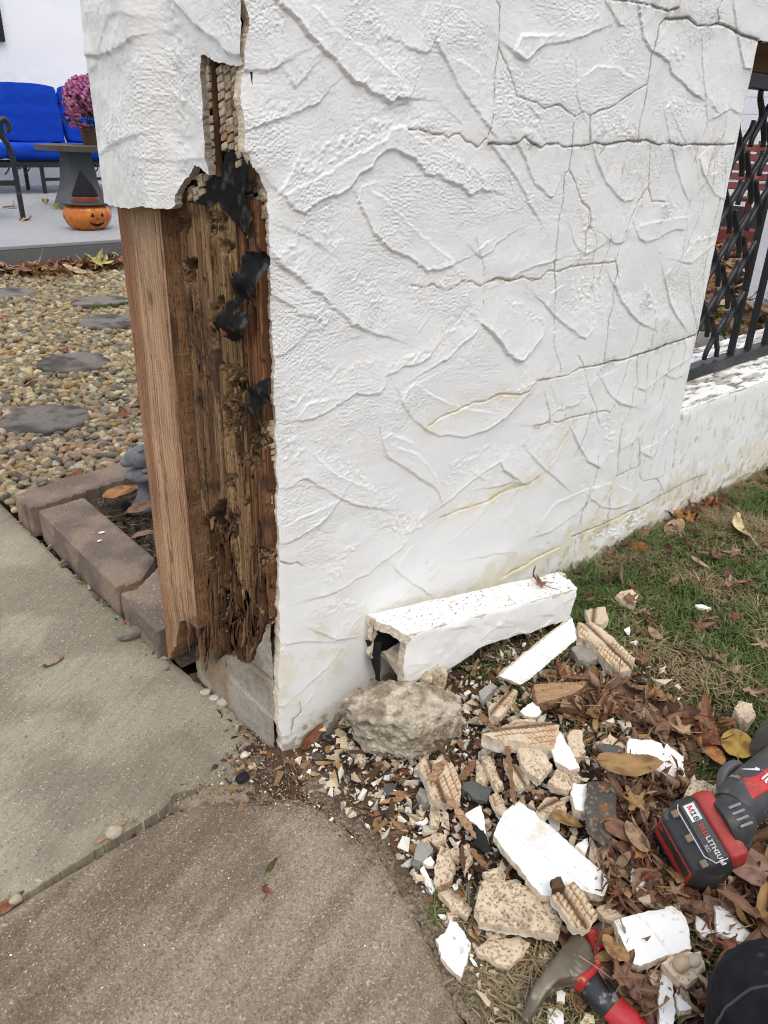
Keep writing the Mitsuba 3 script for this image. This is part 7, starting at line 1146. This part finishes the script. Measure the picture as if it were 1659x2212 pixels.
# pink chrysanthemums in a pot on it
fl_, fc = 'potted_chrysanthemum', V(2.69, 6.99, 1.08); r5 = np.random.default_rng(9)
m = lathe([(0, .70), (.09, .70), (.12, .86), (.125, .86), (.11, .85), (0, .85)], 24, (fc[0], fc[1], 0)); putc(fl_ + '__pot', m, (.09, .05, .035), 'satin', 30)
vs_, fs_, cs_, off = [], [], [], 0; tm = trimesh.creation.icosphere(1); tm = trimesh.creation.icosahedron()
for i in range(1500):
    if i < 1380: d = unit(r5.normal(size=3) * V(1, 1, 1)); c = fc + d * V(.22, .22, .20) * r5.uniform(.80, 1.04); 
    else: c = V(2.50, 6.90, .985) + r5.normal(0, 1, 3) * V(.035, .035, .05) + V(.03, 0, -.05) * (i % 2)
    if c[2] < .95 and i < 1380: continue
    s = r5.uniform(.011, .021); v = tm.vertices * s * V(1, 1, .55); dirv = unit(c - fc); R_ = trimesh.geometry.align_vectors([0, 0, 1], dirv)[:3, :3]; v = v * (1 + .35 * np.sin(np.arctan2(v[:, 1], v[:, 0]) * 8))[:, None] @ R_.T + c; vs_.append(v); fs_.append(tm.faces + off); off += len(v); k_ = lerp(V(.28, .05, .14), V(.50, .21, .33), r5.random()) * r5.uniform(.6, 1.15); cs_.append(np.tile(k_, (len(v), 1)))
tag(put(fl_ + '__blossom', trimesh.Trimesh(np.vstack(vs_), np.vstack(fs_), process=False), 'litter', False, np.clip(np.vstack(cs_), 0, 1)), 'pink blossoms', kind='stuff')
v, f, c = shards(500, [(2.48, 6.80), (2.90, 6.80), (2.90, 7.18), (2.48, 7.18)], .02, .045, [V(.03, .07, .015), V(.05, .10, .02), V(.02, .045, .012)], .12, 51, .22, None, lambda x, y: .87, 1.2); tag(put(fl_ + '__foliage', trimesh.Trimesh(v, f, process=False), 'litter', False, c), 'dark green leaves', kind='stuff')
tag(fl_, 'pot of pink chrysanthemums on the grey table, half hidden by the wall', 'flower pot')
# carved pumpkin with a witch hat
pk_, pc = 'pumpkin_lantern', V(1.937, 5.46, ZD); n_ = 96; prof = [(.0, .0), (.10, .002), (.150, .035), (.176, .085), (.178, .120), (.165, .158), (.14, .180)]
prof = smoothpath([(a, b, 0) for a, b in prof], 5)[:, :2]; wv = lambda a: -.05 * np.abs(np.cos(a * 6)) ** 6
bodyp = lathe(prof, n_, (0, 0, 0), wv); face_dir = unit(V(EYE[0] - pc[0], EYE[1] - pc[1])); fa = math.atan2(face_dir[1], face_dir[0]) + .42
m = bodyp.copy(); m = m.subdivide(); vv = m.vertices; aa = (np.arctan2(vv[:, 1], vv[:, 0]) - fa + math.pi) % (2 * math.pi) - math.pi; cx, cz = aa * .175, vv[:, 2]
def tri_in(poly): return contains_xy(Polygon(poly), cx, cz)
c = lerp(V(.55, .17, .022), V(.40, .10, .014), sstep(-.2, .2, N(vv, 20, 760))); m.vertices = vv + pc; put(pk_ + '__shell', m, 'gloss', True, np.clip(c, 0, 1))
def on_shell(poly, lift=.0015, depth=.01):
    pg = Polygon(poly); u, w, f = grid(np.arange(-.08, .08, .0025), np.arange(.02, .18, .0025), lambda a, b: contains_xy(pg, a, b)); a = fa + u / .175; r = np.interp(w, prof[:, 1], prof[:, 0]) * (1 + wv(a)) + lift; return trimesh.Trimesh(np.stack([r * np.cos(a), r * np.sin(a), w], 1) + pc, f, process=False)
for nm, po in (('eye', [(-.058, .102), (-.022, .106), (-.036, .142)]), ('eye', [(.022, .106), (.056, .102), (.036, .140)]), ('nose', [(-.012, .083), (.012, .083), (.0, .100)]), ('mouth', [(-.066, .080), (-.055, .050), (-.02, .032), (.02, .032), (.055, .050), (.066, .080), (.035, .056), (.022, .062), (.010, .053), (-.010, .053), (-.022, .062), (-.035, .056)])): putc(part(pk_, nm), on_shell(po), (.012, .008, .006), 'plain')
m = lathe([(.0, .184), (.172, .182), (.180, .190), (.172, .198), (.11, .204), (.09, .206)], 48, pc, lambda a: .02 * np.sin(a * 2 + 1)); putc(pk_ + '__hat_brim', m, (.022, .021, .026), 'satin', 30, .3, 30)
m = lathe([(.100, .200), (.103, .206), (.101, .232), (.098, .236)], 48, pc); putc(pk_ + '__hat_band', m, (.20, .035, .022), 'satin', 30)
hp_ = smoothpath([(0, 0, .228), (0, 0, .30), (-.006, 0, .36), (-.012, 0, .42)], 8) + pc; m = tube(hp_, np.interp(np.linspace(0, 1, len(hp_)), [0, .08, .5, .9, 1], [.099, .096, .058, .014, .004]), 40); putc(pk_ + '__hat_cone', m, (.006, .006, .008), 'plain', True)
tag(pk_, 'orange ceramic jack-o-lantern wearing a black witch hat', 'pumpkin')
for x, y, s, col, lb in ((1.725, 6.22, .10, 'tan', 'brown leaf under the foot of the iron chair arm'), (1.93, 7.2, .11, 'tan', 'rolled brown leaf on the deck behind the chair foot'), (2.36, 7.50, .07, 'tan', 'little brown leaf on the deck under the sofa'), (2.37, 7.2, .04, 'dark', 'dark shrivelled leaf on the deck'), (2.30, 6.97, .08, 'goldgreen', 'pale yellow leaf leaning on the table pedestal')):
    k = key('oval_leaf'); leaf_at(k, 'oval' if s < .09 else 'maple', col, 60 + taken['oval_leaf'], (x, y, ZD + .012), s, rl.uniform(0, 6), rl.normal(0, 15) + (60 if 'leaning' in lb else 0), rl.normal(0, 15), 1.2); tag(k, lb, 'leaf', 'leaves on the deck')
# leaves heaped along the deck and strewn on the gravel
k = key('maple_leaf'); leaf_at(k, 'maple', 'goldgreen', 5, (1.60, 4.56, .055), .12, 1.2, 30, -25, .5); tag(k, 'yellow green maple leaf standing on the heap below the deck', 'leaf', 'leaves below the deck')
mass = []
for i in range(230):
    x = rl.uniform(.80, 2.35); y = 4.78 - abs(rl.normal(0, .10)) - .03; s = rl.uniform(.035, .085); kd = 'maple' if rl.random() < .5 else 'oval'; col = str(rl.choice(['rust', 'ochre', 'pale', 'brown', 'orange', 'redbrown'], p=[.26, .2, .2, .16, .1, .08])); a_ = (rl.uniform(0, 6.28), rl.normal(0, 25), rl.normal(0, 25)); z = rl.uniform(0, .045)
    if i < 70 and .9 < x < 2.2: k = key(NM[kd]); leaf_at(k, kd, col, int(rl.integers(3)), (x, y - .03, .01 + z), s, *a_, .9); tag(k, { 'rust': 'rusty', 'ochre': 'ochre', 'pale': 'pale tan', 'brown': 'brown', 'orange': 'orange', 'redbrown': 'red brown'}[col] + f" {'oval' if kd == 'oval' else 'maple'} leaf heaped on the gravel below the deck fascia, {'left part' if x < 1.35 else 'middle' if x < 1.75 else 'near the post'}", 'leaf', 'leaves below the deck')
    else: mass.append((kd, col, int(rl.integers(6)), (x, y, z), s, *a_))
leaf_mass('leaf_heap', mass, 'heap of orange and brown leaves along the foot of the deck', 'leaf heap')
for i in range(46):
    a = rp.integers(len(q)); x, y = q[a]; s = rl.uniform(.018, .036); k = key('oval_leaf'); leaf_at(k, 'oval', str(rl.choice(['rust', 'dark', 'brown', 'redbrown', 'pale'])), int(rl.integers(3)), (x, y, .002), s, rl.uniform(0, 6.28), rl.normal(0, 25), rl.normal(0, 25), 1.1); tag(k, 'small rust coloured leaf lying on the gravel', 'leaf', 'leaves on the gravel')
# ================================================================ THE RIGHT: iron fence, leaf litter, bench, house side
fe, FY = 'iron_fence', .135
put(fe + '__bottom_rail', beam((XR + .004, FY, .372), (5.5, FY, .372), .038, .030, bevel=.003), 'iron_black', 30); put(fe + '__top_rail', beam((XR + .004, FY, 1.070), (5.5, FY, 1.070), .032, .034, bevel=.003), 'iron_black', 30)
for x in [XR + .014, 1.660, 1.765, 1.875, 1.98, 2.09]: put(part(fe, 'bar'), tube([(x, FY, .38), (x, FY, 1.06)], .0105, 10), 'iron_black', True)
for i, x in enumerate(np.arange(1.215, 1.66, .0815)):
    for j in range(5):
        z0 = .39 + j * .1340 + (.067 if i % 2 else 0)
        if z0 + .134 > 1.075 and i % 2: continue
        for s in (-1, 1):
            pth = smoothpath([(x + s * .040, FY, z0 + .128), (x + s * .034, FY, z0 + .108), (x + s * .010, FY, z0 + .080), (x + s * .009, FY, z0 + .058), (x + s * .030, FY, z0 + .026), (x + s * .034, FY, z0 + .004)], 5); m = tube(pth, np.interp(np.linspace(0, 1, len(pth)), [0, .4, .6, 1], [.0068, .0080, .0080, .0068]), 8); put(part(fe, 'scroll'), m, 'iron_black', True)
tag(fe, 'black wrought iron fence with a lattice panel standing on the low wall', 'fence')
u, w, f = grid(np.arange(.9, 12, .12), np.arange(.34, 8, .12)); P3 = np.stack([u, w, 0 * u], 1); tag(put('bed_soil', trimesh.Trimesh(np.stack([u, w, .015 + .03 * N(P3, 3, 770)], 1)[:, :] + V(0, 0, 0) * 0, f), 'soil', True), kind='structure') if False else None
RB_ = [(2.2, .45), (3.0, .6), (5.2, 1.3), (7.0, 2.1), (7.9, 2.9), (7.6, 3.6), (6.2, 3.2), (4.2, 1.9), (2.8, 1.1), (2.0, .7)]
v, f, c = shards(2600, RB_, .02, .05, PCOL[:10], .5, 61, .02, None, lambda x, y: -.03); tag(put('far_gravel', trimesh.Trimesh(v, f, process=False), 'litter', False, c), 'pale gravel under the leaves beyond the iron fence', 'gravel', None, 'stuff')
pgb = Polygon(RB_); mass = []
while len(mass) < 700:
    x, y = rl.uniform(2, 8), rl.uniform(.4, 3.6)
    if not contains_xy(pgb, x, y): continue
    mass.append(('oval' if rl.random() < .6 else 'maple', str(rl.choice(['rust', 'ochre', 'pale', 'tan', 'brown', 'orange', 'pink'], p=[.24, .16, .2, .16, .1, .08, .06])), int(rl.integers(6)), (x, y, .01 + rl.uniform(0, .05)), rl.uniform(.045, .10), rl.uniform(0, 6.28), rl.normal(0, 22), rl.normal(0, 22)))
leaf_mass('leaf_carpet', mass, 'carpet of orange brown leaves on the ground beyond the iron fence', 'leaf carpet')
v, f, c = shards(700, [(3.0, .85), (3.9, 1.0), (4.4, 1.45), (3.5, 1.3)], .012, .03, [V(.07, .11, .02), V(.11, .15, .03)], .8, 62, .02, None, lambda x, y: .0); tag(put('moss_patch', trimesh.Trimesh(v, f, process=False), 'litter', False, c), 'green moss patch among the leaves beyond the fence', 'moss', None, 'stuff')
for (x, y, s, lb) in ((2.35, .62, .10, 'grey stone just behind the fence lattice'), (3.1, .95, .14, 'larger grey stone among the leaves behind the fence')):
    m = pebble_mesh(s, int(x * 10), 3); m.vertices *= V(1.2, 1, .8); m.vertices += V(x, y, .03); k = key('garden_rock'); tag(putc(k, m, (.24, .225, .20), 'mortar_rough', True, .6, 12), lb, 'rock', 'rocks behind the fence')
# white sided house wing and red slatted bench swing
XS = 8.6; hs = 'house_wing'
for i in range(14): put(part(hs, 'siding_board'), box((XS - .01, 3.0, .10 + i * .165), (.02, 7, .160), None, .004), 'house_paint', 30)
put(hs + '__wall', box((XS + 2, 3.0, 1.3), (4, 7, 2.7)), 'house_paint'); put(hs + '__post', box((4.60, 1.33, .45), (.22, .22, 1.3), None, .01), 'house_paint', 30)
bk2 = box((XS - .03, 3.0, .12), (.04, 7, .28)); put(hs + '__foundation', bk2, 'plain', False, flat(bk2, (.06, .055, .05))); tag(hs, 'white sided wing of the house seen through the fence', 'house')
mat('red_paint', (.16, .032, .026), .5, .4); bs = 'red_bench'; bc = V(7.35, 2.85, 0)
ud = unit(V(.45, -.9, 0)); vd = V(ud[1], -ud[0], 0) * -1; vd = unit(V(.9, .45, 0))
def bp(a, b, z): return bc + ud * a + vd * b + V(0, 0, z)
for i in range(5): put(part(bs, 'back_slat'), beam(bp(-.65, .30 + i * .02, .52 + i * .085), bp(.65, .30 + i * .02, .52 + i * .085), .02, .062, (.3, .15, 1)), 'red_paint')
for i in range(4): put(part(bs, 'seat_slat'), beam(bp(-.65, -.12 + i * .1, .42), bp(.65, -.12 + i * .1, .42), .08, .025), 'red_paint')
for s in (-.6, 0, .6):
    put(part(bs, 'support'), beam(bp(s, .28, .12), bp(s, .40, .92), .06, .05), 'red_paint'); put(part(bs, 'arm'), tube(smoothpath([bp(s, .32, .66), bp(s, .05, .68), bp(s, -.2, .62), bp(s, -.22, .50)], 5), .035, 8), 'red_paint', True)
put(part(bs, 'base'), beam(bp(-.7, -.1, .10), bp(.7, -.1, .10), .30, .12), 'red_paint'); tag(bs, 'red slatted garden bench behind the iron fence', 'bench')
pass
